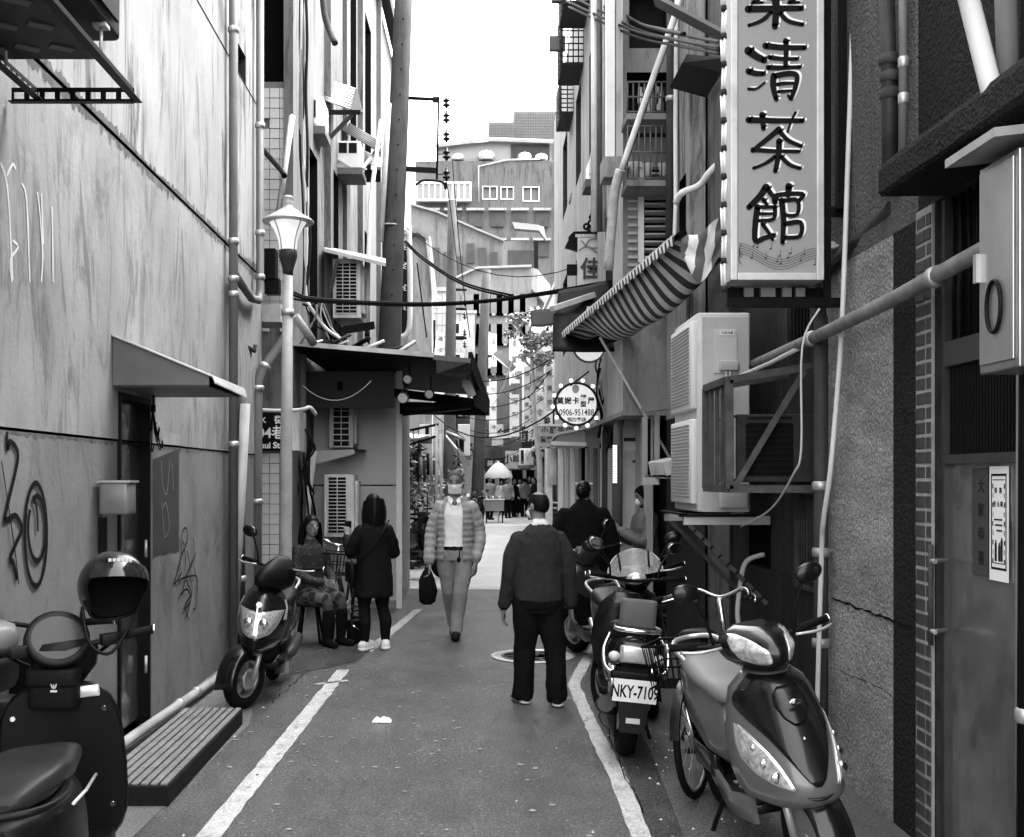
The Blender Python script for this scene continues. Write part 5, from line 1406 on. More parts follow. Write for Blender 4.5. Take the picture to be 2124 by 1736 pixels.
MB().tube([at(1256, 510, 15.05), at(1300, 505, 15.05)], .03, 8).build('arm', dark_iron, T)

# ================================================================ round bulb sign
T = thing('round_salon_sign', 'round white salon sign ringed with bulbs and a phone number', 'sign', at(1196, 885, 14))
c = at(1196, 838, 14.0); r = 43 * 14 / FPX
MB().lathe([(r, 0), (r, .10)], c + Vector((0, .0, 0)), 40, (0, 1, 0)).build('panel', M('white_sign_acrylic', .74, .4, var=.05, emit=.06), T)
MB().tube([c + Vector((r * 1.02 * math.cos(a * PI / 20), .0, r * 1.02 * math.sin(a * PI / 20))) for a in range(40)], .017, 8, closed=True).build('rim', M('dark_rim', .10, .5), T)
for i in range(13):
 a = R(20 + i * 27.7)
 MB().ball(c + Vector((r * 1.16 * math.cos(a), 0, r * 1.16 * math.sin(a))), .024, 10, 8).build('bulb', M('white_bulb', .8, .2, emit=.3), T)
dk = M('sign_dark_ink', .08, .6)
for s, px, py, sz in (('莫', 1162, 832, .09), ('妮', 1178, 832, .09), ('卡', 1194, 832, .09), ('髮', 1210, 825, .075), ('型', 1210, 839, .075), ('屋', 1226, 832, .09)):
 text_mesh(s, sz, dk, 'lettering', T, at(px, py, 13.992), (1, 0, 0), (0, 0, 1), .003, .003)
text_mesh('0906-951488', .115, dk, 'phone_number', T, at(1196, 856, 13.992), (1, 0, 0), (0, 0, 1), .001, .003, sx=.72)
text_mesh('預約專線', .06, dk, 'lettering', T, at(1196, 871, 13.992), (1, 0, 0), (0, 0, 1), .001, .003)
m = MB()   # faded print of a head with wavy hair
hc = at(1194, 808, 13.995)
m.add([hc + Vector((.045 * math.cos(a * PI / 8), 0, .055 * math.sin(a * PI / 8) + .01)) for a in range(16)], [tuple(range(16))])
m.build('faded_hair_print', M('faded_grey_print', .4, .7), T, fix=False)
m = MB(); m.add([hc + Vector((.028 * math.cos(a * PI / 8), -.002, .036 * math.sin(a * PI / 8) - .005)) for a in range(16)], [tuple(range(16))]); m.build('faded_face_print', M('faded_pale_print', .6, .7), T, fix=False)
MB().tube([c + Vector((r, .05, .02)), at(1286, 833, 14.3)], .05, 10).build('arm', M('sign_arm_dark', .07, .5), T)
for i in range(4):
 MB().ball(at(1252 + i * 6, 829 - (i % 2) * 3, 14.0), .026, 8, 6).build('bulb', MATS['white_bulb'], T)
MB().tube([at(1222, 770, 14), at(1183, 800, 14)], .012, 6).build('stay_wire', dark_iron, T)
# half hidden round lamp above it
T = thing('round_lamp_sign', 'white round lamp sign half hidden by the dark tarpaulin', 'sign', at(1222, 745, 13.6))
c = at(1222, 718, 13.6)
MB().lathe([(.19, 0), (.19, .12)], c, 32, (0, 1, 0)).build('panel', M('white_sign_acrylic', .74), T)
MB().tube([c + Vector((.195 * math.cos(a * PI / 16), 0, .195 * math.sin(a * PI / 16))) for a in range(32)], .014, 6, closed=True).build('rim', M('thin_grey_rim', .25, .5), T)
# rectangular noodle sign with curved hood
T = thing('noodle_shop_sign', 'pale rectangular shop sign with grey characters under a curved hood', 'sign', at(1165, 925, 16))
A = at(1118, 884, 16); B = at(1214, 926, 16)
MB().bb((A.x, 16, B.z), (B.x, 16.1, A.z)).build('panel', M('pale_grey_sign', .46, .5, var=.15), T)
MB().bb((A.x - .02, 15.98, A.z), (B.x, 16.12, A.z + .03)).build('top_rail', white_enamel, T)
for s, px, py, sz in (('小', 1130, 893, .10), ('胖', 1147, 893, .10), ('牛', 1164, 893, .10), ('肉', 1181, 893, .10), ('麵', 1198, 893, .10), ('營業中', 1140, 912, .09)):
 text_mesh(s, sz, M('grey_lettering', .14, .6), 'lettering', T, at(px, py, 15.99), (1, 0, 0), (0, 0, 1), .003, .003)
T = thing('curved_shop_hood', 'curved pale shop hood with rounded end below the bulb sign', 'canopy', at(1180, 926, 15.2))
hp = [(1143, 921), (1145, 908), (1156, 898), (1180, 893), (1214, 885)]
m = MB(); m.grid([[at(x, y, 15.0) for x, y in smooth_path([Vector((a, b, 0)) for a, b in hp], 4) for x, y in [(x, y)]] if False else [at(v.x, v.y, 15.0) for v in smooth_path([Vector((a, b, 0)) for a, b in hp], 4)], [at(v.x, v.y, 15.0) + Vector((.1, .9, 0)) for v in smooth_path([Vector((a, b, 0)) for a, b in hp], 4)]], 0, True, (0, 0, -.03)); m.build('hood_shell', M('hood_pale', .5, .4, var=.2), T)
MB().beam(at(1143, 919, 15), at(1216, 922, 15.0), .05, .05).build('lower_edge', M('hood_edge', .62, .4), T)
MB().prism([at(1150, 916, 15.02), at(1160, 902, 15.02), at(1212, 890, 15.02), at(1214, 917, 15.02)], (0, .02, 0)).build('hood_end', M('hood_end_grey', .28, .5), T)

# ================================================================ lower shop front on the right, behind the parked scooters
LS = thing('shop_partition', 'pale plywood partition with papers and a drain pipe behind the rider', 'partition', at(1320, 1010, 13))
MB().bb(at(1286, 850, 12.9), (at(1345, 0, 12.9).x, 12.95, .0)).build('panel', M('pale_plywood', .46, .7, var=.2, sc=3, stain=.2), LS)
MB().bb((at(1345, 0, 12.9).x + .01, 12.5, 0), (2.0, 12.6, 3.0)).build('dark_side', smooth_dk, LS)
for (x, y, w, h, v) in ((1312, 925, 34, 20, .6), (1312, 912, 36, 8, .1), (1322, 957, 20, 5, .12), (1335, 995, 8, 24, .2)):
 MB().box(at(x, y, 12.885), (w * 12.9 / FPX, .008, h * 12.9 / FPX)).build('pasted_paper', M('paper_%d' % int(v * 100), v, .8, var=.15), LS)
pipe('drain_pipe', 'thick grey drain pipe with an angled neck beside the bulb sign', [at(1305, 840, 12.7), at(1288, 865, 12.6), at(1282, 885, 12.6), at(1281, 1130, 12.6)], .055, pvc, [], n=12)
T = thing('led_strip', 'vertical string of small white lights on the drain pipe', 'lights', at(1275, 1005, 12.5))
for i in range(16):
 for dx in (-3, 2):
  MB().ball(at(1276 + dx, 925 + i * 5, 12.5), .011, 6, 5).build('led', M('led_white', .8, .2, emit=.3), T)
MB().bb(at(1270, 922, 12.52), at(1281, 1004, 12.54)).build('backing', black, T)
T = thing('aluminium_frame', 'open aluminium window frame standing between the partition and the tall air conditioner', 'window', at(1360, 1000, 11))
al = M('aluminium_profile', .4, .4, .6, var=.2)
for a, b in (((1337, 865), (1337, 998)), ((1362, 855), (1362, 1005)), ((1337, 990), (1362, 998)), ((1335, 850), (1400, 842)), ((1362, 985), (1405, 990))):
 MB().beam(at(*a, 11.2), at(*b, 11.2 if b[0] < 1390 else 10.6), .05, .06, up=(0, 1, 0)).build('profile', al, T)
MB().bb(at(1340, 868, 11.25), at(1349, 985, 11.27)).build('glass_pane', glass_dark, T)
MB().bb(at(1335, 990, 11.15), at(1362, 1005, 11.3)).build('sill', aged_white, T)
T = thing('old_air_conditioner', 'small dented pale box lying on a shelf behind the tall air conditioner', 'box', at(1385, 985, 10.4))
MB().box(at(1383, 968, 10.4), (.2, .4, .14), (0, R(-12), .2)).build('casing', aged_white, T, bevel=.01)
MB().bb(at(1366, 985, 10.2), at(1402, 990, 10.8)).build('shelf', dark_iron, T)
for i in range(26):
 rnd = random.Random(300 + i)
 x = rnd.uniform(1238, 1282); y0 = rnd.uniform(735, 800); y1 = y0 + rnd.uniform(60, 160)
 Yc = rnd.uniform(13.3, 14.2)
 pts = [at(x, y0, Yc), at(x + rnd.uniform(-9, 9), lerp(y0, y1, .35), Yc), at(x + rnd.uniform(-12, 12), lerp(y0, y1, .7), Yc), at(x + rnd.uniform(-8, 8), y1, Yc)]
 pipe('cable', 'dark tangled cable hanging from the pole behind the bulb sign', pts, rnd.choice((.008, .012, .02)), rnd.choice((cable_black, cable_black, pvc_light, M('grey_cable', .4))), [], bend=4, n=5, cat='cable', group='tangled cables behind the bulb sign')
P4 = pole('thin right hand utility pole wrapped in tangled cables', (at(1262, 0, 14.3).x, 14.3, 0), at(1262, 690, 14.3), .09, .08)
# ================================================================ buildings down the alley
far_w = M('far_pale_wall', .44, .85, var=.2, sc=.6, streak=.35, stain=.15, zs=.2)
far_g = M('far_grey_wall', .34, .85, var=.22, sc=.5, streak=.4, stain=.2, zs=.2)
far_d = M('far_dark_opening', .14, .5, var=.4, sc=1.5)
def block(label, x_face, y0, y1, z1, side, wall, holes, end_holes=(), depth=5.0, cat='building'):
 """row house; side=-1 left of the alley, +1 right"""
 T = thing('row_house', label, cat, (x_face + side * 2, (y0 + y1) / 2, 0))
 m = MB(); wall_holes(y0, y1, 0, z1, list(holes), lambda u, z, d: Vector((x_face + side * d, u, z)), .3, m, 0, 1, mi_back=1); m.build('facade', [wall, far_d], T)
 xe = x_face + side * depth
 m = MB(); wall_holes(min(x_face, xe), max(x_face, xe), 0, z1, list(end_holes), lambda u, z, d: Vector((u, y0 + d, z)), .3, m, 0, 1, mi_back=1); m.build('end_wall', [wall, far_d], T)
 MB().bb((x_face + side * .35, y0 + .35, 0), (xe, y1, z1 - .02)).build('core_wall', far_g, T)
 MB().bb((x_face - side * .08, y0 - .08, z1), (xe, y1 + .05, z1 + .12)).build('roof_slab', far_g, T)
 return T
def winrow(y0, y1, n, zs, h, w=.9):
 out = []
 for z in zs:
  for i in range(n):
   c = lerp(y0, y1, (i + .5) / n)
   out.append((c - w / 2, c + w / 2, z, z + h))
 return out
block('pale narrow row house just past the thick concrete pole', -1.35, 27, 33.5, 7.6, -1, far_w, winrow(27, 33.5, 3, (3.4, 5.6), 1.2) + [(28, 32.5, 0, 2.3)])
block('white tiled row house behind the slim utility pole', -.62, 34, 45, 7.4, -1, far_w, winrow(34, 45, 4, (3.2, 5.4), 1.2) + [(35, 44, 0, 2.4)])
block('grey row house beside the far umbrella', .3, 46, 57, 8.5, -1, far_g, winrow(46, 57, 4, (3.4, 5.9), 1.3) + [(47, 56, 0, 2.6)])
block('pale right hand row house past the bulb sign', 2.7, 24.2, 39, 7.5, 1, far_w, winrow(24.2, 39, 5, (3.2, 5.6), 1.2, 1.2) + [(25, 38, 0, 2.5)])
block('far right row house with barred balconies', 3.35, 40, 58, 8, 1, far_w, winrow(40, 58, 6, (3.2, 5.8), 1.3, 1.3) + [(41, 57, 0, 2.6)])
# white tile lines on the tiled row house end wall
m = MB()
e = -.62
gm = M('tile_joint', .3, .8)
for i in range(17):
 x = lerp(-3.2, e, i / 16); MB
 m.bb((x - .008, 33.99, .5), (x + .008, 33.996, 7.4))
for i in range(14):
 z = 2.4 + i * .36
 m.bb((-3.2, 33.985, z), (e, 33.992, z + .02))
m.build('tile_joint_grid', gm, label='thin grey joints between the tiles of the white row house', kind='stuff')
def tower(name, label, x0, x1, ytop, ybot, Y, dep, mat, wins=(), side_px=None):
 A = at(x0, ytop, Y); B = at(x1, ybot, Y)
 T = thing(name, label, 'building', ((A.x + B.x) / 2, Y, 0))
 hs = []
 for (a, b, c, d) in wins:
  p = at(a, b, Y); q = at(c, d, Y); hs.append((p.x, q.x, q.z, p.z))
 m = MB(); wall_holes(A.x, B.x, 0, A.z, hs, lambda u, z, d: Vector((u, Y + d, z)), .25, m, 0, 1, mi_back=1); m.build('front_wall', [mat, M('far_glass', .22, .25, var=.3, sc=1)], T)
 MB().bb((A.x, Y + .3, 0), (B.x, Y + dep, A.z - .01)).build('core_wall', mat, T)
 for (p0, p1, z0, z1) in hs:
  w = max(.06, (p1 - p0) * .05)
  m = MB(); m.bb((p0 - w, Y - .05, z0 - w), (p1 + w, Y + .04, z0)); m.bb((p0 - w, Y - .05, z1), (p1 + w, Y + .04, z1 + w)); m.bb((p0 - w, Y - .05, z0), (p0, Y + .04, z1)); m.bb((p1, Y - .05, z0), (p1 + w, Y + .04, z1)); m.bb(((p0 + p1) / 2 - w * .4, Y - .04, z0), ((p0 + p1) / 2 + w * .4, Y + .03, z1))
  m.build('window_frame', white_enamel, T)
 return T
ap = M('apartment_grey_render', .2, .85, var=.3, sc=.25, streak=.5, stain=.3, zs=.15)
AP = tower('apartment_block', 'grey apartment block with roof water tanks closing the view', 862, 1166, 334, 1000, 75, 12, ap, [(1002, 388, 1030, 412), (1040, 389, 1064, 412), (1086, 389, 1117, 416)])
Yb = 75
# caged window bay
A = at(866, 385, Yb); B = at(976, 421, Yb)
MB().bb((A.x, Yb - .7, B.z), (B.x, Yb, A.z)).build('window_bay', M('bay_glass', .3, .4, var=.3, sc=.5), AP)
for i in range(10):
 x = lerp(A.x, B.x, i / 9); MB().bb((x - .05, Yb - .8, B.z - .05), (x + .05, Yb - .7, A.z + .05)).build('bay_bar', white_enamel, AP)
for z in (A.z, B.z):
 MB().bb((A.x, Yb - .82, z - .06), (B.x, Yb - .7, z + .06)).build('bay_rail', white_enamel, AP)
for i in range(14):
 z = lerp(A.z, B.z, (i + .5) / 14); MB().bb((A.x, Yb - .72, z - .015), (B.x, Yb - .7, z + .015)).build('bay_slat', M('bay_slat', .35, .5), AP)
A = at(905, 303, Yb); B = at(1147, 334, Yb)
m = MB(); m.prism([Vector((A.x, Yb + 1, B.z)), Vector((B.x, Yb + 1, B.z)), at(1140, 296, Yb + 1), at(1015, 293, Yb + 1), at(905, 304, Yb + 1)], (0, 9, 0)); m.build('roof_shed', M('shed_sheet', .3, .6, var=.2, sc=.8), AP)
m = MB(); m.grid([[at(900, 306, Yb + .5), at(1018, 292, Yb + .5), at(1148, 297, Yb + .5)], [at(900, 304, Yb + 10), at(1018, 290, Yb + 10), at(1148, 295, Yb + 10)]], 0, False, (0, 0, .2)); m.build('shed_roof', M('shed_roof', .3, .6), AP)
MB().bb(at(1060, 300, Yb + .9), at(1140, 332, Yb + .95)).build('shed_opening', M('shed_dark', .12, .7), AP)
for x, r in ((950, 13), (1008, 18), (1088, 15), (1122, 13)):
 c = at(x, 334, Yb + .4); rr = r * Yb / FPX
 T = thing('water_tank', {950: 'small steel water tank at the left end of the apartment roof', 1008: 'large steel water tank in the middle of the apartment roof', 1088: 'steel water tank inside the roof shed opening', 1122: 'steel water tank at the shed corner'}[x], 'water tank', c)
 MB().lathe([(rr * .85, 0), (rr, .08), (rr, rr * .75), (rr * .8, rr * 1.0), (rr * .25, rr * 1.15), (rr * .2, rr * 1.25), (.01, rr * 1.27)], c, 18).build('drum', M('tank_steel', .6, .3, .8, var=.2), T)
 MB().lathe([(rr * 1.03, rr * .35), (rr * 1.03, rr * .42)], c, 18).build('hoop', galv, T)
MB().tube([at(1035, 418, Yb - .1), at(996, 425, Yb - .1)] if False else [at(993, 420, Yb - .15), at(993, 345, Yb - .15), at(1050, 332, Yb - .15), at(1120, 330, Yb - .15)], .06, 8).build('roof_pipe', galv, AP)
# side wing with stacked balconies
for i, (yt, yb_) in enumerate(((386, 420), (458, 495), (538, 575), (612, 645))):
 A = at(1166, yt, Yb - 1); B = at(1200, yb_, Yb - 1)
 MB().bb((A.x, Yb - 1, B.z - .3), (B.x, Yb + 4, B.z)).build('balcony_slab', far_g, AP)
 for j in range(6):
  x = lerp(A.x, B.x, j / 5); MB().bb((x - .03, Yb - 1.02, B.z), (x + .03, Yb - .96, A.z)).build('balcony_bar', white_enamel, AP)
 for z in (A.z, (A.z + B.z) / 2):
  MB().bb((A.x, Yb - 1.03, z - .04), (B.x, Yb - .95, z + .04)).build('balcony_rail', white_enamel, AP)
A = at(1166, 380, Yb); B = at(1222, 1000, Yb)
MB().bb((A.x + .02, Yb + 1, 0), (B.x + 8, Yb + 9, A.z)).build('side_wing', far_w, AP)
# tiled stair tower behind
tl = M('small_tile_cladding', .28, .6, var=.12, sc=.4)
TT = tower('tiled_tower', 'tiled stair tower rising behind the apartment block', 1066, 1186, 232, 1000, 98, 10, tl)
m = MB(); Yt = 97.9
A = at(1066, 232, Yt); B = at(1186, 330, Yt)
for i in range(25):
 x = lerp(A.x, B.x, i / 24); m.bb((x - .02, Yt, B.z), (x + .02, Yt + .03, A.z))
for i in range(18):
 z = lerp(B.z, A.z, i / 17); m.bb((A.x, Yt - .01, z - .02), (B.x, Yt + .02, z + .02))
m.build('tile_joint', M('tower_joint', .2, .8), TT)['kind'] = 'stuff'
T2 = tower('tiled_annex', 'lower tiled annex left of the stair tower', 1014, 1066, 254, 1000, 97, 8, tl)
m = MB(); A = at(1014, 254, 96.9); B = at(1066, 310, 96.9)
for i in range(12):
 x = lerp(A.x, B.x, i / 11); m.bb((x - .02, 96.9, B.z), (x + .02, 96.93, A.z))
for i in range(11):
 z = lerp(B.z, A.z, i / 10); m.bb((A.x, 96.88, z - .02), (B.x, 96.92, z + .02))
m.build('tile_joint', MATS['tower_joint'], T2)['kind'] = 'stuff'
MB().bb(at(1186, 240, 99), at(1192, 1000, 108)).build('corner_strip', tl, TT)
# mid distance buildings stepping up on the left and behind
mg = M('mid_grey_render', .24, .85, var=.2, sc=.4, streak=.35, stain=.15, zs=.2)
def gable(name, label, prof, Y, dep, mat):
 T = thing(name, label, 'building', (at(prof[0][0], 0, Y).x, Y, 0))
 pts = [at(x, y, Y) for x, y in prof]
 pts = [Vector((pts[0].x, Y, 0))] + pts + [Vector((pts[-1].x, Y, 0))]
 MB().prism(pts, (0, dep, 0)).build('front_wall', mat, T)
 tp = [at(x, y, Y) for x, y in prof]
 m = MB(); m.grid([[p + Vector((0, -.3, .02)) for p in tp], [p + Vector((0, dep, .02)) for p in tp]], 0, False, (0, 0, .1)); m.build('roof_edge', M('pale_parapet', .3, .8, var=.2), T)
 return T
GA = gable('stepped_house', 'grey house with a long sloping parapet below the apartment block', [(852, 428), (905, 443), (985, 478), (1045, 503)], 62, 8, mg)
for x in (905, 960):
 MB().bb(at(x, 450, 61.95), at(x + .8, 600, 62.0)).build('wall_joint', M('joint_dark', .2, .8), GA)
for k_ in range(12):
 a_ = at(880 + (k_ % 6) * 46, 440 + (k_ // 6) * 62, 74.9); MB().bb((a_.x, 74.8, a_.z - 1.0), (a_.x + .9, 74.95, a_.z)).build('lower_window', far_d, AP)
 MB().bb((a_.x - .15, 74.5, a_.z + .05), (a_.x + 1.05, 74.95, a_.z + .2)).build('window_hood', far_g, AP)
GB = gable('stepped_house', 'pale house with wooden rooftop lean to in front of the apartment block', [(935, 585), (990, 560), (1102, 556)], 54, 10, mg)
A = at(1045, 500, 56); B = at(1130, 556, 56)
MB().bb((A.x, 56, B.z), (B.x - .6, 62, A.z)).build('rooftop_room', mg, GB)
MB().bb((A.x + .2, 55.95, lerp(A.z, B.z, .35)), (A.x + 1.6, 56.0, lerp(A.z, B.z, .95))).build('rooftop_window', far_d, GB)
m = MB(); m.grid([[at(1068, 474, 55), at(1118, 478, 55), at(1134, 500, 55)], [at(1062, 460, 60), at(1115, 466, 60), at(1128, 470, 60)]], 0, False, (0, 0, -.12)); m.build('lean_to_roof', M('leanto_roof', .1, .6, var=.3), GB)
MB().beam(at(1112, 500, 55), at(1112, 560, 55), .2, .2).build('post', dark_iron, GB)
for k_ in range(7):
 a_ = at(872 + k_ * 24, 505 + (k_ % 4) * 9, 61.9); MB().bb((a_.x, 61.85, a_.z - 1.1), (a_.x + .42, 61.95, a_.z)).build('window', far_d, GA)
m = MB(); m.prism([at(1102, 556, 54), at(1102, 700, 54), at(1130, 700, 58), at(1130, 590, 58)], (.3, .2, 0)); m.build('side_wall', mg, GB)
m = MB(); m.grid([[at(1104, 600, 53.6), at(1140, 640, 53.6)], [at(1108, 590, 58), at(1145, 625, 58)]], 0, False, (0, 0, -.1)); m.build('side_awning', M('dull_awning', .12, .7), GB)
GC = gable('low_house', 'low gable roofed white house front just behind the thick pole', [(848, 492), (868, 490), (890, 505), (896, 620)], 26, .8, far_w)
MB().beam(at(888, 492, 25.8), at(905, 640, 25.8), .12, .12, up=(0, 1, 0)).build('fascia', white_enamel, GC)
MB().bb(at(833, 500, 22), at(846, 700, 22.05)).build('sign_board', M('dark_board', .05, .6), label='tall dark board with scrawled marks beside the concrete pole', cat='board')
m = MB()
for i, y in enumerate((505, 545, 590, 630)):
 c = at(839, y, 21.98)
 m.tube(smooth_path([c + Vector((dx * .012, 0, -j * .025)) for j, dx in enumerate((0, 3, -3, 2, -2, 3))], 3), .007, 5)
m.build('chalk_scrawl', white_enamel, label='pale scrawled squiggles on the tall dark board', cat='scrawl')
pipe('conduit', 'white curved conduit hooking under the dark board', [at(848, 470, 21), at(850, 560, 21), at(850, 660, 21), at(845, 690, 21), at(832, 700, 21)], .05, white_enamel, [], bend=4)

# ---- awnings, boxes and signs along the far street
rnd = random.Random(77)
def vsign(label, x0, x1, y0, y1, Y, v=.7, marks=3):
 A = at(x0, y0, Y); B = at(x1, y1, Y)
 T = thing('shop_sign', label, 'sign', ((A.x + B.x) / 2, Y, B.z))
 MB().bb((A.x, Y, B.z), (B.x, Y + .2, A.z)).build('panel', M('far_sign_%d' % int(v * 100), v, .5, var=.25, sc=2.5), T)
 m = .03 * Y / 20
 MB().bb((A.x - m, Y - .02, B.z - m), (A.x, Y + .22, A.z + m)).build('frame', white_enamel, T)
 chars = '美食小吃茶酒商店冰飯麵湯'
 h = (A.z - B.z) / max(1, marks)
 for i in range(marks):
  s = chars[(int(x0) + i * 5) % len(chars)]
  text_mesh(s, min(h * .8, (B.x - A.x) * .85), M('far_sign_ink', .22, .6), 'lettering', T, ((A.x + B.x) / 2, Y - .02, A.z - h * (i + .5)), (1, 0, 0), (0, 0, 1), .004, .004)
 return T
SIG = [(1017, 1030, 692, 760, 48, .75), (1018, 1030, 790, 905, 46, .78), (1060, 1078, 698, 795, 44, .62), (1061, 1077, 818, 905, 43, .75), (1087, 1100, 760, 820, 38, .4), (1087, 1098, 826, 880, 36, .5), (1110, 1128, 728, 800, 34, .3), (1112, 1128, 812, 900, 32, .6), (1003, 1014, 800, 870, 50, .6), (1040, 1052, 720, 800, 56, .4), (1040, 1052, 830, 920, 55, .7), (1134, 1146, 760, 850, 26, .55), (908, 920, 690, 740, 30, .7), (965, 980, 780, 850, 44, .7)]
wd = ['white', 'white', 'grey', 'white', 'dark', 'grey', 'dark', 'pale', 'pale', 'dark', 'white', 'grey', 'white', 'white']
where = ['above the umbrella', 'hanging close over the umbrella', 'beside the barred balcony', 'under the barred balcony', 'with figures in a framed panel', 'low and narrow on the right row', 'in a white frame near the bulb sign', 'left of the salon bulb sign', 'beside the third pole', 'deep in the street', 'deep in the street over the crowd', 'next to the bulb sign stay wire', 'behind the first concrete pole', 'between the two thin poles']
for s, w, q in zip(SIG, wd, where):
 vsign(f'{w} vertical shop sign {q}', *s[:5], s[5], 3 if s[3] - s[2] > 70 else 2)
def awn(label, a, b, c, d, Y, v, name='shop_awning'):
 T = thing(name, label, 'awning', at(a[0], a[1], Y))
 P = [at(*a, Y), at(*b, Y), at(*c, Y + 1.5), at(*d, Y + 1.5)]
 rows = [[P[0].lerp(P[1], u / 6).lerp(P[3].lerp(P[2], u / 6), t / 4) + Vector((0, 0, .02 * math.sin(u * 2))) for u in range(7)] for t in range(5)]
 MB().grid(rows, 0, True, (0, 0, -.03)).build('canvas', M('awning_%d' % int(v * 100), v, .8, var=.2, sc=3), T)
 MB().tube([P[0], P[1]], .03, 6).build('front_bar', galv, T)
 return T
awn('dark awning jutting beneath the black canopy on the left row', (925, 895), (965, 912), (960, 902), (930, 888), 26, .06)
awn('pale triangular awning sloping above the far scooters', (925, 905), (975, 965), (960, 960), (925, 900), 24, .5)
awn('pale awning on a bracket over the left shops', (838, 915), (890, 905), (890, 897), (842, 900), 20, .62)
awn('dark curved awning below the far right balcony', (1070, 960), (1128, 968), (1120, 950), (1065, 945), 46, .10)
awn('grey shop awning under the far signs', (1020, 912), (1072, 905), (1068, 896), (1024, 900), 50, .3)
awn('dark tilted awning at the foot of the tree', (1020, 735), (1060, 770), (1070, 760), (1035, 725), 40, .08)
box_ac('white air conditioner with dark louvres on the left row', (870, 880), (892, 908), 21, .4, [(.55, .9, .1, .9)])
box_ac('white air conditioner boxed beside the slim pole', (950, 880), (975, 945), 27, .5, [(.1, .5, .1, .6)])
box_ac('pale air conditioner on the far right shop front', (1078, 930), (1106, 965), 40, .6, [(.08, .3, .1, .9)])
box_ac('pale box air conditioner under the stepped house roof', (1160, 600), (1176, 618), 45, .5, [(.2, .8, .2, .8)])
def barred(label, x0, x1, y0, y1, Y, n, dep=1.2):
 A = at(x0, y0, Y); B = at(x1, y1, Y)
 T = thing('barred_balcony', label, 'balcony', (A.x, Y, B.z))
 bm_ = M('white_far_bars', .66, .5)
 MB().bb((A.x, Y, B.z - .2), (B.x, Y + dep, B.z)).build('slab', far_g, T)
 for i in range(n + 1):
  x = lerp(A.x, B.x, i / n); MB().bb((x - .03, Y - .03, B.z), (x + .03, Y + .03, A.z)).build('bar', bm_, T)
 for i in range(9):
  z = lerp(B.z, A.z, i / 8); MB().bb((B.x - .03, Y, z - .02), (B.x + .03, Y + dep, z + .02)).build('side_rail', bm_, T)
 for z in (A.z, (A.z + B.z) / 2): MB().bb((A.x, Y - .04, z - .04), (B.x, Y + .04, z + .04)).build('rail', bm_, T)
barred('white barred balcony hanging behind the tree branches', 1072, 1098, 700, 770, 42, 7)
barred('pale barred balcony over the right row shops', 1128, 1150, 690, 740, 36, 6)
barred('white caged balcony under the stepped house', 1100, 1120, 640, 690, 50, 5)
# rows of further cables and a red lamp string
for i in range(7):
 cable('far wire strung between the rows of shops', sag(at(900 + i * 8, 760 + i * 28, 24 + i * 3), at(1150 - i * 4, 740 + i * 26, 22 + i * 3), .4 + .05 * i), .012, group='far wires across the street', bend=0, n=5)
# ---- umbrella and food cart
um = at(1034, 1090, 42); um.z = 0
T = thing('street_umbrella', 'pale scalloped street umbrella over a food cart', 'umbrella', um)
ztop = at(0, 958, 42).z; zed = at(0, 985, 42).z
m = MB(); n = 16
rings = []
for t in (0.02, .3, .6, .85, 1):
 rings.append([um + Vector((.52 * t * math.cos(2 * PI * j / n), .52 * t * math.sin(2 * PI * j / n), ztop - (ztop - zed) * t ** 1.6)) for j in range(n)])
rings.append([um + Vector((.53 * math.cos(2 * PI * j / n), .53 * math.sin(2 * PI * j / n), zed - .10 - .04 * (j % 2))) for j in range(n)])
m.loft(rings, cap=False); m.build('canopy', M('umbrella_cloth', .6, .8, var=.1), T)
MB().tube([um, um + Vector((0, 0, ztop + .05))], .025, 8).build('pole', white_enamel, T)
ct = at(1026, 1085, 41); ct.z = 0
T = thing('food_cart', 'small grey food cart heaped with goods beside the far crowd', 'cart', ct)
MB().bb(ct + Vector((-.35, 0, .45)), ct + Vector((.35, .5, .85))).build('bin', M('cart_grey', .3, .5, var=.3), T, bevel=.02)
MB().bb(ct + Vector((-.38, -.03, .86)), ct + Vector((.38, .53, .9))).build('tray', white_enamel, T)
for dx in (-.3, .3):
 MB().tube([ct + Vector((dx, .2, 0)), ct + Vector((dx, .2, .45))], .03, 6).build('leg', dark_iron, T)
for i in range(6):
 MB().ball(ct + Vector((-.3 + i * .12, .2, .95)), .06, 8, 6).build('goods_bag', M('goods_%d' % (i % 2), (.6, .3)[i % 2], .7), thing('goods_bag', 'pale lump of goods heaped on the far food cart', 'goods', ct + Vector((-.3 + i * .12, .2, .9)), group='goods on the food cart'))
# ---- leafy tree and plants
def leaves(mb, c, rad, n, size, rnd, flat=.6):
 for i in range(n):
  d = Vector((rnd.gauss(0, 1), rnd.gauss(0, 1), rnd.gauss(0, 1))).normalized() * (rnd.random() ** .45)
  p = Vector(c) + Vector((d.x * rad[0], d.y * rad[1], d.z * rad[2]))
  a = Vector((rnd.uniform(-1, 1), rnd.uniform(-1, 1), rnd.uniform(-.9, .3))).normalized() * size * rnd.uniform(.7, 1.4)
  b = a.cross(Vector((rnd.uniform(-1, 1), rnd.uniform(-1, 1), 1))).normalized() * size * .32
  mid = p + a * .5
  mb.add([p, mid + b, p + a, mid - b], [(0, 1, 2, 3)], rnd.choice((0, 0, 1)), True)
leaf_a = M('leaf_mid', .26, .45, var=.4, sc=3); leaf_b = M('leaf_pale', .5, .4, var=.3, sc=3); leaf_c = M('leaf_dark', .05, .5, var=.4, sc=5)
tb = Vector((1.75, 27.5, 0))
T = thing('leafy_tree', 'leafy tree reaching over the alley below the striped awning', 'tree', tb)
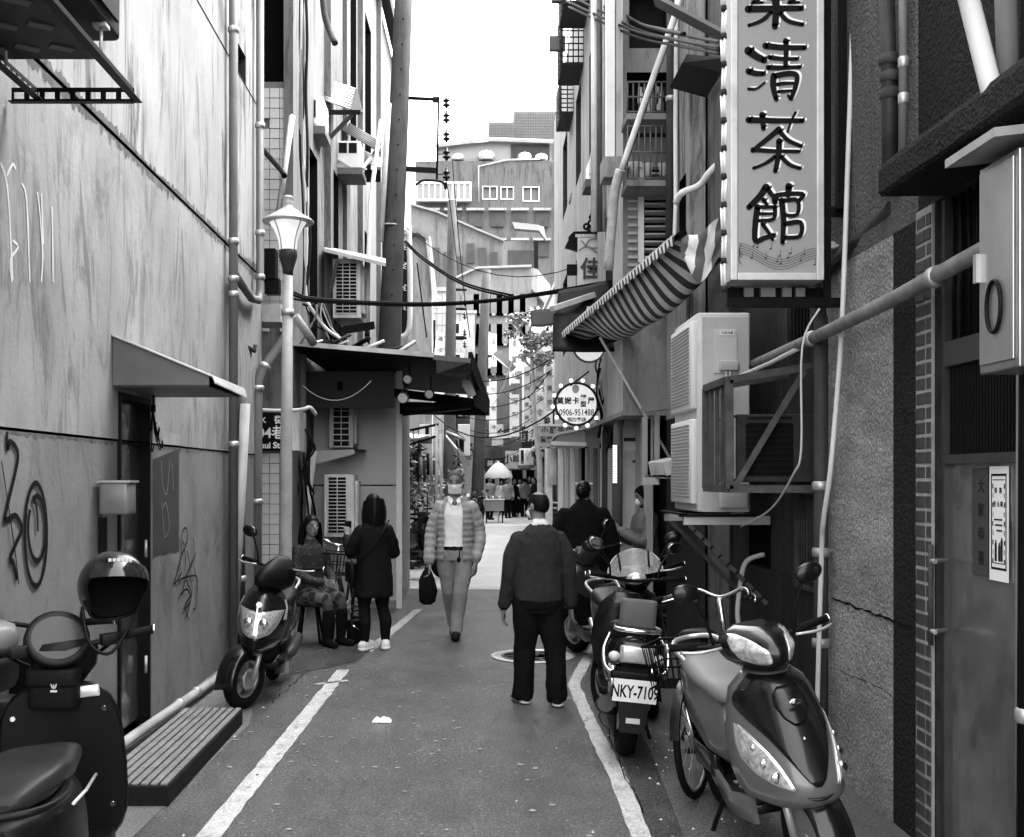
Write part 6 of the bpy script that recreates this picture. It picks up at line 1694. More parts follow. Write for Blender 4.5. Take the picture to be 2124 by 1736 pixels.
MB().tube(smooth_path([tb, tb + Vector((.05, 0, 1.8)), tb + Vector((-.1, 0, 3.2)), at(1105, 760, 27.5), at(1098, 690, 27.3)], 4), [.09 - .06 * i / 16 for i in range(17)], 8).build('trunk', M('pale_bark', .4, .8, var=.3, sc=8), T)
for pts in ([(1100, 760), (1070, 740), (1045, 800), (1020, 845)], [(1098, 720), (1075, 680), (1050, 660)], [(1100, 740), (1130, 715), (1150, 720)], [(1098, 690), (1110, 650), (1120, 640)]):
 P = smooth_path([at(x, y, 27.3) for x, y in pts], 4)
 MB().tube(P, [.035 * (1 - .7 * i / (len(P) - 1)) for i in range(len(P))], 6).build('branch', MATS['pale_bark'], T)
m = MB(); rnd = random.Random(5)
for (x, y, s, n) in ((1075, 660, 22, 200), (1115, 650, 20, 150), (1060, 690, 15, 90), (1105, 705, 25, 260), (1135, 700, 20, 200), (1125, 745, 20, 160), (1150, 730, 14, 100), (1090, 735, 14, 70), (1140, 665, 14, 60)):
 leaves(m, at(x, y, 27.3), (s * 27.3 / FPX, .5, s * 27.3 / FPX * .7), n, .12, rnd)
m.build('crown', [leaf_a, leaf_b], T, fix=False)
def plant(label, base, rad, zc, n, size, seed, pot=True, mats=(leaf_a, leaf_b), group=None):
 T = thing('potted_plant', label, 'plant', base, group=group)
 base = Vector(base)
 m = MB(); rnd = random.Random(seed); leaves(m, base + Vector((0, 0, zc)), rad, n, size, rnd); m.build('foliage', list(mats), T, fix=False)
 MB().tube([base + Vector((0, 0, .2)), base + Vector((.02, 0, zc))], .015, 6).build('stem', rusty, T)
 if pot: MB().lathe([(.10, 0), (.14, .26), (.15, .28), (.12, .28), (.11, .24)], base, 14).build('pot', M('dark_pot', .09, .7, var=.3), T)
 return T
for i, (x, Yp, zc, r) in enumerate(((848, 20.5, 1.55, .28), (866, 21.5, 1.75, .3), (885, 22.5, 1.8, .32), (900, 23.5, 1.6, .25), (858, 24, 1.2, .3))):
 b = at(x, 0, Yp); b.z = 0
 plant(['tall bushy potted plant beside the kiosk post', 'tall feathery potted plant behind the parked scooters', 'broad leafy potted plant behind the walking man', 'small leafy potted plant near the slim pole', 'low potted shrub against the left row wall'][i], b, (r, .3, r * 1.3), zc, 230, .11, 60 + i, mats=(leaf_a, leaf_b) if i != 4 else (leaf_c, leaf_a))
for i, (x, y) in enumerate(((846, 950), (858, 960), (868, 955), (950, 985))):
 m = MB(); rnd = random.Random(90 + i); c = at(x, y, 19 + i); leaves(m, c, (.12, .2, .38), 150, .1, rnd)
 T = thing('hanging_plant', ['dark trailing plant hanging beside the kiosk', 'dark trailing plant under the pale awning', 'dark trailing plant next to the pole', 'dark trailing plant on the slim pole'][i], 'plant', c)
 m.build('foliage', [leaf_c, leaf_a], T, fix=False)
 MB().tube([c + Vector((0, 0, .2)), c + Vector((0, 0, .6))], .01, 5).build('hanger', rusty, T)
# left shop clutter seen under the canopy
T = thing('shop_rack', 'metal rack with hanging goods under the pale awning', 'rack', at(860, 1060, 20))
for a, b in (((838, 880), (838, 990)), ((838, 895), (910, 880)), ((838, 925), (905, 905)), ((905, 880), (905, 1060)), ((914, 900), (914, 1050))):
 MB().tube([at(*a, 19.5), at(*b, 19.5)], .025, 6).build('rack_bar', aged_white if a[0] > 900 else dark_iron, T)
for i in range(9):
 MB().tube([at(845 + i * 7, 940 + (i % 3) * 8, 19.6), at(846 + i * 7, 985 + (i % 2) * 14, 19.6)], .03, 6).build('hung_item', M('hung_%d' % (i % 3), (.05, .3, .12)[i % 3], .6), T)
# right street line things between rider and far crowd
T = thing('door_post', 'tall pale post with hanging cloth at the right shop edge', 'post', at(1140, 1100, 22))
MB().bb((at(1131, 0, 22).x, 22, 0), (at(1146, 0, 22).x, 22.1, at(0, 930, 22).z)).build('post', white_enamel, T)
for i in range(3):
 m = MB(); a = at(1136 + i * 6, 930, 21.9); m.grid([[a + Vector((dx * .03, .02 * math.sin(dx + j), -j * .12)) for dx in range(3)] for j in range(7)]); m.build('hanging_cloth', aged_white, T)
for i, (x0, x1, v) in enumerate(((1158, 1168, .7), (1172, 1178, .5), (1184, 1192, .65), (1200, 1206, .3), (1215, 1224, .6), (1232, 1240, .25), (1246, 1256, .55), (1262, 1270, .4))):
 Yd = 20 - i * .9
 MB().bb((at(x0, 0, Yd).x, Yd, 0), (at(x1, 0, Yd).x, Yd + .08, at(0, 930, Yd).z)).build('shop_pillar', M('pillar_%d' % int(v * 100), v, .6, var=.25, sc=3, streak=.3), label='narrow shop front pillar in the row behind the woman in the black coat', cat='pillar', group='shop front pillars on the right')
# ================================================================ shop signs, boxes and awnings crowding the far street
rc = random.Random(404)
def facade_x(side, y):
 if side < 0: return -1.35 if y < 33.7 else (-.62 if y < 45.5 else .3)
 return 2.7 if y < 39.5 else 3.35
zh = '美食小吃茶酒商店冰飯麵湯鮮魚米果'
tones = (.75, .75, .6, .35, .12, .06)
words = {.75: 'white', .6: 'pale', .35: 'grey', .12: 'dark grey', .06: 'black'}
for i in range(34):
 side = -1 if i % 2 else 1
 y = rc.uniform(27.5, 44) if side < 0 else rc.uniform(33, 54)
 x0 = facade_x(side, y); w = rc.uniform(.35, .6); z = rc.uniform(2.5, 5.2); h = rc.uniform(.7, 1.7) if i % 3 else rc.uniform(.3, .5)
 x = x0 - side * (w / 2 + .12); v = rc.choice(tones)
 T = thing('projecting_sign', f'{words[v]} shop sign projecting over the far {"left" if side < 0 else "right"} row', 'sign', (x, y, z), group=f'{words[v]} far signs {"left" if side < 0 else "right"}')
 MB().bb((x - w / 2, y, z), (x + w / 2, y + .14, z + h)).build('panel', M('clutter_%d' % int(v * 100), v, .5, var=.35, sc=4), T)
 MB().beam((x0, y + .07, z + h * .8), (x - side * -.0, y + .07, z + h * .8), .04, .04).build('arm', dark_iron, T)
 n = max(1, round(h / w))
 for j in range(n):
  if v < .3 and j: break
  text_mesh(zh[(i * 3 + j) % len(zh)], w * .7, M('clutter_ink_l' if v < .3 else 'clutter_ink_d', .6 if v < .3 else .08, .6), 'lettering', T, (x, y - .006, z + h * (1 - (j + .5) / n)), (1, 0, 0), (0, 0, 1), .006, .004)
for i in range(18):
 side = -1 if i % 2 else 1
 y = rc.uniform(27.5, 45) if side < 0 else rc.uniform(32, 52)
 x0 = facade_x(side, y); z = rc.uniform(2.9, 6.2); x = x0 - side * .25
 T = thing('window_air_conditioner', f'small box air conditioner on the far {"left" if side < 0 else "right"} row', 'air conditioner', (x, y, z), group=f'far air conditioners {"left" if side < 0 else "right"}')
 MB().bb((x - .22, y, z), (x + .22, y + .6, z + .45)).build('casing', aged_white, T)
 MB().bb((x - .16, y - .012, z + .08), (x + .1, y + .002, z + .38)).build('grille', M('ac_dark_panel', .04), T)
 MB().bb((x - .25, y - .03, z - .06), (x + .25, y + .6, z - .005)).build('shelf', dark_iron, T)
for i in range(14):
 side = -1 if i % 2 else 1
 y = 28 + i * 1.25 if side < 0 else 33 + i * 1.5
 x0 = facade_x(side, y); z = rc.uniform(2.4, 2.8); d = rc.uniform(.5, .9); v = rc.choice((.6, .35, .08))
 T = thing('shop_awning', f'{ {.6: "pale", .35: "grey", .08: "dark"}[v] } shop awning along the far {"left" if side < 0 else "right"} row', 'awning', (x0, y, z), group=f'{v} far awnings {"left" if side < 0 else "right"}')
 MB().grid([[(x0 - side * d * t, yy, z + .45 * (1 - t)) for t in (0, .5, 1, 1.01)] for yy in (y, y + .6, y + 1.2)] , 0, False, (0, 0, -.04)).build('canvas', M('clutter_awn_%d' % int(v * 100), v, .8, var=.3, sc=3), T)
 MB().bb((x0 - side * d, y, z - .16), (x0 - side * (d + .02), y + 1.2, z)).build('valance', M('clutter_awn_%d' % int(v * 100), v), T)
# the shop front that closes the street behind the crowd
T = thing('end_shop', 'dark open shop front behind the far crowd', 'shop', at(1060, 1060, 53))
A = at(1000, 975, 53.2); B = at(1130, 1066, 53.2)
MB().bb((A.x, 53.2, 0), (B.x, 53.3, A.z)).build('opening', dark_void, T)
for x in (1003, 1030, 1058, 1088, 1112, 1128):
 p_ = at(x, 0, 53.1); MB().bb((p_.x - .08, 53.05, 0), (p_.x + .08, 53.15, A.z)).build('post', far_w, T)
for k_, (x0, x1, y0, y1, v) in enumerate(((1002, 1045, 950, 974, .12), (1048, 1078, 935, 972, .7), (1080, 1100, 940, 970, .35), (1102, 1130, 945, 974, .6), (1020, 1044, 880, 925, .6), (1082, 1104, 880, 930, .1))):
 a_ = at(x0, y0, 53.0); b_ = at(x1, y1, 53.0)
 s_ = MB().bb((a_.x, 53.0, b_.z), (b_.x, 53.1, a_.z)).build('fascia_sign', M('clutter_%d' % int(v * 100), v, .5), T)
 text_mesh(zh[k_ * 2:k_ * 2 + 2], (a_.z - b_.z) * .55, M('clutter_ink_l' if v < .3 else 'clutter_ink_d', .6), 'lettering', s_, ((a_.x + b_.x) / 2, 52.99, (a_.z + b_.z) / 2), (1, 0, 0), (0, 0, 1), .01, .005)
for k_ in range(16):
 x = 958 + (k_ % 6) * 24; y = 610 + (k_ // 6) * 62
 if x > 1100: continue
 a_ = at(x, y, 53.9); T_ = None
 MB().bb((a_.x, 53.85, a_.z - .95), (a_.x + .42 * 2, 53.98, a_.z)).build('window', M('far_glass', .22), GB)
 MB().bb((a_.x - .06, 53.8, a_.z - 1.05), (a_.x + .9, 53.9, a_.z - .96)).build('window_sill', far_g, GB)
# ================================================================ people
skin = M('skin', .24, .55, var=.12, sc=14)
hair_b = M('black_hair', .015, .38, var=.4, sc=30, streak=.3)
hair_g = M('grey_hair', .16, .5, var=.4, sc=60)
def V(*a): return Vector(a)
class Fig:
 """elements of one body; turned into one continuous skin by a voxel remesh"""
 def __init__(s, h):
  s.k = h / 1.70; s.mb = MB(); s.mats = []
 def mi(s, m):
  if m not in s.mats: s.mats.append(m)
  return s.mats.index(m)
 def cap(s, pts, rr, m, flat=1.0, n=14):
  pts = [Vector(p) * s.k for p in pts]; rr = [r * s.k for r in rr]
  d0 = (pts[0] - pts[1]).normalized(); d1 = (pts[-1] - pts[-2]).normalized()
  P = [pts[0] + d0 * rr[0] * .85, pts[0] + d0 * rr[0] * .5] + pts + [pts[-1] + d1 * rr[-1] * .5, pts[-1] + d1 * rr[-1] * .85]
  q = [rr[0] * .35, rr[0] * .85] + rr + [rr[-1] * .85, rr[-1] * .35]
  s.mb.tube(P, q, n, s.mi(m), flat=flat)
 def ball(s, c, r, m, rot=None):
  s.mb.ball(Vector(c) * s.k, tuple(x * s.k for x in (r if isinstance(r, tuple) else (r, r, r))), 14, 10, s.mi(m), rot)
 def trunk(s, secs, m, n=24):
  """secs: (cx, cy, z, rx, ry)"""
  rings = []
  for cx, cy, z, rx, ry in secs:
   rings.append([V(cx + rx * math.copysign(abs(math.cos(a)) ** .85, math.cos(a)), cy + ry * math.copysign(abs(math.sin(a)) ** .85, math.sin(a)), z) * s.k for a in [2 * PI * j / n for j in range(n)]])
  s.mb.loft(rings, s.mi(m))
 def hand(s, wrist, d, out, m, curl=.5, size=1.0):
  """d: direction of the hand, out: direction of the thumb side"""
  wrist = Vector(wrist); d = Vector(d).normalized(); out = (Vector(out) - d * Vector(out).dot(d)).normalized(); nrm = d.cross(out).normalized()
  s.cap([wrist - d * .02, wrist + d * .015], [.026, .027], m, n=10)
  for i in range(4):
   u = (i - 1.5) * .019 * size
   a = wrist + d * .02 + out * (u * -.7); b = wrist + d * .085 * size + out * (-u)
   s.cap([a, b], [.014, .0125], m, n=8)
   L = (.072, .08, .076, .06)[i] * size
   c = b + (d * (1 - curl * .4) + nrm * curl * .6).normalized() * L * .5
   e = c + (d * (1 - curl) + nrm * curl * 1.1).normalized() * L * .5
   s.cap([b, c, e], [.0115, .0105, .0085], m, n=8)
  t0 = wrist + d * .03 + out * .022; t1 = t0 + (d * .7 + out * .55 + nrm * .2).normalized() * .042 * size; t2 = t1 + (d * .95 + out * .1 + nrm * .25).normalized() * .034 * size
  s.cap([t0, t1, t2], [.015, .0125, .010], m, n=8)
 def shoe(s, ankle, yaw, m, sole=None, L=.26, w=.047, hgt=.045):
  a = Vector(ankle); f = V(math.sin(yaw), -math.cos(yaw), 0)
  heel = V(a.x, a.y, 0) - f * .05
  s.cap([heel + V(0, 0, hgt), heel + f * (L * .45) + V(0, 0, hgt * .95), heel + f * (L * .78) + V(0, 0, hgt * .75)], [w * .9, w, w * .92], m, n=12)
  if sole is not None:
   s.cap([heel + V(0, 0, .022), heel + f * (L * .5) + V(0, 0, .022), heel + f * (L * .8) + V(0, 0, .022)], [w * 1.0, w * 1.08, w * 1.0], sole, flat=.42, n=12)
 def finish(s, name, label, loc, rz, voxel=.0075, folds=.006, fold_mats=(), seed=0, group=None, cat='person', top=True, parent=None):
  me = bpy.data.meshes.new('tmp_body')
  me.from_pydata([tuple(v) for v in s.mb.v], [], s.mb.f)
  bm = bmesh.new(); bm.from_mesh(me); bmesh.ops.remove_doubles(bm, verts=bm.verts, dist=1e-6); bmesh.ops.recalc_face_normals(bm, faces=bm.faces); bm.to_mesh(me); bm.free()
  tree = BVHTree.FromPolygons([v for v in s.mb.v], s.mb.f)
  o = bpy.data.objects.new('tmp_body', me); COL.objects.link(o)
  r = o.modifiers.new('r', 'REMESH'); r.mode = 'VOXEL'; r.voxel_size = voxel; r.use_smooth_shade = True
  sm_ = o.modifiers.new('s', 'SMOOTH'); sm_.factor = .5; sm_.iterations = 3
  bpy.context.view_layer.update()
  out = bpy.data.meshes.new_from_object(o.evaluated_get(bpy.context.evaluated_depsgraph_get()))
  bpy.data.objects.remove(o); bpy.data.meshes.remove(me)
  out.materials.clear()
  for m in s.mats: out.materials.append(m)
  idx = []
  for p in out.polygons:
   q = tree.find_nearest(p.center)
   idx.append(s.mb.m[q[2]] if q and q[2] is not None else 0)
  out.polygons.foreach_set('material_index', idx)
  out.polygons.foreach_set('use_smooth', [True] * len(idx))
  fm = {s.mats.index(m) for m in fold_mats if m in s.mats}
  if folds and fm:
   w = [0.0] * len(out.vertices)
   for p, i in zip(out.polygons, idx):
    if i in fm:
     for v in p.vertices: w[v] = 1.0
   NR = [v.normal.copy() for v in out.vertices]; CO = [v.co.copy() for v in out.vertices]
   for i_, c in enumerate(CO):
    if w[i_]:
     q = noise.noise(V(c.x * 9 + seed, c.y * 9, c.z * 5.0 + c.x * 4)) * .7 + noise.noise(V(c.x * 22 + seed, c.y * 22, c.z * 15)) * .35
     CO[i_] = c + NR[i_] * (q * folds)
   out.vertices.foreach_set('co', [x for c in CO for x in c])
  out.update(); out.name = name
  ob = bpy.data.objects.new(name, out); COL.objects.link(ob)
  if parent is not None:
   ob.parent = parent; return ob
  ob.location = loc; ob.rotation_euler = (0, 0, rz)
  return tag(ob, label, cat, group)

def head(f, c, yaw=0.0, pitch=0.0, m=None, ears=True, sc=1.0):
 """skull, jaw, nose and ears; returns the matrix head space -> body space (faces -Y)"""
 m = m or skin
 Q = Matrix.Translation(Vector(c)) @ Euler((pitch, 0, yaw)).to_matrix().to_4x4()
 rot = Euler((pitch, 0, yaw))
 p = lambda x, y, z: Q @ (V(x, y, z) * sc)
 f.ball(p(0, .005, .02), (.076 * sc, .096 * sc, .098 * sc), m, rot)
 f.ball(p(0, -.022, -.035), (.062 * sc, .072 * sc, .078 * sc), m, rot)
 f.ball(p(0, -.055, -.078), (.03 * sc, .03 * sc, .026 * sc), m, rot)
 f.cap([p(0, -.094, .012), p(0, -.112, -.022)], [.010 * sc, .0135 * sc], m, n=8)
 f.ball(p(0, -.085, -.052), (.024 * sc, .016 * sc, .013 * sc), m, rot)
 for sx in (-1, 1):
  f.ball(p(.034 * sx, -.074, -.01), (.022 * sc, .018 * sc, .02 * sc), m, rot)
  if ears: f.ball(p(.079 * sx, .012, -.005), (.012 * sc, .02 * sc, .032 * sc), m, rot)
 return Q, sc
def face_parts(ob, Q, sc, k, mouth=True, glasses=False):
 T = lambda x, y, z: (Q @ (V(x, y, z) * sc)) * k
 ink_ = M('eye_dark', .02, .3); lip = M('lip_dark', .16, .5)
 rot = Q.to_3x3().to_euler()
 for sx in (-1, 1):
  MB().ball(T(.033 * sx, -.086, .012), (.014 * k * sc, .007 * k * sc, .0065 * k * sc), 10, 6, 0, rot).build('eye', ink_, ob, W=False)
  MB().tube([T(.016 * sx, -.093, .031), T(.035 * sx, -.091, .037), T(.054 * sx, -.078, .032)], .0042 * k, 6).build('eyebrow', hair_b, ob, W=False)
 if mouth:
  MB().ball(T(0, -.101, -.053), (.022 * k, .005 * k, .006 * k), 10, 6, 0, rot).build('mouth', lip, ob, W=False)
def hair_cap(ob, Q, sc, k, mat, front=42, side=-15, back=-55, puff=1.08, bald=0.0, seed=1, name='hair'):
 """cap of hair; limits are elevations in degrees at the front, sides and back"""
 rows = []
 n = 36
 for i in range(15):
  t = lerp(bald, 1, i / 14)
  row = []
  for j in range(n + 1):
   a = 2 * PI * j / n                       # 0 = front
   c = math.cos(a)
   lim = lerp(side, front, max(0, c) ** .8) if c > 0 else lerp(side, back, (-c) ** .7)
   el = R(lerp(90, lim, t))
   pf = puff * (1 + .035 * noise.noise(V(a * 4 + seed, t * 1.6, seed)) + .02 * noise.noise(V(a * 14, t * 3, seed))) * (1 if i < 14 else .965)
   x = math.sin(a) * math.cos(el) * .076 * pf; y = -math.cos(a) * math.cos(el) * .096 * pf + .005; z = math.sin(el) * .098 * pf + .02
   row.append((Q @ (V(x, y, z) * sc)) * k)
  rows.append(row)
 return MB().grid(rows, 0, True).build(name, mat, ob, W=False)
def hair_fall(ob, Q, sc, k, mat, length=.3, width=.105, name='long_hair', flare=1.15, front=.2, seed=0):
 """long hair falling from the back and sides of the head"""
 rows = []
 n = 28
 for i in range(13):
  t = i / 12
  row = []
  for j in range(n + 1):
   a = R(lerp(-118, 118, j / n))            # 0 = back
   w = width * (1 + (flare - 1) * math.sin(PI * min(1, t * 1.1)) - .22 * t * t)
   st_ = 1 + .10 * noise.noise(V(a * 6 + seed, t * 1.6, seed)) + .09 * noise.noise(V(a * 19, t * 1.5, seed))
   x = math.sin(a) * w * .92 * st_; y = math.cos(a) * w * 1.02 * st_ + .012
   z = .055 - t * (length * (1 + .22 * noise.noise(V(a * 8, 3, seed)))) - .01 * abs(math.sin(a))
   row.append(((Q @ (V(x, y, 0) * sc)) + V(0, 0, z)) * k)
  rows.append(row)
 return MB().grid(rows, 0, True).build(name, mat, ob, W=False)
def shell(ob, k, secs, a0, a1, mat, name, quilt=0.0, nq=0, n=30, rows_=36, thick=.008):
 """open garment front: wraps from angle a0 to a1 (0 = front, degrees)"""
 rows = []
 for i in range(rows_ + 1):
  t = i / rows_
  z = lerp(secs[0][2], secs[-1][2], t)
  cx = interp([(q[2], q[0]) for q in secs], z); cy = interp([(q[2], q[1]) for q in secs], z); rx = interp([(q[2], q[3]) for q in secs], z); ry = interp([(q[2], q[4]) for q in secs], z)
  bul = quilt * abs(math.sin(PI * nq * t)) if nq else 0
  row = []
  for j in range(n + 1):
   a = R(lerp(a0, a1, j / n))
   b = bul + .006 * noise.noise(V(a * 3, t * 9, 4))
   row.append(V(cx + math.sin(a) * (rx + b), cy - math.cos(a) * (ry + b), z) * k)
  rows.append(row)
 return MB().grid(rows, 0, True).build(name, mat, ob, W=False)

STD = [(0, 0, .80, .15, .105), (0, .0, .90, .168, .115), (0, 0, 1.02, .148, .10), (0, 0, 1.16, .165, .11), (0, .005, 1.28, .185, .118), (0, .01, 1.37, .175, .105), (0, .012, 1.42, .12, .08), (0, .012, 1.46, .07, .06)]
# ---------------- elderly man in a dark jumper, walking away
jum = M('dark_marled_wool', .085, .9, var=.35, sc=25, speck=.3, bump=.4, bsc=200)
jum_hem = M('black_rib', .012, .9, var=.2)
trs = M('black_trouser', .014, .85, var=.3, sc=6)
h = 1.585; f = Fig(h)
f.trunk([(0, 0, .80, .182, .135), (0, 0, .86, .192, .142), (0, 0, 1.0, .196, .146), (0, .005, 1.16, .198, .14), (0, .015, 1.3, .19, .13), (0, .02, 1.385, .155, .108), (0, .02, 1.43, .10, .08), (0, .015, 1.455, .066, .062)], jum)
f.trunk([(0, 0, .775, .186, .132), (0, 0, .80, .196, .139), (0, 0, .845, .200, .140)], jum_hem)
f.trunk([(0, 0, .74, .17, .13), (0, 0, .90, .18, .125)], trs)
for sx, hipx, kn, an, yw in ((-1, -.092, (-.128, .02, .46), (-.138, .06, .075), -.12), (1, .092, (.106, -.05, .46), (.112, -.08, .075), .25)):
 f.cap([(hipx, 0, .84), (hipx + .006 * sx, -.01, .66), kn, ((kn[0] + an[0]) / 2, (kn[1] + an[1]) / 2 + .01, .28), (an[0], an[1], .085)], [.118, .108, .090, .085, .088], trs)
 f.shoe(an, yw, trs, M('pale_sandal', .5, .7, var=.3), L=.25, hgt=.04)
 f.cap([(.162 * sx, .02, 1.335), (.222 * sx, .02, 1.2), (.24 * sx, .015, 1.08), (.258 * sx, -.02, .93), (.272 * sx, -.05, .815)], [.07, .072, .066, .06, .056], jum)
 f.cap([(.270 * sx, -.05, .82), (.273 * sx, -.053, .795)], [.05, .045], jum_hem)
 f.hand((.275 * sx, -.058, .775), (.08 * sx, -.15, -1), (-.2 * sx, -1, 0), skin, .55)
f.cap([(0, .01, 1.42), (0, -.005, 1.52)], [.06, .055], skin)
f.cap([(-.03, .04, 1.452), (.03, .04, 1.452)], [.042, .042], M('white_shirt_collar', .66, .8))
Q, sc = head(f, (0, -.01, 1.59), yaw=.5, pitch=.10, sc=.99)
OM = f.finish('person', 'elderly balding man in a dark marled jumper and black trousers walking away', (.53, 8.28, 0), PI + .12, .0075, .016, (jum, trs), 3)
hair_cap(OM, Q, sc, f.k, M('dark_grey_hair', .03, .6, var=.4, sc=50), 20, -22, -50, 1.045, bald=.34, seed=3)
MB().tube([(Q @ V(.078, -.0, -.01)) * f.k, (Q @ V(.082, -.05, -.03)) * f.k, (Q @ V(.07, -.09, -.05)) * f.k], .003, 5).build('mask_strap', white_enamel, OM, W=False)
m = MB(); m.ball((Q @ V(0, -.082, -.05)) * f.k, (.06 * f.k, .035 * f.k, .045 * f.k), 14, 8, 0, Q.to_3x3().to_euler()); m.build('face_mask', M('white_mask', .66, .8), OM, W=False)

# ---------------- man in a quilted jacket and white shirt, walking towards us
shirt = M('white_polo', .70, .85, var=.08, sc=5)
gtr = M('grey_trouser', .26, .85, var=.3, sc=4)
quilt = M('grey_quilted_nylon', .30, .45, var=.35, sc=9, streak=.2)
h = 1.75; f = Fig(h)
f.trunk([(0, 0, .93, .158, .108), (0, 0, 1.03, .155, .108), (0, 0, 1.15, .162, .112), (0, 0, 1.27, .178, .115), (0, .005, 1.36, .17, .10), (0, .01, 1.42, .115, .078), (0, .01, 1.455, .066, .06)], shirt)
f.trunk([(0, 0, .905, .160, .111), (0, 0, .945, .160, .111)], M('black_belt', .012, .4))
f.trunk([(0, 0, .80, .160, .115), (0, 0, .92, .158, .108)], gtr)
legs = {-1: ((-.088, 0, .86), (-.085, -.07, .48), (-.09, -.015, .10), -.03), 1: ((.088, 0, .86), (.06, -.02, .47), (.035, .20, .16), .0)}
legs = {-1: ((-.088, 0, .86), (-.07, .05, .48), (-.035, .24, .135), .0), 1: ((.088, 0, .86), (.055, -.10, .48), (.015, -.13, .09), .05)}
for sx in (-1, 1):
 hp, kn, an, yw = legs[sx]
 kn_ = Vector(kn); an_ = Vector(an)
 f.cap([hp, Vector(hp).lerp(kn_, .5) + V(.01 * sx, 0, 0), kn, kn_.lerp(an_, .5) + V(0, .015, 0), an], [.108, .096, .077, .072, .066], gtr)
 if sx == 1:
  f.shoe(an, yw, M('dark_shoe', .03, .5), L=.26)
 else:
  f.cap([an_ + V(0, .03, -.03), an_ + V(0, -.03, -.085), an_ + V(0, -.10, -.10)], [.042, .044, .04], M('dark_shoe', .03, .5))
 sh = V(.158 * sx, .012, 1.35)
 arm = [sh, V(.218 * sx, .03, 1.21), V(.245 * sx, .045, 1.09), V(.24 * sx, -.01, .95), V(.215 * sx, -.075, .83)] if sx == 1 else [sh, V(.22 * sx, .02, 1.2), V(.25 * sx, .02, 1.07), V(.265 * sx, -.02, .92), V(.265 * sx, -.05, .80)]
 q = []
 rr = []
 P = smooth_path(arm, 9)
 for i, p in enumerate(P):
  q.append(p); rr.append(lerp(.068, .056, i / (len(P) - 1)) + .008 * abs(math.sin(i * .7)))
 f.cap(q, rr, quilt)
 f.hand(arm[-1] + V(-.003 * sx, -.012, -.045), V(.0, -.18, -1), V(-.35 * sx, -1, 0), skin, .75 if sx == -1 else .5)
f.cap([(0, .0, 1.42), (0, -.012, 1.52)], [.06, .055], skin)
f.ball((0, -.06, 1.40), (.035, .05, .05), skin)
Q, sc = head(f, (0, -.025, 1.60), yaw=-.05, pitch=.14)
WM = f.finish('person', 'masked man in an open quilted jacket and white polo walking towards us with a bag', (-.13, 11.75, 0), -.06, .0075, .014, (gtr, shirt, quilt), 8)
jsec = [(0, .0, .80, .19, .148), (0, 0, .90, .185, .146), (0, 0, 1.05, .178, .14), (0, 0, 1.2, .182, .14), (0, .005, 1.32, .182, .13), (0, .01, 1.39, .14, .108), (0, .015, 1.46, .085, .08)]
shell(WM, f.k, jsec, 26, 180, quilt, 'jacket_half', .016, 11)
shell(WM, f.k, jsec, -180, -34, quilt, 'jacket_half', .016, 11)
hair_cap(WM, Q, sc, f.k, hair_g, 46, -8, -50, 1.10, seed=5)
face_parts(WM, Q, sc, f.k, mouth=False)
m = MB()
rows = []
for i in range(9):
 row = []
 for j in range(13):
  a = R(lerp(-72, 72, j / 12)); z = lerp(.0, -.098, i / 8)
  rr = (.082 + .03 * math.exp(-(a * 1.6) ** 2) * (1 - abs(i - 2) / 9)) * (1 - .12 * (i / 8) ** 2)
  row.append((Q @ V(math.sin(a) * .072, -math.cos(a) * rr - .022, z - .008)) * f.k)
 rows.append(row)
m.grid(rows).build('face_mask', M('white_mask', .66, .8), WM, W=False)
for sx in (-1, 1):
 MB().tube([(Q @ V(.068 * sx, -.045, -.03)) * f.k, (Q @ V(.08 * sx, .01, .01)) * f.k], .003, 5).build('mask_strap', white_enamel, WM, W=False)
 m = MB(); b0 = V(.0, -.088, 1.452) * f.k; m.prism([b0 + V(.012 * sx, 0, -.03), b0 + V(.075 * sx, .045, .012), b0 + V(.085 * sx, .03, -.03), b0 + V(.035 * sx, -.03, -.075)], (0, -.006, 0)); m.build('shirt_collar', shirt, WM, W=False)
MB().tube([V(.05, -.118, .93) * f.k, V(.052, -.13, .87) * f.k, V(.045, -.128, .83) * f.k], .006, 6).build('key_strap', black, WM, W=False)
MB().ball(V(.045, -.13, .815) * f.k, (.022, .015, .028), 8, 6).build('key_bunch', black, WM, W=False)
hb = Vector((-.13, 11.75, 0)) + Euler((0, 0, -.06)).to_matrix() @ (V(-.28, -.085, .70) * f.k)
T = thing('shopping_bag', 'dark soft bag hanging from the walking man\'s hand', 'bag', hb + V(0, 0, -.36))
rings = []
for z, rx, ry in ((-.36, .045, .03), (-.33, .085, .05), (-.22, .10, .06), (-.10, .085, .05), (-.02, .05, .03), (.03, .02, .018)):
 rings.append([hb + V(rx * math.cos(a) * (1 + .08 * math.sin(3 * a + z * 20)), ry * math.sin(a), z) for a in [2 * PI * j / 18 for j in range(18)]])
MB().loft(rings).build('sack', M('black_fabric_bag', .016, .9, var=.4, sc=12), T)
MB().tube([hb + V(.03, 0, -.02), hb + V(.02, 0, .05), hb + V(-.02, 0, .05), hb + V(-.03, 0, -.02)], .008, 6).build('handle', black, T)

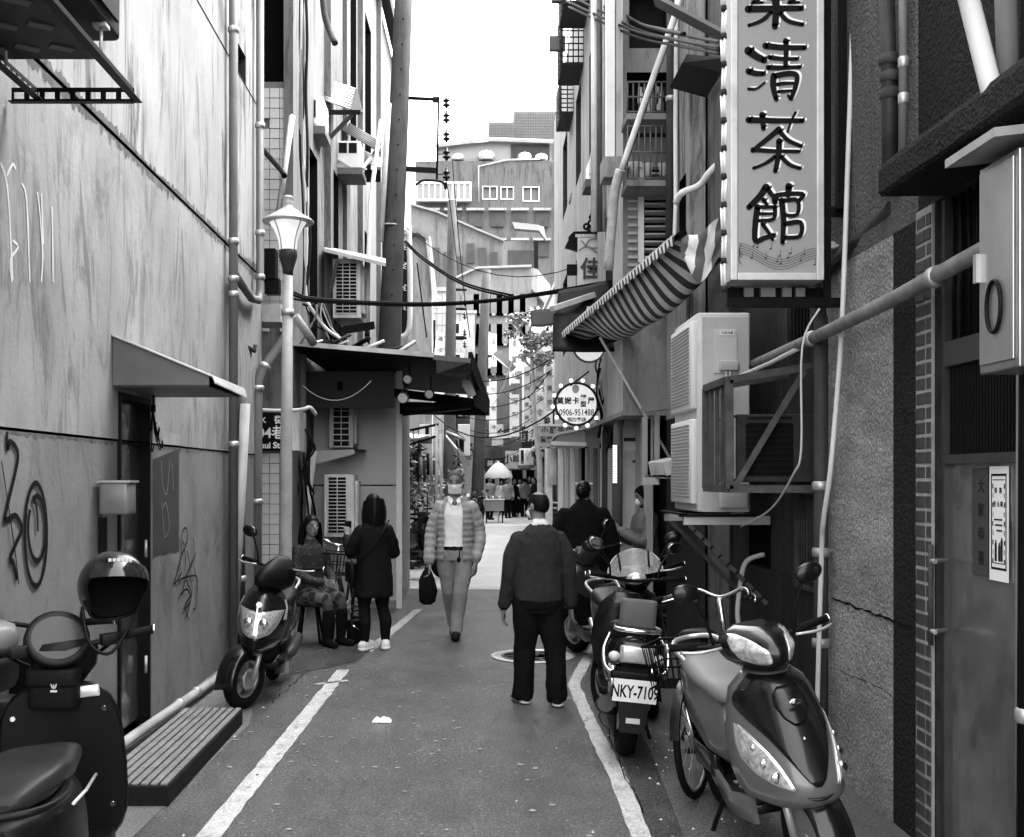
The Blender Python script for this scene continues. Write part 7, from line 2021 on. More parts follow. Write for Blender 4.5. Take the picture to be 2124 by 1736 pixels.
# ---------------- woman in a long black coat, walking away
coat = M('black_wool_coat', .008, .95, var=.3, sc=8)
h = 1.665; f = Fig(h)
f.trunk([(0, 0, .42, .235, .17), (0, 0, .6, .235, .17), (0, 0, .8, .238, .168), (0, 0, 1.0, .236, .16), (0, .005, 1.15, .23, .15), (0, .01, 1.28, .226, .14), (0, .018, 1.37, .20, .12), (0, .02, 1.425, .135, .10), (0, .02, 1.47, .085, .08), (0, .01, 1.50, .075, .075)], coat)
for sx in (-1, 1):
 f.cap([(.085 * sx, 0, .5), (.085 * sx, .0, .3), (.085 * sx, .03, .10)], [.075, .062, .05], trs)
 f.shoe((.085 * sx, .03, .09), .1 * sx, black, L=.24)
 f.cap([(.195 * sx, .015, 1.35), (.268 * sx, .02, 1.2), (.298 * sx, .02, 1.05), (.315 * sx, -.01, .9), (.325 * sx, -.04, .76)], [.078, .08, .078, .072, .068], coat)
 f.hand((.326 * sx, -.045, .71), (.03 * sx, -.12, -1), (-.2 * sx, -1, 0), skin, .5)
f.cap([(0, .0, 1.42), (0, -.012, 1.52)], [.058, .052], skin)
Q, sc = head(f, (0, -.015, 1.575), yaw=-.35, pitch=.05, sc=.97)
CW = f.finish('person', 'woman in a long black coat with pinned up hair walking away past the scooters', (1.2, 11.45, 0), PI - .05, .009, .016, (coat,), 12)
hair_cap(CW, Q, sc, f.k, hair_b, 40, -22, -62, 1.10, seed=7)
m = MB(); m.ball((Q @ V(0, .10, .0)) * f.k, (.05, .045, .055), 14, 10); m.build('hair_bun', hair_b, CW, W=False)
m = MB(); m.tube([(Q @ V(.085 * math.sin(a), -.085 * math.cos(a) * .9 + .0, .095 - .0 * a)) * f.k for a in [R(q) for q in range(-100, 101, 20)]], .009, 6); m.build('hair_band', M('pale_hair_band', .6, .5), CW, W=False)

# ---------------- long haired woman standing with a phone
cot = M('dark_quilt_coat', .03, .75, var=.3, sc=6)
legg = M('black_leggings', .010, .85, var=.2)
snk = M('white_trainer', .66, .6, var=.2, sc=14); sole = M('trainer_sole', .7, .7)
h = 1.53; f = Fig(h)
f.trunk([(0, 0, .58, .215, .165), (0, 0, .62, .22, .168), (0, 0, .8, .21, .16), (0, 0, .95, .195, .148), (0, 0, 1.1, .18, .138), (0, .005, 1.25, .185, .132), (0, .012, 1.34, .16, .115), (0, .016, 1.40, .11, .09), (0, .016, 1.46, .075, .07)], cot)
for sx, an in ((-1, (-.13, .02, .10)), (1, (.115, .05, .10))):
 f.cap([(.095 * sx, 0, .75), (.10 * sx, -.01, .6), (.105 * sx, -.015, .47), (an[0] * .98, an[1] + .02, .3), (an[0], an[1], .12)], [.10, .088, .068, .067, .05], legg)
 f.shoe(an, -.75 if sx == 1 else -.25, snk, sole, L=.275, w=.056, hgt=.062)
Lh = V(.235, -.24, 1.24)
f.cap([(.15, .012, 1.31), (.218, .0, 1.18), (.25, -.03, 1.08)], [.068, .068, .064], cot)
f.cap([(.25, -.03, 1.08), (.25, -.13, 1.14), (.245, -.215, 1.205)], [.07, .06, .05], cot)
f.hand(Lh, (-.05, -.35, .9), (-1, -.2, 0), skin, .8)
f.cap([(-.15, .012, 1.31), (-.218, .0, 1.18), (-.245, -.04, 1.06)], [.068, .068, .064], cot)
f.cap([(-.245, -.04, 1.06), (-.2, -.16, 1.05), (-.10, -.22, 1.08)], [.07, .06, .05], cot)
f.hand((-.07, -.235, 1.09), (1, -.15, .1), (0, 0, 1), skin, .7)
f.cap([(0, .0, 1.42), (0, -.012, 1.52)], [.056, .052], skin)
Q, sc = head(f, (0, -.015, 1.585), yaw=.2, pitch=.18)
SW = f.finish('person', 'long haired woman in a dark knee length coat and white trainers holding a phone', (-.93, 10.95, 0), PI + .35, .0075, .012, (cot, legg), 20)
hair_cap(SW, Q, sc, f.k, hair_b, 40, -30, -70, 1.10, seed=11)
hair_fall(SW, Q, sc, f.k, hair_b, .46, .122, flare=1.22, seed=2)
MB().tube([V(-.15, .09, 1.42) * f.k, V(-.05, .162, 1.28) * f.k, V(.10, .165, 1.08) * f.k, V(.215, .1, .95) * f.k], .012, 6, flat=.5).build('bag_strap', black, SW, W=False)
ph = thing('mobile_phone', 'black mobile phone held up by the long haired woman', 'phone', Vector((-.93, 10.95, 0)) + Euler((0, 0, PI + .35)).to_matrix() @ (V(.215, -.30, 1.29) * f.k), PI + .35)
MB().rbox((0, 0, .03), (.072, .011, .15), .005, (R(-14), 0, 0)).build('body', gloss_black, ph, W=False)
MB().box((0, -.0065, .03), (.064, .001, .135), (R(-14), 0, 0)).build('screen', M('dim_screen', .1, .1), ph, W=False)
hbag = Vector((-.93, 10.95, 0)) + Euler((0, 0, PI + .35)).to_matrix() @ (V(.255, -.02, .72) * f.k)
T = thing('handbag', 'black shoulder bag at the long haired woman\'s hip', 'bag', hbag, PI + .35)
MB().rbox((0, 0, .12), (.07, .22, .2), .03).build('pouch', black, T, W=False)

# ---------------- seated woman with long dark hair
pat = bpy.data.materials.new('patterned_dark_jacket')
pat.use_nodes = True
_n = pat.node_tree.nodes; _l = pat.node_tree.links
vo = _n.new('ShaderNodeTexVoronoi'); vo.inputs['Scale'].default_value = 26
tc = _n.new('ShaderNodeTexCoord'); _l.new(tc.outputs['Object'], vo.inputs['Vector'])
cr_ = _n.new('ShaderNodeMapRange'); cr_.inputs[1].default_value = .18; cr_.inputs[2].default_value = .32; cr_.inputs[3].default_value = .06; cr_.inputs[4].default_value = .006
_l.new(vo.outputs['Distance'], cr_.inputs[0]); _l.new(cr_.outputs[0], _n['Principled BSDF'].inputs['Base Color']); _n['Principled BSDF'].inputs['Roughness'].default_value = .8
plaid = bpy.data.materials.new('plaid_skirt'); plaid.use_nodes = True
_n = plaid.node_tree.nodes; _l = plaid.node_tree.links
wv = _n.new('ShaderNodeTexChecker'); wv.inputs['Scale'].default_value = 11; wv.inputs[1].default_value = (.07, .07, .07, 1); wv.inputs[2].default_value = (.008, .008, .008, 1)
tc = _n.new('ShaderNodeTexCoord'); _l.new(tc.outputs['Object'], wv.inputs['Vector']); _l.new(wv.outputs[0], _n['Principled BSDF'].inputs['Base Color']); _n['Principled BSDF'].inputs['Roughness'].default_value = .9
boot = M('black_suede_boot', .012, .9, var=.3)
tights = M('grey_tights', .12, .7, var=.15)
h = 1.60; f = Fig(h)
sz = .50
f.trunk([(0, .02, sz + .0, .17, .13), (0, .015, sz + .10, .172, .128), (0, .0, sz + .22, .155, .115), (0, -.01, sz + .36, .168, .118), (0, -.01, sz + .47, .185, .115), (0, -.005, sz + .55, .165, .10), (0, 0, sz + .60, .10, .075), (0, 0, sz + .63, .065, .06)], pat)
f.trunk([(0, .01, sz - .06, .175, .145), (0, -.0, sz + .04, .18, .14)], plaid)
for sx in (-1, 1):
 f.cap([(.09 * sx, 0, sz + .0), (.10 * sx, -.18, sz + .02), (.095 * sx, -.36, sz + .0)], [.105, .098, .08], plaid)
 f.cap([(.095 * sx, -.37, sz - .0), (.095 * sx, -.41, sz - .06), (.095 * sx, -.415, sz - .14)], [.062, .058, .055], tights)
 f.cap([(.095 * sx, -.415, sz - .13), (.098 * sx, -.405, sz - .25), (.10 * sx, -.39, .09)], [.064, .064, .05], boot)
 f.shoe((.10 * sx, -.40, .09), .12 * sx, boot, L=.245, w=.045)
 f.cap([(.175 * sx, -.005, sz + .52), (.215 * sx, -.02, sz + .38), (.215 * sx, -.06, sz + .26)], [.062, .06, .056], pat)
 f.cap([(.215 * sx, -.06, sz + .26), (.16 * sx, -.19, sz + .20), (.07 * sx, -.29, sz + .18)], [.056, .05, .042], pat)
 f.hand((.06 * sx, -.30, sz + .175), (-.45 * sx, -.8, -.2), (0, -.2, 1), skin, .7)
f.cap([(0, .0, sz + .59), (0, -.01, sz + .70)], [.054, .05], skin)
Q, sc = head(f, (0, -.02, sz + .765), yaw=-.25, pitch=.0, ears=False)
sb = ong(668, 1338); sb.z = 0
ST = f.finish('person', 'seated woman with long dark hair in a patterned jacket, plaid skirt and black boots', (-1.62, 11.4, .0), R(48), .0075, .012, (pat, plaid), 30)
hair_cap(ST, Q, sc, f.k, hair_b, 34, -40, -75, 1.17, seed=15)
hair_fall(ST, Q, sc, f.k, hair_b, .46, .118, flare=1.25, seed=5)
face_parts(ST, Q, sc, f.k)
sx_ = Vector((-1.62, 11.4, 0)); q3 = Euler((0, 0, R(48))).to_matrix()
T = thing('stool', 'low black stool under the seated woman', 'stool', sx_)
MB().lathe([(.16, .385), (.17, .40), (.16, .415), (.01, .418)], sx_ + q3 @ V(0, .0, 0), 20).build('seat', black, T)
for a in range(4):
 aa = R(45 + a * 90); MB().tube([sx_ + V(.10 * math.cos(aa), .10 * math.sin(aa), .385), sx_ + V(.17 * math.cos(aa), .17 * math.sin(aa), 0)], .014, 8).build('leg', black, T)
hb = sx_ + q3 @ V(.26, -.42, 0)
T = thing('tote_bag', 'black bag with a bright zip on the ground by the seated woman', 'bag', hb, R(40))
MB().rbox((0, 0, .13), (.2, .1, .24), .03).build('sack', M('black_leather', .012, .5, var=.3), T, W=False)
MB().tube([V(-.08, -.052, .2), V(.0, -.055, .15), V(.08, -.052, .06)], .006, 6).build('zip', chrome, T, W=False)
MB().tube(smooth_path([V(-.06, 0, .24), V(-.05, 0, .33), V(.05, 0, .33), V(.06, 0, .24)], 4), .009, 6).build('handle', black, T, W=False)

# ---------------- rider with a dark hood looking at a phone
puf = M('mid_grey_puffer', .2, .55, var=.4, sc=10)
h = 1.62; f = Fig(h)
sz = .80
f.trunk([(0, .02, sz, .18, .14), (0, .01, sz + .12, .185, .14), (0, -.0, sz + .26, .18, .135), (0, -.01, sz + .40, .19, .13), (0, -.01, sz + .49, .185, .12), (0, -.005, sz + .56, .15, .105), (0, 0, sz + .62, .09, .085)], puf)
for sx in (-1, 1):
 f.cap([(.09 * sx, 0, sz + .02), (.13 * sx, -.2, sz + .01), (.14 * sx, -.4, sz - .02)], [.11, .10, .08], trs)
 f.cap([(.14 * sx, -.4, sz - .03), (.14 * sx, -.42, sz - .25), (.13 * sx, -.40, sz - .44)], [.075, .068, .055], trs)
 f.shoe((.13 * sx, -.40, sz - .42), 0, black) if False else f.cap([(.13 * sx, -.38, sz - .47), (.13 * sx, -.50, sz - .48)], [.045, .042], black)
 P = smooth_path([V(.18 * sx, -.0, sz + .52), V(.235 * sx, -.03, sz + .37), V(.23 * sx, -.07, sz + .24)], 7)
 f.cap(P, [.074 + .008 * abs(math.sin(i * .9)) for i in range(len(P))], puf)
 P = smooth_path([V(.23 * sx, -.07, sz + .24), V(.16 * sx, -.2, sz + .28), V(.07 * sx, -.3, sz + .36)], 7)
 f.cap(P, [.068 - .001 * i + .007 * abs(math.sin(i * .9)) for i in range(len(P))], puf)
 f.hand((.055 * sx, -.325, sz + .375), (-.4 * sx, -.8, .3), (0, 0, 1), skin, .8)
f.cap([(0, .0, sz + .6), (0, -.015, sz + .69)], [.07, .06], M('dark_scarf', .015, .9))
Q, sc = head(f, (0, -.025, sz + .755), yaw=.0, pitch=.22, ears=False)
RD = f.finish('person', 'hooded rider in a grey puffer jacket looking at a phone on the scooter', (1.98, 12.35, .0), R(-78), .008, .018, (trs, puf), 40)
hair_cap(RD, Q, sc, f.k, M('dark_hood', .012, .9, var=.3), 36, -55, -80, 1.2, seed=21, name='hood')
face_parts(RD, Q, sc, f.k, mouth=False)
m = MB(); m.ball((Q @ V(0, -.085, -.045)) * f.k, (.05, .034, .045), 14, 8, 0, Q.to_3x3().to_euler()); m.build('face_mask', M('white_mask', .66), RD, W=False)
wp = Vector((1.98, 12.35, 0)) + Euler((0, 0, R(-78))).to_matrix() @ (V(.0, -.42, sz + .44) * f.k)
T = thing('mobile_phone', 'dark mobile phone in the hooded rider\'s hands', 'phone', wp, R(-78))
MB().rbox((0, 0, 0), (.075, .012, .15), .005, (R(-30), 0, 0)).build('body', gloss_black, T, W=False)
MB().box((0, .007, .0), (.05, .001, .1), (R(-30), 0, 0)).build('screen', M('lit_screen', .6, .2, emit=.25), T, W=False)

# ---------------- far pedestrians
def far_person(label, px, py, rz, h, top_m, leg_m, hairm, skirt=False, bag=False):
 f = Fig(h)
 secs = [(a, b, z, rx * 1.08, ry * 1.15) for a, b, z, rx, ry in STD]
 f.trunk(secs, top_m)
 if skirt: f.trunk([(0, 0, .45, .21, .17), (0, 0, .7, .19, .15), (0, 0, .95, .16, .115)], top_m)
 for sx in (-1, 1):
  f.cap([(.085 * sx, 0, .85), (.09 * sx, -.03 * sx, .47), (.09 * sx, .05 * sx, .08)], [.105, .075, .055], leg_m)
  f.shoe((.09 * sx, .05 * sx, .08), .1 * sx, black)
  f.cap([(.185 * sx, .01, 1.36), (.235 * sx, .01, 1.1), (.22 * sx, -.12, .92)], [.065, .058, .045], top_m)
  f.hand((.218 * sx, -.13, .89), (0, -.4, -1), (-.2 * sx, -1, 0), skin, .6)
 f.cap([(0, .0, 1.42), (0, -.01, 1.52)], [.055, .05], skin)
 Q, sc = head(f, (0, -.015, 1.585))
 b = ong(px, py); b.z = .004
 o = f.finish('person', label, b, rz, .014, 0, (), 0)
 hair_cap(o, Q, sc, f.k, hairm, 45, -20, -60, 1.09, seed=px)
 face_parts(o, Q, sc, f.k)
 return o
g1 = M('far_grey_top', .3, .8); g2 = M('far_black_top', .025, .8); g3 = M('far_white_top', .6, .8)
far_person('far pedestrian in a grey jumper and black trousers beside the food cart', 1053, 1075, .3, 1.66, g1, trs, hair_b)
far_person('far pedestrian in a dark jacket behind the one in grey', 1066, 1073, .6, 1.62, g2, trs, hair_b)
far_person('far vendor in dark clothes carrying a white board', 1098, 1067, .0, 1.72, g2, trs, hair_b)
far_person('far pedestrian in a pale dress with her back turned', 1121, 1075, 2.9, 1.6, M('pale_dress', .42, .8), tights, hair_b, skirt=True)
far_person('far pedestrian in a white top behind the vendor', 1112, 1066, 2.5, 1.58, g3, gtr, hair_b)
far_person('far pedestrian in black at the right edge of the crowd', 1134, 1068, 3.0, 1.64, g2, trs, hair_b)
far_person('small far pedestrian in white near the food cart', 1040, 1069, .0, 1.55, g3, trs, hair_b)
for k_, (x_, y_, m_, w_) in enumerate(((1078, 1069, g3, 'white shirt between the dark pair and the vendor'), (1046, 1064, g2, 'dark coat deep behind the food cart'), (1088, 1072, g1, 'grey coat stepping past the vendor'), (1108, 1078, g2, 'black jacket in front of the pale dress'), (1016, 1078, g1, 'grey top leaning beside the third pole'))):
 far_person('far pedestrian in a ' + w_, x_, y_, k_ * 1.7, 1.6 + .03 * k_, m_, trs, hair_b)
wb_ = at(1104, 1018, 50)
MB().box(wb_, (.42, .03, .5), (0, R(25), 0)).build('white_board', M('white_board', .75, .6), label='white square board carried by the far vendor', cat='board')
# ================================================================ scooters and bicycles (local space: they face -Y)
def xf(mb, Mx):
 mb.v = [Mx @ v for v in mb.v]; return mb
def two_wheeler(name, label, loc, rz, lean, cat):
 T = thing(name, label, cat, loc, rz)
 T.rotation_euler = (0, lean, rz)
 return T
def tyre(T, c, r, w, Mx, spokes=5, rim_mat=None, nm='wheel', disc=True):
 c = Vector(c)
 prof = []
 for i in range(13):
  a = 2 * PI * i / 12
  prof.append((r - w * .5 + w * .5 * math.cos(a), w * .5 * math.sin(a)))
 n = 32
 m = MB()
 rings = [[c + V(z, rr * math.cos(2 * PI * j / n), rr * math.sin(2 * PI * j / n)) for rr, z in prof[:-1]] for j in range(n)]
 m.loft(rings, closed=True)
 W_ = xf(m, Mx).build(nm, rubber, T, W=False)
 rm = rim_mat or M('alloy_grey', .35, .35, .7, var=.15)
 ri = r - w * .92
 m = MB()
 m.lathe([(ri, -w * .32), (ri + .006, -w * .3), (ri * .94, 0), (ri + .006, w * .3), (ri, w * .32), (ri * .9, w * .2), (ri * .9, -w * .2), (ri, -w * .32)], c, n, (1, 0, 0))
 m.lathe([(.035, -.04), (.04, -.03), (.04, .03), (.035, .04)], c, 14, (1, 0, 0))
 for i in range(spokes):
  a = 2 * PI * i / spokes + .3
  d = V(0, math.cos(a), math.sin(a))
  m.beam(c + d * .03, c + d * ri * .95, .03, .022, up=(1, 0, 0))
 xf(m, Mx).build('rim', rm, W_, W=False)
 if disc:
  m = MB(); m.lathe([(ri * .62, 0), (ri * .62, .005), (ri * .35, .005), (ri * .35, 0)], c + V(w * .42, 0, 0), 24, (1, 0, 0)); xf(m, Mx).build('brake_disc', galv, W_, W=False)
 return W_
def ring_xy(z, w, yf, yb, pw=2.4, n=22):
 """horizontal section of a fairing: rounded towards the front (-Y), flat behind"""
 out = []
 for j in range(n + 1):
  x = -w + 2 * w * j / n
  out.append(V(x, yf + (yb - yf) * abs(x / w) ** pw if w else yf, z))
 out += [V(w * .9, yb + .02, z), V(0, yb + .03, z), V(-w * .9, yb + .02, z)]
 return out
def fairing(T, prof, mat, name, pw=2.4, Mx=Matrix.Identity(4)):
 """prof: (z, half width, y front, y back)"""
 m = MB(); m.loft([ring_xy(z, w, a, b, pw) for z, w, a, b in prof]); return xf(m, Mx).build(name, mat, T, W=False)
def patch(T, prof, pw, outline, mat, name, off=.006, Mx=Matrix.Identity(4), nx=10, nz=16, parent=None, bulge=0.0):
 """panel lying on a fairing; outline: list of (z, x left, x right)"""
 f = lambda key: (lambda z: interp([(p[0], p[key]) for p in prof], z))
 W_, A, B = f(1), f(2), f(3)
 z0, z1 = outline[0][0], outline[-1][0]
 rows = []
 for i in range(nz + 1):
  z = lerp(z0, z1, i / nz)
  xl = interp([(o[0], o[1]) for o in outline], z); xr = interp([(o[0], o[2]) for o in outline], z)
  row = []
  for j in range(nx + 1):
   x = lerp(xl, xr, j / nx); w = max(W_(z), .01)
   y = A(z) + (B(z) - A(z)) * min(1.2, abs(x / w)) ** pw
   b_ = bulge * math.sin(PI * j / nx) * math.sin(PI * i / nz)
   row.append(V(x * 1.005, y - off - b_, z))
  rows.append(row)
 m = MB().grid(rows, 0, True, (0, .012, 0))
 return xf(m, Mx).build(name, mat, parent or T, W=False)
def loft_y(secs, n=18, p=.75):
 """sections along y: (y, half width, z low, z high)"""
 rings = []
 for y, w, a, b in secs:
  c = (a + b) / 2; hh = (b - a) / 2
  rings.append([V(w * math.copysign(abs(math.cos(t)) ** p, math.cos(t)), y, c + hh * math.copysign(abs(math.sin(t)) ** p, math.sin(t))) for t in [2 * PI * j / n for j in range(n)]])
 return MB().loft(rings)
SADDLE = M('worn_black_seat', .05, .42, var=.3, sc=8)
def steer(angle, y=-.50):
 return Matrix.Translation(V(0, y, 0)) @ Matrix.Rotation(angle, 4, 'Z') @ Matrix.Translation(V(0, -y, 0))
def handle_set(T, S, z=1.0, y=-.36, w=.33, mirrors=(1, 1), mat=None, mir=(.27, .2), grip=None, mrot=0.0):
 bar = M('bar_black_steel', .05, .4, .5)
 m = MB(); m.tube(smooth_path([V(-w, y + .05, z + .02), V(-w * .5, y, z), V(0, y - .02, z - .02), V(w * .5, y, z), V(w, y + .05, z + .02)], 4), .012, 8); xf(m, S).build('handlebar', mat or bar, T, W=False)
 for sx in (-1, 1):
  m = MB(); m.tube([V(sx * w * .62, y + .02, z + .008), V(sx * (w + .03), y + .055, z + .022)], [.018, .017], 10); xf(m, S).build('grip', rubber, T, W=False)
  m = MB(); m.lathe([(.021, 0), (.021, .012)], V(sx * (w + .03), y + .055, z + .022), 10, (sx, .1, .05)); xf(m, S).build('bar_end', grip or chrome, T, W=False)
  m = MB(); m.tube(smooth_path([V(sx * w * .5, y - .05, z + .0), V(sx * w * .8, y - .06, z + .0), V(sx * (w + .01), y - .03, z + .01)], 3), .007, 6); xf(m, S).build('brake_lever', galv, T, W=False)
  if (mirrors[0] and sx < 0) or (mirrors[1] and sx > 0):
   mx, mz = mir
   m = MB(); m.tube(smooth_path([V(sx * w * .55, y, z + .01), V(sx * w * .6, y - .01, z + .10), V(sx * mx, y - .02, z + mz)], 4), .007, 6); mo = xf(m, S).build('mirror_stem', black, T, W=False)
   m = MB(); m.ball((0, 0, 0), (.066, .022, .044), 16, 10); xf(m, S @ Matrix.Translation(V(sx * (mx + .03), y - .03, z + mz + .03)) @ Matrix.Rotation(sx * -.25 + mrot, 4, 'Y')).build('mirror', gloss_black, T, W=False)
   m = MB(); m.lathe([(.052, 0), (.05, .003)], V(0, .0, 0), 16, (0, 1, 0)); xf(m, S @ Matrix.Translation(V(sx * (mx + .03), y - .0085, z + mz + .03)) @ Matrix.Rotation(sx * -.25 + mrot, 4, 'Y') @ Matrix.Diagonal((1.15, 1, .75, 1))).build('mirror_glass', M('mirror_glass', .75, .03, 1.0, var=0), T, W=False)
def rear_end(T, paint_m, dark_m, plate=None, top=.80, rack=True, sad=None):
 MB_ = loft_y([(.06, .10, .40, .62), (.14, .135, .34, .70), (.32, .155, .34, .72), (.52, .15, .42, .74), (.72, .11, .54, .75), (.84, .05, .62, .74)]); MB_.build('rear_body', paint_m, T, W=False)
 loft_y([(.03, .08, .66, .70), (.06, .115, .655, .735), (.18, .13, .67, .755), (.30, .14, .68, .765), (.40, .15, .69, .80), (.56, .135, .70, .815), (.68, .10, .71, .80), (.72, .06, .73, .775)], 20, .7).build('seat', sad or SADDLE, T, W=False)
 for sx in (-1, 1):
  m = MB(); m.rbox((sx * .09, .48, .30), (.05, .36, .12), .02); m.build('engine_cover', dark_m, T, W=False)
  MB().tube([V(sx * .1, .66, .30), V(sx * .12, .70, .56)], .028, 10).build('shock_absorber', chrome, T, W=False)
 MB().tube([V(.12, .3, .26), V(.14, .5, .27), V(.15, .82, .34)], [.03, .052, .05], 12).build('exhaust', M('dull_exhaust', .12, .5, .5, var=.4), T, W=False)
 if rack:
  MB().tube(smooth_path([V(-.11, .5, .77), V(-.12, .74, .84), V(0, .84, .85), V(.12, .74, .84), V(.11, .5, .77)], 5), .014, 8).build('grab_rail', M('rail_silver', .4, .35, .6), T, W=False)
 m = MB(); m.rbox((0, .83, .69), (.16, .05, .06), .018); m.build('tail_light', M('tail_lens', .12, .15, var=.2, coat=.3), T, W=False)
 m = MB(); m.prism([V(-.08, .80, .62), V(.08, .80, .62), V(.06, .92, .34), V(-.06, .92, .34)], (0, .012, .004)); m.build('rear_mudguard', black, T, W=False)
 if plate:
  p = MB().box((0, .90, .44), (.24, .006, .13), (R(12), 0, 0)).build('licence_plate', M('plate_white', .72, .5, var=.1), T, W=False)
  text_mesh(plate, .10, M('plate_ink', .03, .6), 'plate_lettering', p, (0, .9045, .437), (-1, 0, 0), (0, .2, 1), .002, .0006, sx=.62, W=False)
 MB().tube(smooth_path([V(-.1, .1, .27), V(-.16, .16, .12), V(-.2, .2, .01)], 3), .012, 8).build('side_stand', dark_iron, T, W=False)

def scooter(name, label, loc, rz, lean, body, dark, st_, variant='plain', plate=None, mirrors=(1, 1), cat='scooter', rim=None, trim=None, sad=None):
 T = two_wheeler(name, label, loc, rz, lean, cat)
 S = steer(st_)
 I4 = Matrix.Identity(4)
 r = .225
 tyre(T, (0, -.63, r), r, .10, S, rim_mat=rim)
 tyre(T, (0, .60, r), r, .11, I4, rim_mat=rim)
 # fork and fender
 for sx in (-1, 1):
  m = MB(); m.tube([V(sx * .075, -.63, r), V(sx * .07, -.54, .5)], .018, 8); xf(m, S).build('fork', galv, T, W=False)
 rows = []
 for i in range(13):
  a = R(lerp(-35, 100, i / 12))
  rr = r + .035
  rows.append([V(x, -.63 - rr * math.sin(a) * (1 - abs(x) * .6), r + rr * math.cos(a) - abs(x) ** 1.5 * .9) for x in (-.075, -.05, -.025, 0, .025, .05, .075)])
 m = MB().grid(rows, 0, True, (0, 0, -.006)); xf(m, S).build('front_fender', body if variant != 'hero' else dark, T, W=False)
 prof = {'hero': [(.37, .13, -.68, -.52), (.41, .195, -.80, -.50), (.45, .215, -.84, -.47), (.52, .225, -.825, -.44), (.60, .222, -.78, -.42), (.68, .212, -.725, -.40), (.76, .195, -.665, -.38), (.84, .168, -.60, -.37), (.90, .10, -.53, -.37)],
   'left': [(.40, .07, -.66, -.46), (.46, .13, -.76, -.44), (.54, .175, -.76, -.42), (.64, .195, -.71, -.40), (.74, .185, -.65, -.38), (.82, .15, -.58, -.37), (.90, .09, -.50, -.36)],
   'plain': [(.30, .13, -.50, -.40), (.42, .18, -.60, -.38), (.56, .21, -.58, -.36), (.70, .20, -.53, -.35), (.82, .16, -.47, -.34), (.90, .09, -.42, -.33)]}[variant]
 pw = 2.9 if variant == 'hero' else 2.2
 fairing(T, prof, trim if variant == 'hero' else body, 'leg_shield', pw)
 m = loft_y([(-.36, .13, .33, .86), (-.345, .15, .30, .88), (-.33, .14, .31, .87)], 20, .5); m.build('inner_shield', dark, T, W=False)
 m = MB(); m.rbox((0, -.12, .285), (.30, .48, .05), .02); m.build('floorboard', dark, T, W=False)
 for sx in (-1, 1):
  m = MB(); m.grid([[V(sx * .155, -.40, .36), V(sx * .165, -.1, .30), V(sx * .16, .12, .34)], [V(sx * .15, -.40, .24), V(sx * .17, -.1, .20), V(sx * .15, .14, .24)]], 0, True, (sx * -.02, 0, 0)); m.build('side_skirt', body if variant != 'hero' else trim, T, W=False)
 for k_ in range(4):
  MB().box((.0, -.26 + k_ * .08, .3115), (.22, .03, .006)).build('floor_rib', galv, T, W=False)
 if variant == 'hero':
  cen = [(.50, -.012, .012), (.53, -.04, .04), (.60, -.08, .08), (.68, -.125, .125), (.735, -.165, .165), (.78, -.18, .18), (.835, -.155, .155), (.895, -.09, .09)]
  patch(T, prof, pw, cen, dark, 'centre_panel', .010)
  em = patch(T, prof, pw, [(.72, -.012, .012), (.75, -.05, .05), (.79, -.068, .068), (.83, -.06, .06), (.855, -.03, .03)], gloss_black, 'emblem_panel', .020, bulge=.012)
  m = MB(); m.ball((0, 0, 0), (.026, .007, .014), 14, 8); xf(m, Matrix.Translation(V(0, -.705, .808))).build('emblem', chrome, T, W=False)
  m = MB(); m.tube([V(.017 * math.cos(a * PI / 8), -.7125, .808 + .008 * math.sin(a * PI / 8)) for a in range(16)], .0025, 5, closed=True); m.build('emblem_ring', gloss_black, T, W=False)
  MB().ball((0, -.752, .67), .008, 8, 6).build('panel_bolt', chrome, T, W=False)
  for sx in (-1, 1):
   o = [(.49, .085, .105), (.505, .088, .15), (.53, .095, .182), (.57, .108, .202), (.62, .132, .204), (.67, .162, .198), (.70, .182, .192)]
   o = o if sx > 0 else [(z, -b, -a) for z, a, b in o]
   patch(T, prof, pw, o, M('chrome_rim_lens', .55, .2, .6), 'headlight_bezel', .008)
   o2 = [(z, a + .008 if sx > 0 else a + .006, b - .006 if sx > 0 else b - .008) for z, a, b in o]
   hl = patch(T, prof, pw, o2, lamp_glass, 'headlight', .014, bulge=.012)
   for z_, x_, rr_ in ((.535, .135, .024), (.58, .155, .02), (.63, .17, .014)):
    w_ = interp([(p[0], p[1]) for p in prof], z_); ya = interp([(p[0], p[2]) for p in prof], z_); yb = interp([(p[0], p[3]) for p in prof], z_)
    y_ = ya + (yb - ya) * (x_ / w_) ** pw
    m = MB(); m.ball((sx * x_, y_ - .026, z_), (rr_, .008, rr_), 12, 8); m.build('lamp_bowl', chrome, hl, W=False)
  m = MB(); m.tube([V(x, -.838 + .9 * x * x, .452 + 4.5 * x * x) for x in (-.05, -.035, -.02, 0, .02, .035, .05)], [.003, .008, .011, .012, .011, .008, .003], 8, flat=.6); m.build('smile_slot', gloss_black, T, W=False)
  # handlebar head with lens
  hp = [(.90, .07, -.50, -.34), (.95, .14, -.60, -.34), (1.0, .17, -.60, -.33), (1.05, .15, -.53, -.32), (1.085, .07, -.44, -.31)]
  fairing(T, hp, dark, 'handlebar_cowl', 2.0, S)
  for sx in (-1, 1):
   o = [(.935, .04, .07), (.96, .035, .115), (1.0, .04, .14), (1.04, .075, .135), (1.06, .10, .12)]
   o = o if sx > 0 else [(z, -b, -a) for z, a, b in o]
   patch(T, hp, 2.0, o, lamp_glass, 'cowl_lamp', .006, S, bulge=.012)
  handle_set(T, S, 1.01, -.34, .34, mirrors, mir=(.25, .22))
 elif variant == 'left':
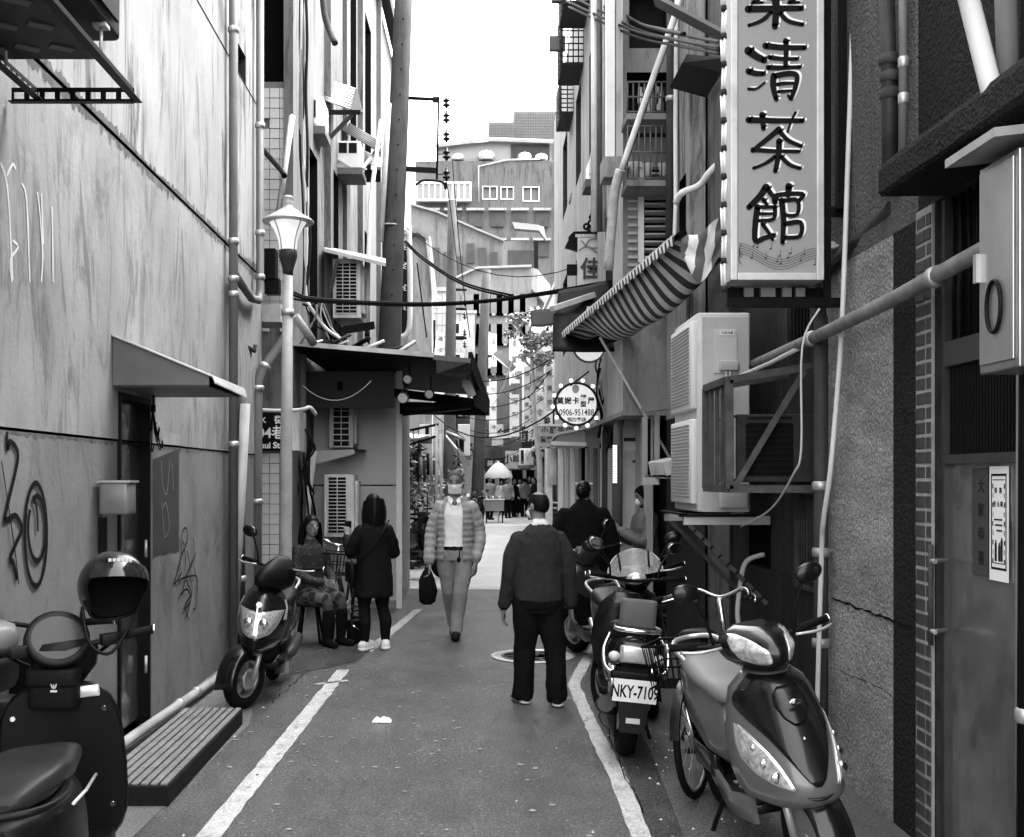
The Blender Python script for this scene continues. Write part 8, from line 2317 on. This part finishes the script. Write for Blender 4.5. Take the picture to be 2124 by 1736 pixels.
  patch(T, prof, pw, [(.545, -.03, .03), (.57, -.10, .10), (.62, -.135, .135), (.68, -.155, .155), (.735, -.165, .165)], M('chrome_rim_lens', .55, .2, .6), 'headlight_bezel', .008)
  hl = patch(T, prof, pw, [(.555, -.025, .025), (.58, -.085, .085), (.63, -.115, .115), (.68, -.138, .138), (.722, -.15, .15)], lamp_glass, 'headlight', .016, bulge=.015)
  m = MB(); m.beam(V(0, -.79, .57), V(0, -.705, .80), .012, .014); m.build('headlight_divider', M('silver_trim', .6, .3, .6), hl, W=False)
  for sx in (-1, 1):
   MB().ball((sx * .055, -.742, .655), (.035, .012, .032), 12, 8).build('lamp_bowl', chrome, hl, W=False)
  patch(T, prof, pw, [(.725, -.02, .02), (.745, -.165, .165), (.80, -.15, .15), (.86, -.10, .10)], gloss_black, 'dark_visor', .010)
  MB().lathe([(.022, 0), (.022, .006)], V(0, -.655, .775), 16, (0, -1, .35)).build('emblem', white_enamel, T, W=False)
  for sx in (-1, 1):
   o = [(.66, .166, .182), (.74, .172, .180), (.80, .15, .158)]
   o = o if sx > 0 else [(z, -b, -a) for z, a, b in o]
   patch(T, prof, pw, o, M('silver_trim', .6, .3, .6), 'indicator', .006)
  patch(T, prof, pw, [(.47, -.05, .05), (.505, -.15, .15), (.53, -.165, .165)], dark, 'air_scoop', .012)
  fairing(T, [(.87, .07, -.50, -.34), (.91, .13, -.60, -.33), (.97, .145, -.60, -.31), (1.04, .12, -.52, -.29), (1.09, .07, -.43, -.28), (1.12, .03, -.37, -.28)], dark, 'handlebar_cowl', 2.0, S)
  handle_set(T, S, 1.04, -.34, .33, mirrors, mir=(.24, .21))
 else:
  fairing(T, [(.88, .07, -.42, -.30), (.94, .13, -.50, -.30), (1.0, .15, -.49, -.29), (1.05, .11, -.43, -.29)], body, 'handlebar_cowl', 2.0, S)
  m = MB(); m.ball((0, -.485, .975), (.075, .03, .045), 16, 10); xf(m, S).build('headlight', lamp_glass, T, W=False)
  handle_set(T, S, 1.0, -.32, .33, mirrors, mir=(.27, .2))
 rear_end(T, body if variant != 'hero' else (trim or body), dark, plate, sad=sad)
 return T
silver = M('silver_scooter_paint', .19, .33, .2, var=.1, coat=.5)
dgrey = M('dark_grey_scooter_paint', .022, .25, .0, var=.1, coat=.35)
mgrey = M('mid_grey_scooter_paint', .09, .3, .1, var=.12, coat=.4)
blackp = M('black_scooter_paint', .02, .25, .0, var=.1, coat=.25)
grey_seat = M('grey_scooter_seat', .22, .45, var=.15, sc=5)
# the silver scooter at the right edge of the lane
scooter('scooter', 'silver and charcoal scooter with leaf shaped headlights parked by the rough cast wall', (1.39, 5.16, .0), R(4), R(-9), silver, dgrey, R(5), 'hero', mirrors=(1, 1), trim=silver, sad=grey_seat)
# the black scooter by the left wall
scooter('scooter', 'black scooter with big angular headlight parked on its side stand by the drain pipes', (-1.62, 8.72, 0), R(2), R(6), blackp, black, R(-26), 'left', mirrors=(1, 0), trim=silver)
# scooter seen from its side behind the black coat
scooter('scooter', 'grey scooter with silver side stripe parked askew beside the woman in the black coat', (1.3, 10.2, 0), R(200), R(6), mgrey, black, R(10), 'plain', mirrors=(1, 0))
scooter('scooter', 'dark scooter under the hooded rider', (1.62, 12.25, 0), R(-78), R(0), dgrey, black, R(12), 'plain', mirrors=(1, 1))
# windscreen scooter facing us
SCW = scooter('scooter', 'black scooter with a clear windscreen and round mirrors facing down the lane', (1.28, 8.5, 0), R(6), R(-7), blackp, black, R(-14), 'plain', mirrors=(1, 1))
S = steer(R(-14))
wsm = M('clear_windscreen', .5, .06, var=.05, alpha=.35, spec=.6)
rows = []
for i in range(9):
 t = i / 8
 w = .2 * (1 - .35 * t ** 2.5)
 rows.append([V(w * u, -.50 + .16 * t + .10 * u * u, 1.0 + .18 * t - .05 * u * u * t) for u in (-1, -.75, -.5, -.25, 0, .25, .5, .75, 1)])
m = MB().grid(rows, 0, True); xf(m, S).build('windscreen', wsm, SCW, W=False)
m = MB(); m.tube([V(.2 * (1 - .35 * (i / 8) ** 2.5), -.50 + .16 * (i / 8) + .10, 1.0 + .18 * (i / 8) - .05 * (i / 8)) for i in range(9)] + [V(-.2 * .65 * q, -.34 + .1 * q * q, 1.18 - .05 * q * q) for q in (-.6, 0, .6)] + [V(-.2 * (1 - .35 * (i / 8) ** 2.5), -.50 + .16 * (i / 8) + .10, 1.0 + .18 * (i / 8) - .05 * (i / 8)) for i in range(8, -1, -1)], .004, 5); xf(m, S).build('windscreen_edge', galv, SCW, W=False)
for sx in (-1, 1):
 m = MB(); m.tube([V(sx * .1, -.44, 1.0), V(sx * .11, -.40, 1.16)], .008, 6); xf(m, S).build('windscreen_bracket', black, SCW, W=False)
# scooter with the number plate, seen from behind
NK = two_wheeler('scooter', 'black scooter with padded backrest, chrome rack and number plate NKY-7109', (1.0, 7.42, 0), R(176), R(-5), 'scooter')
tyre(NK, (0, .62, .23), .235, .12, Matrix.Identity(4))
tyre(NK, (0, -.66, .225), .225, .10, steer(R(20)))
rear_end(NK, blackp, black, None, rack=False)
fairing(NK, [(.30, .13, -.50, -.40), (.42, .18, -.60, -.38), (.56, .21, -.58, -.36), (.70, .20, -.53, -.35), (.82, .16, -.47, -.34), (.90, .09, -.42, -.33)], blackp, 'leg_shield', 2.2)
m = MB(); m.rbox((0, -.12, .285), (.30, .48, .05), .02); m.build('floorboard', black, NK, W=False)
handle_set(NK, steer(R(20)), 1.0, -.34, .33, (1, 1), mir=(.27, .2))
m = MB(); m.rbox((0, .76, .885), (.22, .08, .17), .035); m.build('backrest', M('grey_padded_vinyl', .17, .4, var=.12, sc=6), NK, W=False)
MB().tube(smooth_path([V(-.10, .55, .79), V(-.13, .74, .80), V(-.11, .9, .80), V(.11, .9, .80), V(.13, .74, .80), V(.10, .55, .79)], 4), .014, 8).build('chrome_rack', chrome, NK, W=False)
MB().tube(smooth_path([V(-.15, .7, .74), V(-.19, .84, .66), V(-.16, .93, .56), V(0, .95, .55), V(.16, .93, .56), V(.19, .84, .66), V(.15, .7, .74)], 4), .014, 8).build('bumper_bar', chrome, NK, W=False)
m = MB(); m.rbox((0, .9, .66), (.2, .07, .10), .025); m.build('rear_lamp', M('silver_lamp', .45, .15, .5, var=.3, sc=20), NK, W=False)
for sx in (-1, 1):
 MB().ball((sx * .13, .90, .64), (.035, .045, .03), 12, 8).build('indicator_lamp', M('pale_lens', .5, .1, coat=.3), NK, W=False)
m = MB(); m.rbox((0, .97, .545), (.30, .05, .045), .018); m.build('plate_hood', black, NK, W=False)
p = MB().box((0, .985, .46), (.255, .006, .135), (R(-8), 0, 0)).build('licence_plate', M('plate_white', .72), NK, W=False)
text_mesh('NKY-7109', .105, M('plate_ink', .03, .6), 'plate_lettering', p, (0, .9895, .452), (-1, 0, 0), (0, .14, 1), .0022, .0006, sx=.60, W=False)
m = MB(); m.bb(V(.05, .988, .508), V(.085, .991, .518)); m.bb(V(-.085, .988, .508), V(-.05, .991, .518)); m.build('plate_bolts', rusty, p, W=False)
m = MB(); m.prism([V(-.09, .97, .39), V(.09, .97, .39), V(.07, 1.0, .22), V(-.07, 1.0, .22)], (0, .01, 0)); m.build('mud_flap', black, NK, W=False)
MB().box((0, 1.004, .29), (.08, .006, .03)).build('reflector', M('reflector_pale', .5, .2), NK, W=False)

# ---- bicycles
def bicycle(label, loc, rz, lean, frame_m, basket=True, rear_basket=False, r=.31, st_=0.0, folding=False):
 T = two_wheeler('bicycle', label, loc, rz, lean, 'bicycle')
 S = steer(st_, -.42)
 for y, Mx in ((-.52, S), (.50, Matrix.Identity(4))):
  c = V(0, y, r)
  m = MB(); n = 36
  m.tube([c + V(0, (r - .018) * math.cos(2 * PI * j / n), (r - .018) * math.sin(2 * PI * j / n)) for j in range(n)], .020, 8, closed=True); w = xf(m, Mx).build('wheel', rubber, T, W=False)
  m = MB(); m.tube([c + V(0, (r - .042) * math.cos(2 * PI * j / n), (r - .042) * math.sin(2 * PI * j / n)) for j in range(n)], .009, 6, closed=True); xf(m, Mx).build('rim', galv, w, W=False)
  for j in range(14):
   a = 2 * PI * j / 14
   m = MB(); m.tube([c + V(.015 * (1 if j % 2 else -1), 0, 0), c + V(0, (r - .045) * math.cos(a), (r - .045) * math.sin(a))], .0016, 4); xf(m, Mx).build('spoke', galv, w, W=False)
  m = MB(); m.lathe([(.018, -.04), (.018, .04)], c, 10, (1, 0, 0)); xf(m, Mx).build('hub', galv, w, W=False)
  rows = []
  for i in range(11):
   a = R(lerp(-60, 80, i / 10) * (1 if y < 0 else -1))
   rows.append([c + V(x, -(r + .02) * math.sin(a), (r + .02) * math.cos(a) - x * x * 6) for x in (-.025, 0, .025)])
  m = MB().grid(rows); xf(m, Mx).build('mudguard', frame_m, T, W=False)
 tubes = [((0, -.36, .72), (0, .02, .30)), ((0, -.37, .64), (0, .0, .28)), ((0, .02, .28), (0, .14, .78)), ((0, .10, .60), (.05, .50, r)), ((0, .10, .60), (-.05, .50, r)), ((0, .02, .28), (.05, .50, r)), ((0, .02, .28), (-.05, .50, r))]
 for a, b in tubes:
  MB().tube([a, b], .016, 8).build('frame_tube', frame_m, T, W=False)
 for sx in (-1, 1):
  m = MB(); m.tube([V(sx * .05, -.52, r), V(sx * .045, -.42, .62), V(0, -.39, .68)], .012, 8); xf(m, S).build('fork', frame_m, T, W=False)
 m = MB(); m.tube([V(0, -.40, .62), V(0, -.35, .98)], .015, 8); xf(m, S).build('stem', chrome, T, W=False)
 m = MB(); m.tube(smooth_path([V(-.30, -.10, .99), V(-.27, -.22, 1.0), V(-.16, -.36, 1.03), V(0, -.36, .98), V(.16, -.36, 1.03), V(.27, -.22, 1.0), V(.30, -.10, .99)], 5), .012, 8); xf(m, S).build('handlebar', chrome, T, W=False)
 for sx in (-1, 1):
  m = MB(); m.tube([V(sx * .285, -.16, .995), V(sx * .305, -.07, .99)], .017, 8); xf(m, S).build('grip', rubber, T, W=False)
  m = MB(); m.tube([V(sx * .2, -.36, 1.02), V(sx * .27, -.30, .98), V(sx * .31, -.2, .97)], .006, 6); xf(m, S).build('brake_lever', chrome, T, W=False)
 loft_y([(.02, .02, .80, .83), (.08, .035, .80, .845), (.18, .085, .80, .86), (.26, .10, .80, .865), (.30, .07, .81, .85)], 16).build('saddle', SADDLE, T, W=False)
 MB().lathe([(.085, -.004), (.085, .004)], V(.03, .02, .28), 22, (1, 0, 0)).build('chain_ring', galv, T, W=False)
 for sx in (-1, 1):
  MB().tube([V(sx * .04, .02, .28), V(sx * .06, .02 + .1 * sx, .28 - .12 * sx)], .009, 6).build('crank', galv, T, W=False)
  MB().box((sx * .11, .02 + .1 * sx, .28 - .12 * sx), (.09, .07, .02)).build('pedal', rubber, T, W=False)
 if basket:
  y0, y1, z0, z1 = (-.72, -.44, .70, .92) if not rear_basket else (.34, .62, .60, .82)
  bm_ = M('black_wire', .03, .5, .4)
  Sb = S if not rear_basket else Matrix.Identity(4)
  B = MB()
  for z in (z0, (z0 + z1) / 2, z1):
   e = .03 * (z - z0) / (z1 - z0)
   B.tube([V(-.16 - e, y0 - e, z), V(.16 + e, y0 - e, z), V(.16 + e, y1 + e, z), V(-.16 - e, y1 + e, z)], .005 if z < z1 else .008, 5, closed=True)
  bo = xf(B, Sb).build('basket', bm_, T, W=False)
  for i in range(11):
   x = lerp(-.16, .16, i / 10)
   for yy, e in ((y0, -.03), (y1, .03)):
    m = MB(); m.tube([V(x, yy, z0), V(x * 1.18, yy + e, z1)], .003, 4); xf(m, Sb).build('basket_wire', bm_, bo, W=False)
  for i in range(9):
   y = lerp(y0, y1, i / 8)
   for sx in (-1, 1):
    m = MB(); m.tube([V(sx * .16, y, z0), V(sx * .19, y, z1)], .003, 4); xf(m, Sb).build('basket_wire', bm_, bo, W=False)
   m = MB(); m.tube([V(-.16, y, z0), V(.16, y, z0)], .003, 4); xf(m, Sb).build('basket_wire', bm_, bo, W=False)
 return T
bicycle('old black bicycle with a wire basket squeezed behind the silver scooter', (1.45, 6.34, 0), R(153), R(5), M('black_bike_frame', .03, .35, .3, coat=.3), True, True, .31, R(-14))
bicycle('folding bicycle with a clear basket parked between the seated woman and the standing one', (-1.36, 12.15, 0), R(-10), R(4), M('grey_bike_frame', .10, .4, .3), True, False, .24, R(15))

# ---- near black scooter seen from behind on the left
NB = two_wheeler('scooter', 'matt black scooter with round dashboard seen from behind at the left edge', (-1.46, 3.98, 0), PI + R(11), R(5), 'scooter')
S = steer(R(18))
matt = M('matt_black_scooter', .018, .38, var=.15)
tyre(NB, (0, -.66, .225), .225, .10, S); tyre(NB, (0, .60, .225), .225, .12, Matrix.Identity(4))
loft_y([(.02, .10, .36, .60), (.10, .15, .30, .68), (.28, .175, .30, .70), (.50, .175, .36, .71), (.72, .14, .48, .71), (.86, .06, .58, .70)], 22, .62).build('rear_body', matt, NB, W=False)
loft_y([(-.02, .09, .68, .71), (.03, .14, .675, .755), (.16, .155, .69, .775), (.34, .165, .69, .775), (.44, .16, .70, .795), (.62, .145, .70, .80), (.74, .10, .71, .78), (.78, .05, .73, .75)], 24, .62).build('seat', M('black_seat_leatherette', .06, .35, var=.2, sc=6), NB, W=False)
MB().tube(smooth_path([V(-.16, .42, .70), V(-.175, .66, .72), V(-.12, .86, .74), V(.12, .86, .74), V(.175, .66, .72), V(.16, .42, .70)], 4), .012, 8).build('grab_rail', matt, NB, W=False)
MB().tube([V(-.178, .02, .62), V(-.185, .3, .64), V(-.18, .52, .66)], .006, 6).build('trim_line', M('silver_trim', .6, .3, .6), NB, W=False)
m = loft_y([(-.48, .10, .38, .82), (-.44, .205, .29, .88), (-.40, .235, .24, .90), (-.375, .225, .25, .89)], 26, .6); m.build('leg_shield', matt, NB, W=False)
for z in (.78, .4):
 for sx in (-1, 1):
  MB().lathe([(.012, 0), (.010, .006)], V(sx * .17, -.374, z), 10, (0, 1, 0)).build('shield_bolt', chrome, NB, W=False)
m = MB(); m.rbox((-.11, -.368, .855), (.10, .012, .045), .01); m.build('badge_strip', M('silver_trim', .6), NB, W=False)
m = MB(); m.rbox((0, -.16, .28), (.34, .46, .06), .02); m.build('floorboard', black, NB, W=False)
fairing(NB, [(.88, .06, -.50, -.40), (.95, .12, -.58, -.38), (1.02, .13, -.56, -.36), (1.06, .08, -.50, -.36)], matt, 'handlebar_cowl', 2.0, S)
m = MB(); m.lathe([(.095, 0), (.125, .02), (.12, .05), (.098, .04)], V(0, 0, 0), 24, (0, .8, .6)); xf(m, S @ Matrix.Translation(V(.02, -.40, 1.05))).build('dash_housing', black, NB, W=False)
m = MB(); m.lathe([(.097, 0), (.097, .004)], V(0, 0, 0), 24, (0, .8, .6)); xf(m, S @ Matrix.Translation(V(.02, -.372, 1.075))).build('dash_glass', M('dash_glass', .04, .3, var=.3), NB, W=False)
handle_set(NB, S, 1.04, -.36, .30, (0, 0))
for sx in (-1, 1):
 m = MB(); m.rbox((sx * .17, -.345, 1.045), (.07, .05, .045), .01); xf(m, S).build('switch_pod', black, NB, W=False)
 m = MB(); m.tube(smooth_path([V(sx * .2, -.40, 1.03), V(sx * .14, -.46, .98), V(sx * .04, -.44, .93)], 4), .008, 6); xf(m, S).build('brake_cable', cable_black, NB, W=False)
T = thing('pouch', 'small black pouch with a pale logo strapped under the round dashboard', 'pouch', (-1.58, 4.35, .76))
c = Vector((-1.61, 4.32, .875))
m = MB(); m.rbox(c, (.19, .10, .15), .035); m.build('body', M('black_nylon', .014, .7, var=.3), T)
m = MB(); m.rbox(c + V(0, -.006, .05), (.20, .11, .07), .03); m.build('flap', MATS['black_nylon'], T)
m = MB()
for dx in (-.008, 0, .008): m.box(c + V(.02 + dx, -.0605, .02 + abs(dx) * .4), (.004, .001, .018), (0, dx * 40, 0))
m.box(c + V(.02, -.0605, .003), (.026, .001, .008)); m.build('logo', M('pale_logo', .4, .6), T)
# helmet hung over its handlebar
HB = Vector((-1.41, 4.40, 1.16))
HM = thing('helmet', 'glossy black open face helmet hung on the scooter handlebar', 'helmet', HB, R(0))
q = Euler((R(-14), R(6), R(38)))
rows = []
hm = M('helmet_gloss', .016, .2, var=.05, coat=.35)
for i in range(17):
 t = i / 16
 row = []
 for j in range(41):
  a = 2 * PI * j / 40
  c_ = math.cos(a)                      # front = -Y
  lim = 8 if c_ > .35 else lerp(-62, -40, (c_ + 1) / 1.35)
  if .2 < c_ <= .35: lim = lerp(-40, 8, (c_ - .2) / .15)
  el = R(lerp(90, lim, t))
  row.append(HB + q.to_matrix() @ V(.132 * math.sin(a) * math.cos(el), -.158 * c_ * math.cos(el), .14 * math.sin(el) + .11))
 rows.append(row)
MB().grid(rows, 0, True).build('shell', hm, HM)
rows2 = [[HB + (p - HB - V(0, 0, .11)) * .93 + V(0, 0, .11) for p in r_] for r_ in rows]
MB().grid(rows2, 0, True).build('liner', M('helmet_liner', .012, .95), HM)
rim = rows[-1]
MB().tube(rim[:-1], .007, 6, closed=True).build('rim_trim', black, HM)
rowsv = []
for i in range(5):
 el = R(lerp(28, 4, i / 4))
 rowsv.append([HB + q.to_matrix() @ V(.139 * math.sin(a) * math.cos(el), -.166 * math.cos(a) * math.cos(el), .145 * math.sin(el) + .11) for a in [R(d) for d in range(-62, 63, 6)]])
MB().grid(rowsv, 0, True).build('visor_band', M('helmet_band', .05, .15, var=.2, coat=.6), HM)
m = MB()
for k_, d in enumerate((-30, -22, -14, -6, 2, 10)):
 el = R(34); a = R(d)
 m.box(HB + q.to_matrix() @ V(.1345 * math.sin(a) * math.cos(el), -.1605 * math.cos(a) * math.cos(el), .142 * math.sin(el) + .11), (.012, .004, .014), (0, 0, R(38) + a))
m.build('lettering_band', M('pale_logo', .4), HM)
MB().tube(smooth_path([HB + q.to_matrix() @ V(-.12, .0, .02), HB + q.to_matrix() @ V(-.10, -.03, -.12), HB + q.to_matrix() @ V(-.02, -.05, -.16), HB + q.to_matrix() @ V(.09, -.02, .0)], 5), .007, 6).build('chin_strap', black, HM)
# tail box of a second scooter cut by the frame
SB = two_wheeler('scooter', 'second black scooter with a pale topped tail box at the very left edge', (-2.04, 5.0, 0), PI, R(0), 'scooter')
tyre(SB, (0, -.62, .225), .225, .10, Matrix.Identity(4)); tyre(SB, (0, .60, .225), .225, .12, Matrix.Identity(4))
rear_end(SB, matt, black, None)
fairing(SB, [(.30, .13, -.50, -.40), (.56, .2, -.58, -.36), (.82, .16, -.47, -.34), (.90, .09, -.42, -.33)], matt, 'leg_shield', 2.2)
m = MB(); m.rbox((0, -.12, .285), (.30, .48, .05), .02); m.build('floorboard', black, SB, W=False)
m = MB(); m.rbox((0, .62, .92), (.44, .40, .16), .10); m.build('tail_box_base', black, SB, W=False)
m = MB(); m.rbox((0, .62, 1.05), (.45, .41, .14), .12); m.build('tail_box_lid', M('pale_box_lid', .2, .4, var=.1, coat=.3), SB, W=False)
text_mesh('SHAD', .05, M('pale_logo', .4), 'box_lettering', SB, (0, .828, .95), (-1, 0, 0), (0, 0, 1), .001, .001, W=False)
handle_set(SB, Matrix.Identity(4), 1.0, -.32, .33, (1, 0))
# scooters parked on the left further on, partly behind the kiosk post
for i, (x, y, a, lab) in enumerate(((-.7, 24.5, 150, 'dark scooter beside the slim pole foot'), (-.35, 27, 165, 'grey scooter in the left row past the slim pole'), (-.2, 30.5, 160, 'far dark scooter in front of the tiled row house'), (.15, 33.5, 170, 'far grey scooter by the tiled row house corner'), (2.2, 29, 15, 'far scooter parked along the right row'), (2.35, 33, 10, 'second far scooter along the right row'), (-.98, 18.4, 115, 'dark scooter parked sideways behind the kiosk post'), (-.95, 20.6, 150, 'dark scooter parked in front of the potted plants'), (.35, 37, 170, 'far scooter parked below the third pole'), (1.75, 24, 20, 'far scooter at the right shop front post'))):
 scooter('scooter', lab, (x, y, .004), R(a), R(4), mgrey if i % 2 else dgrey, black, R(15), 'plain')
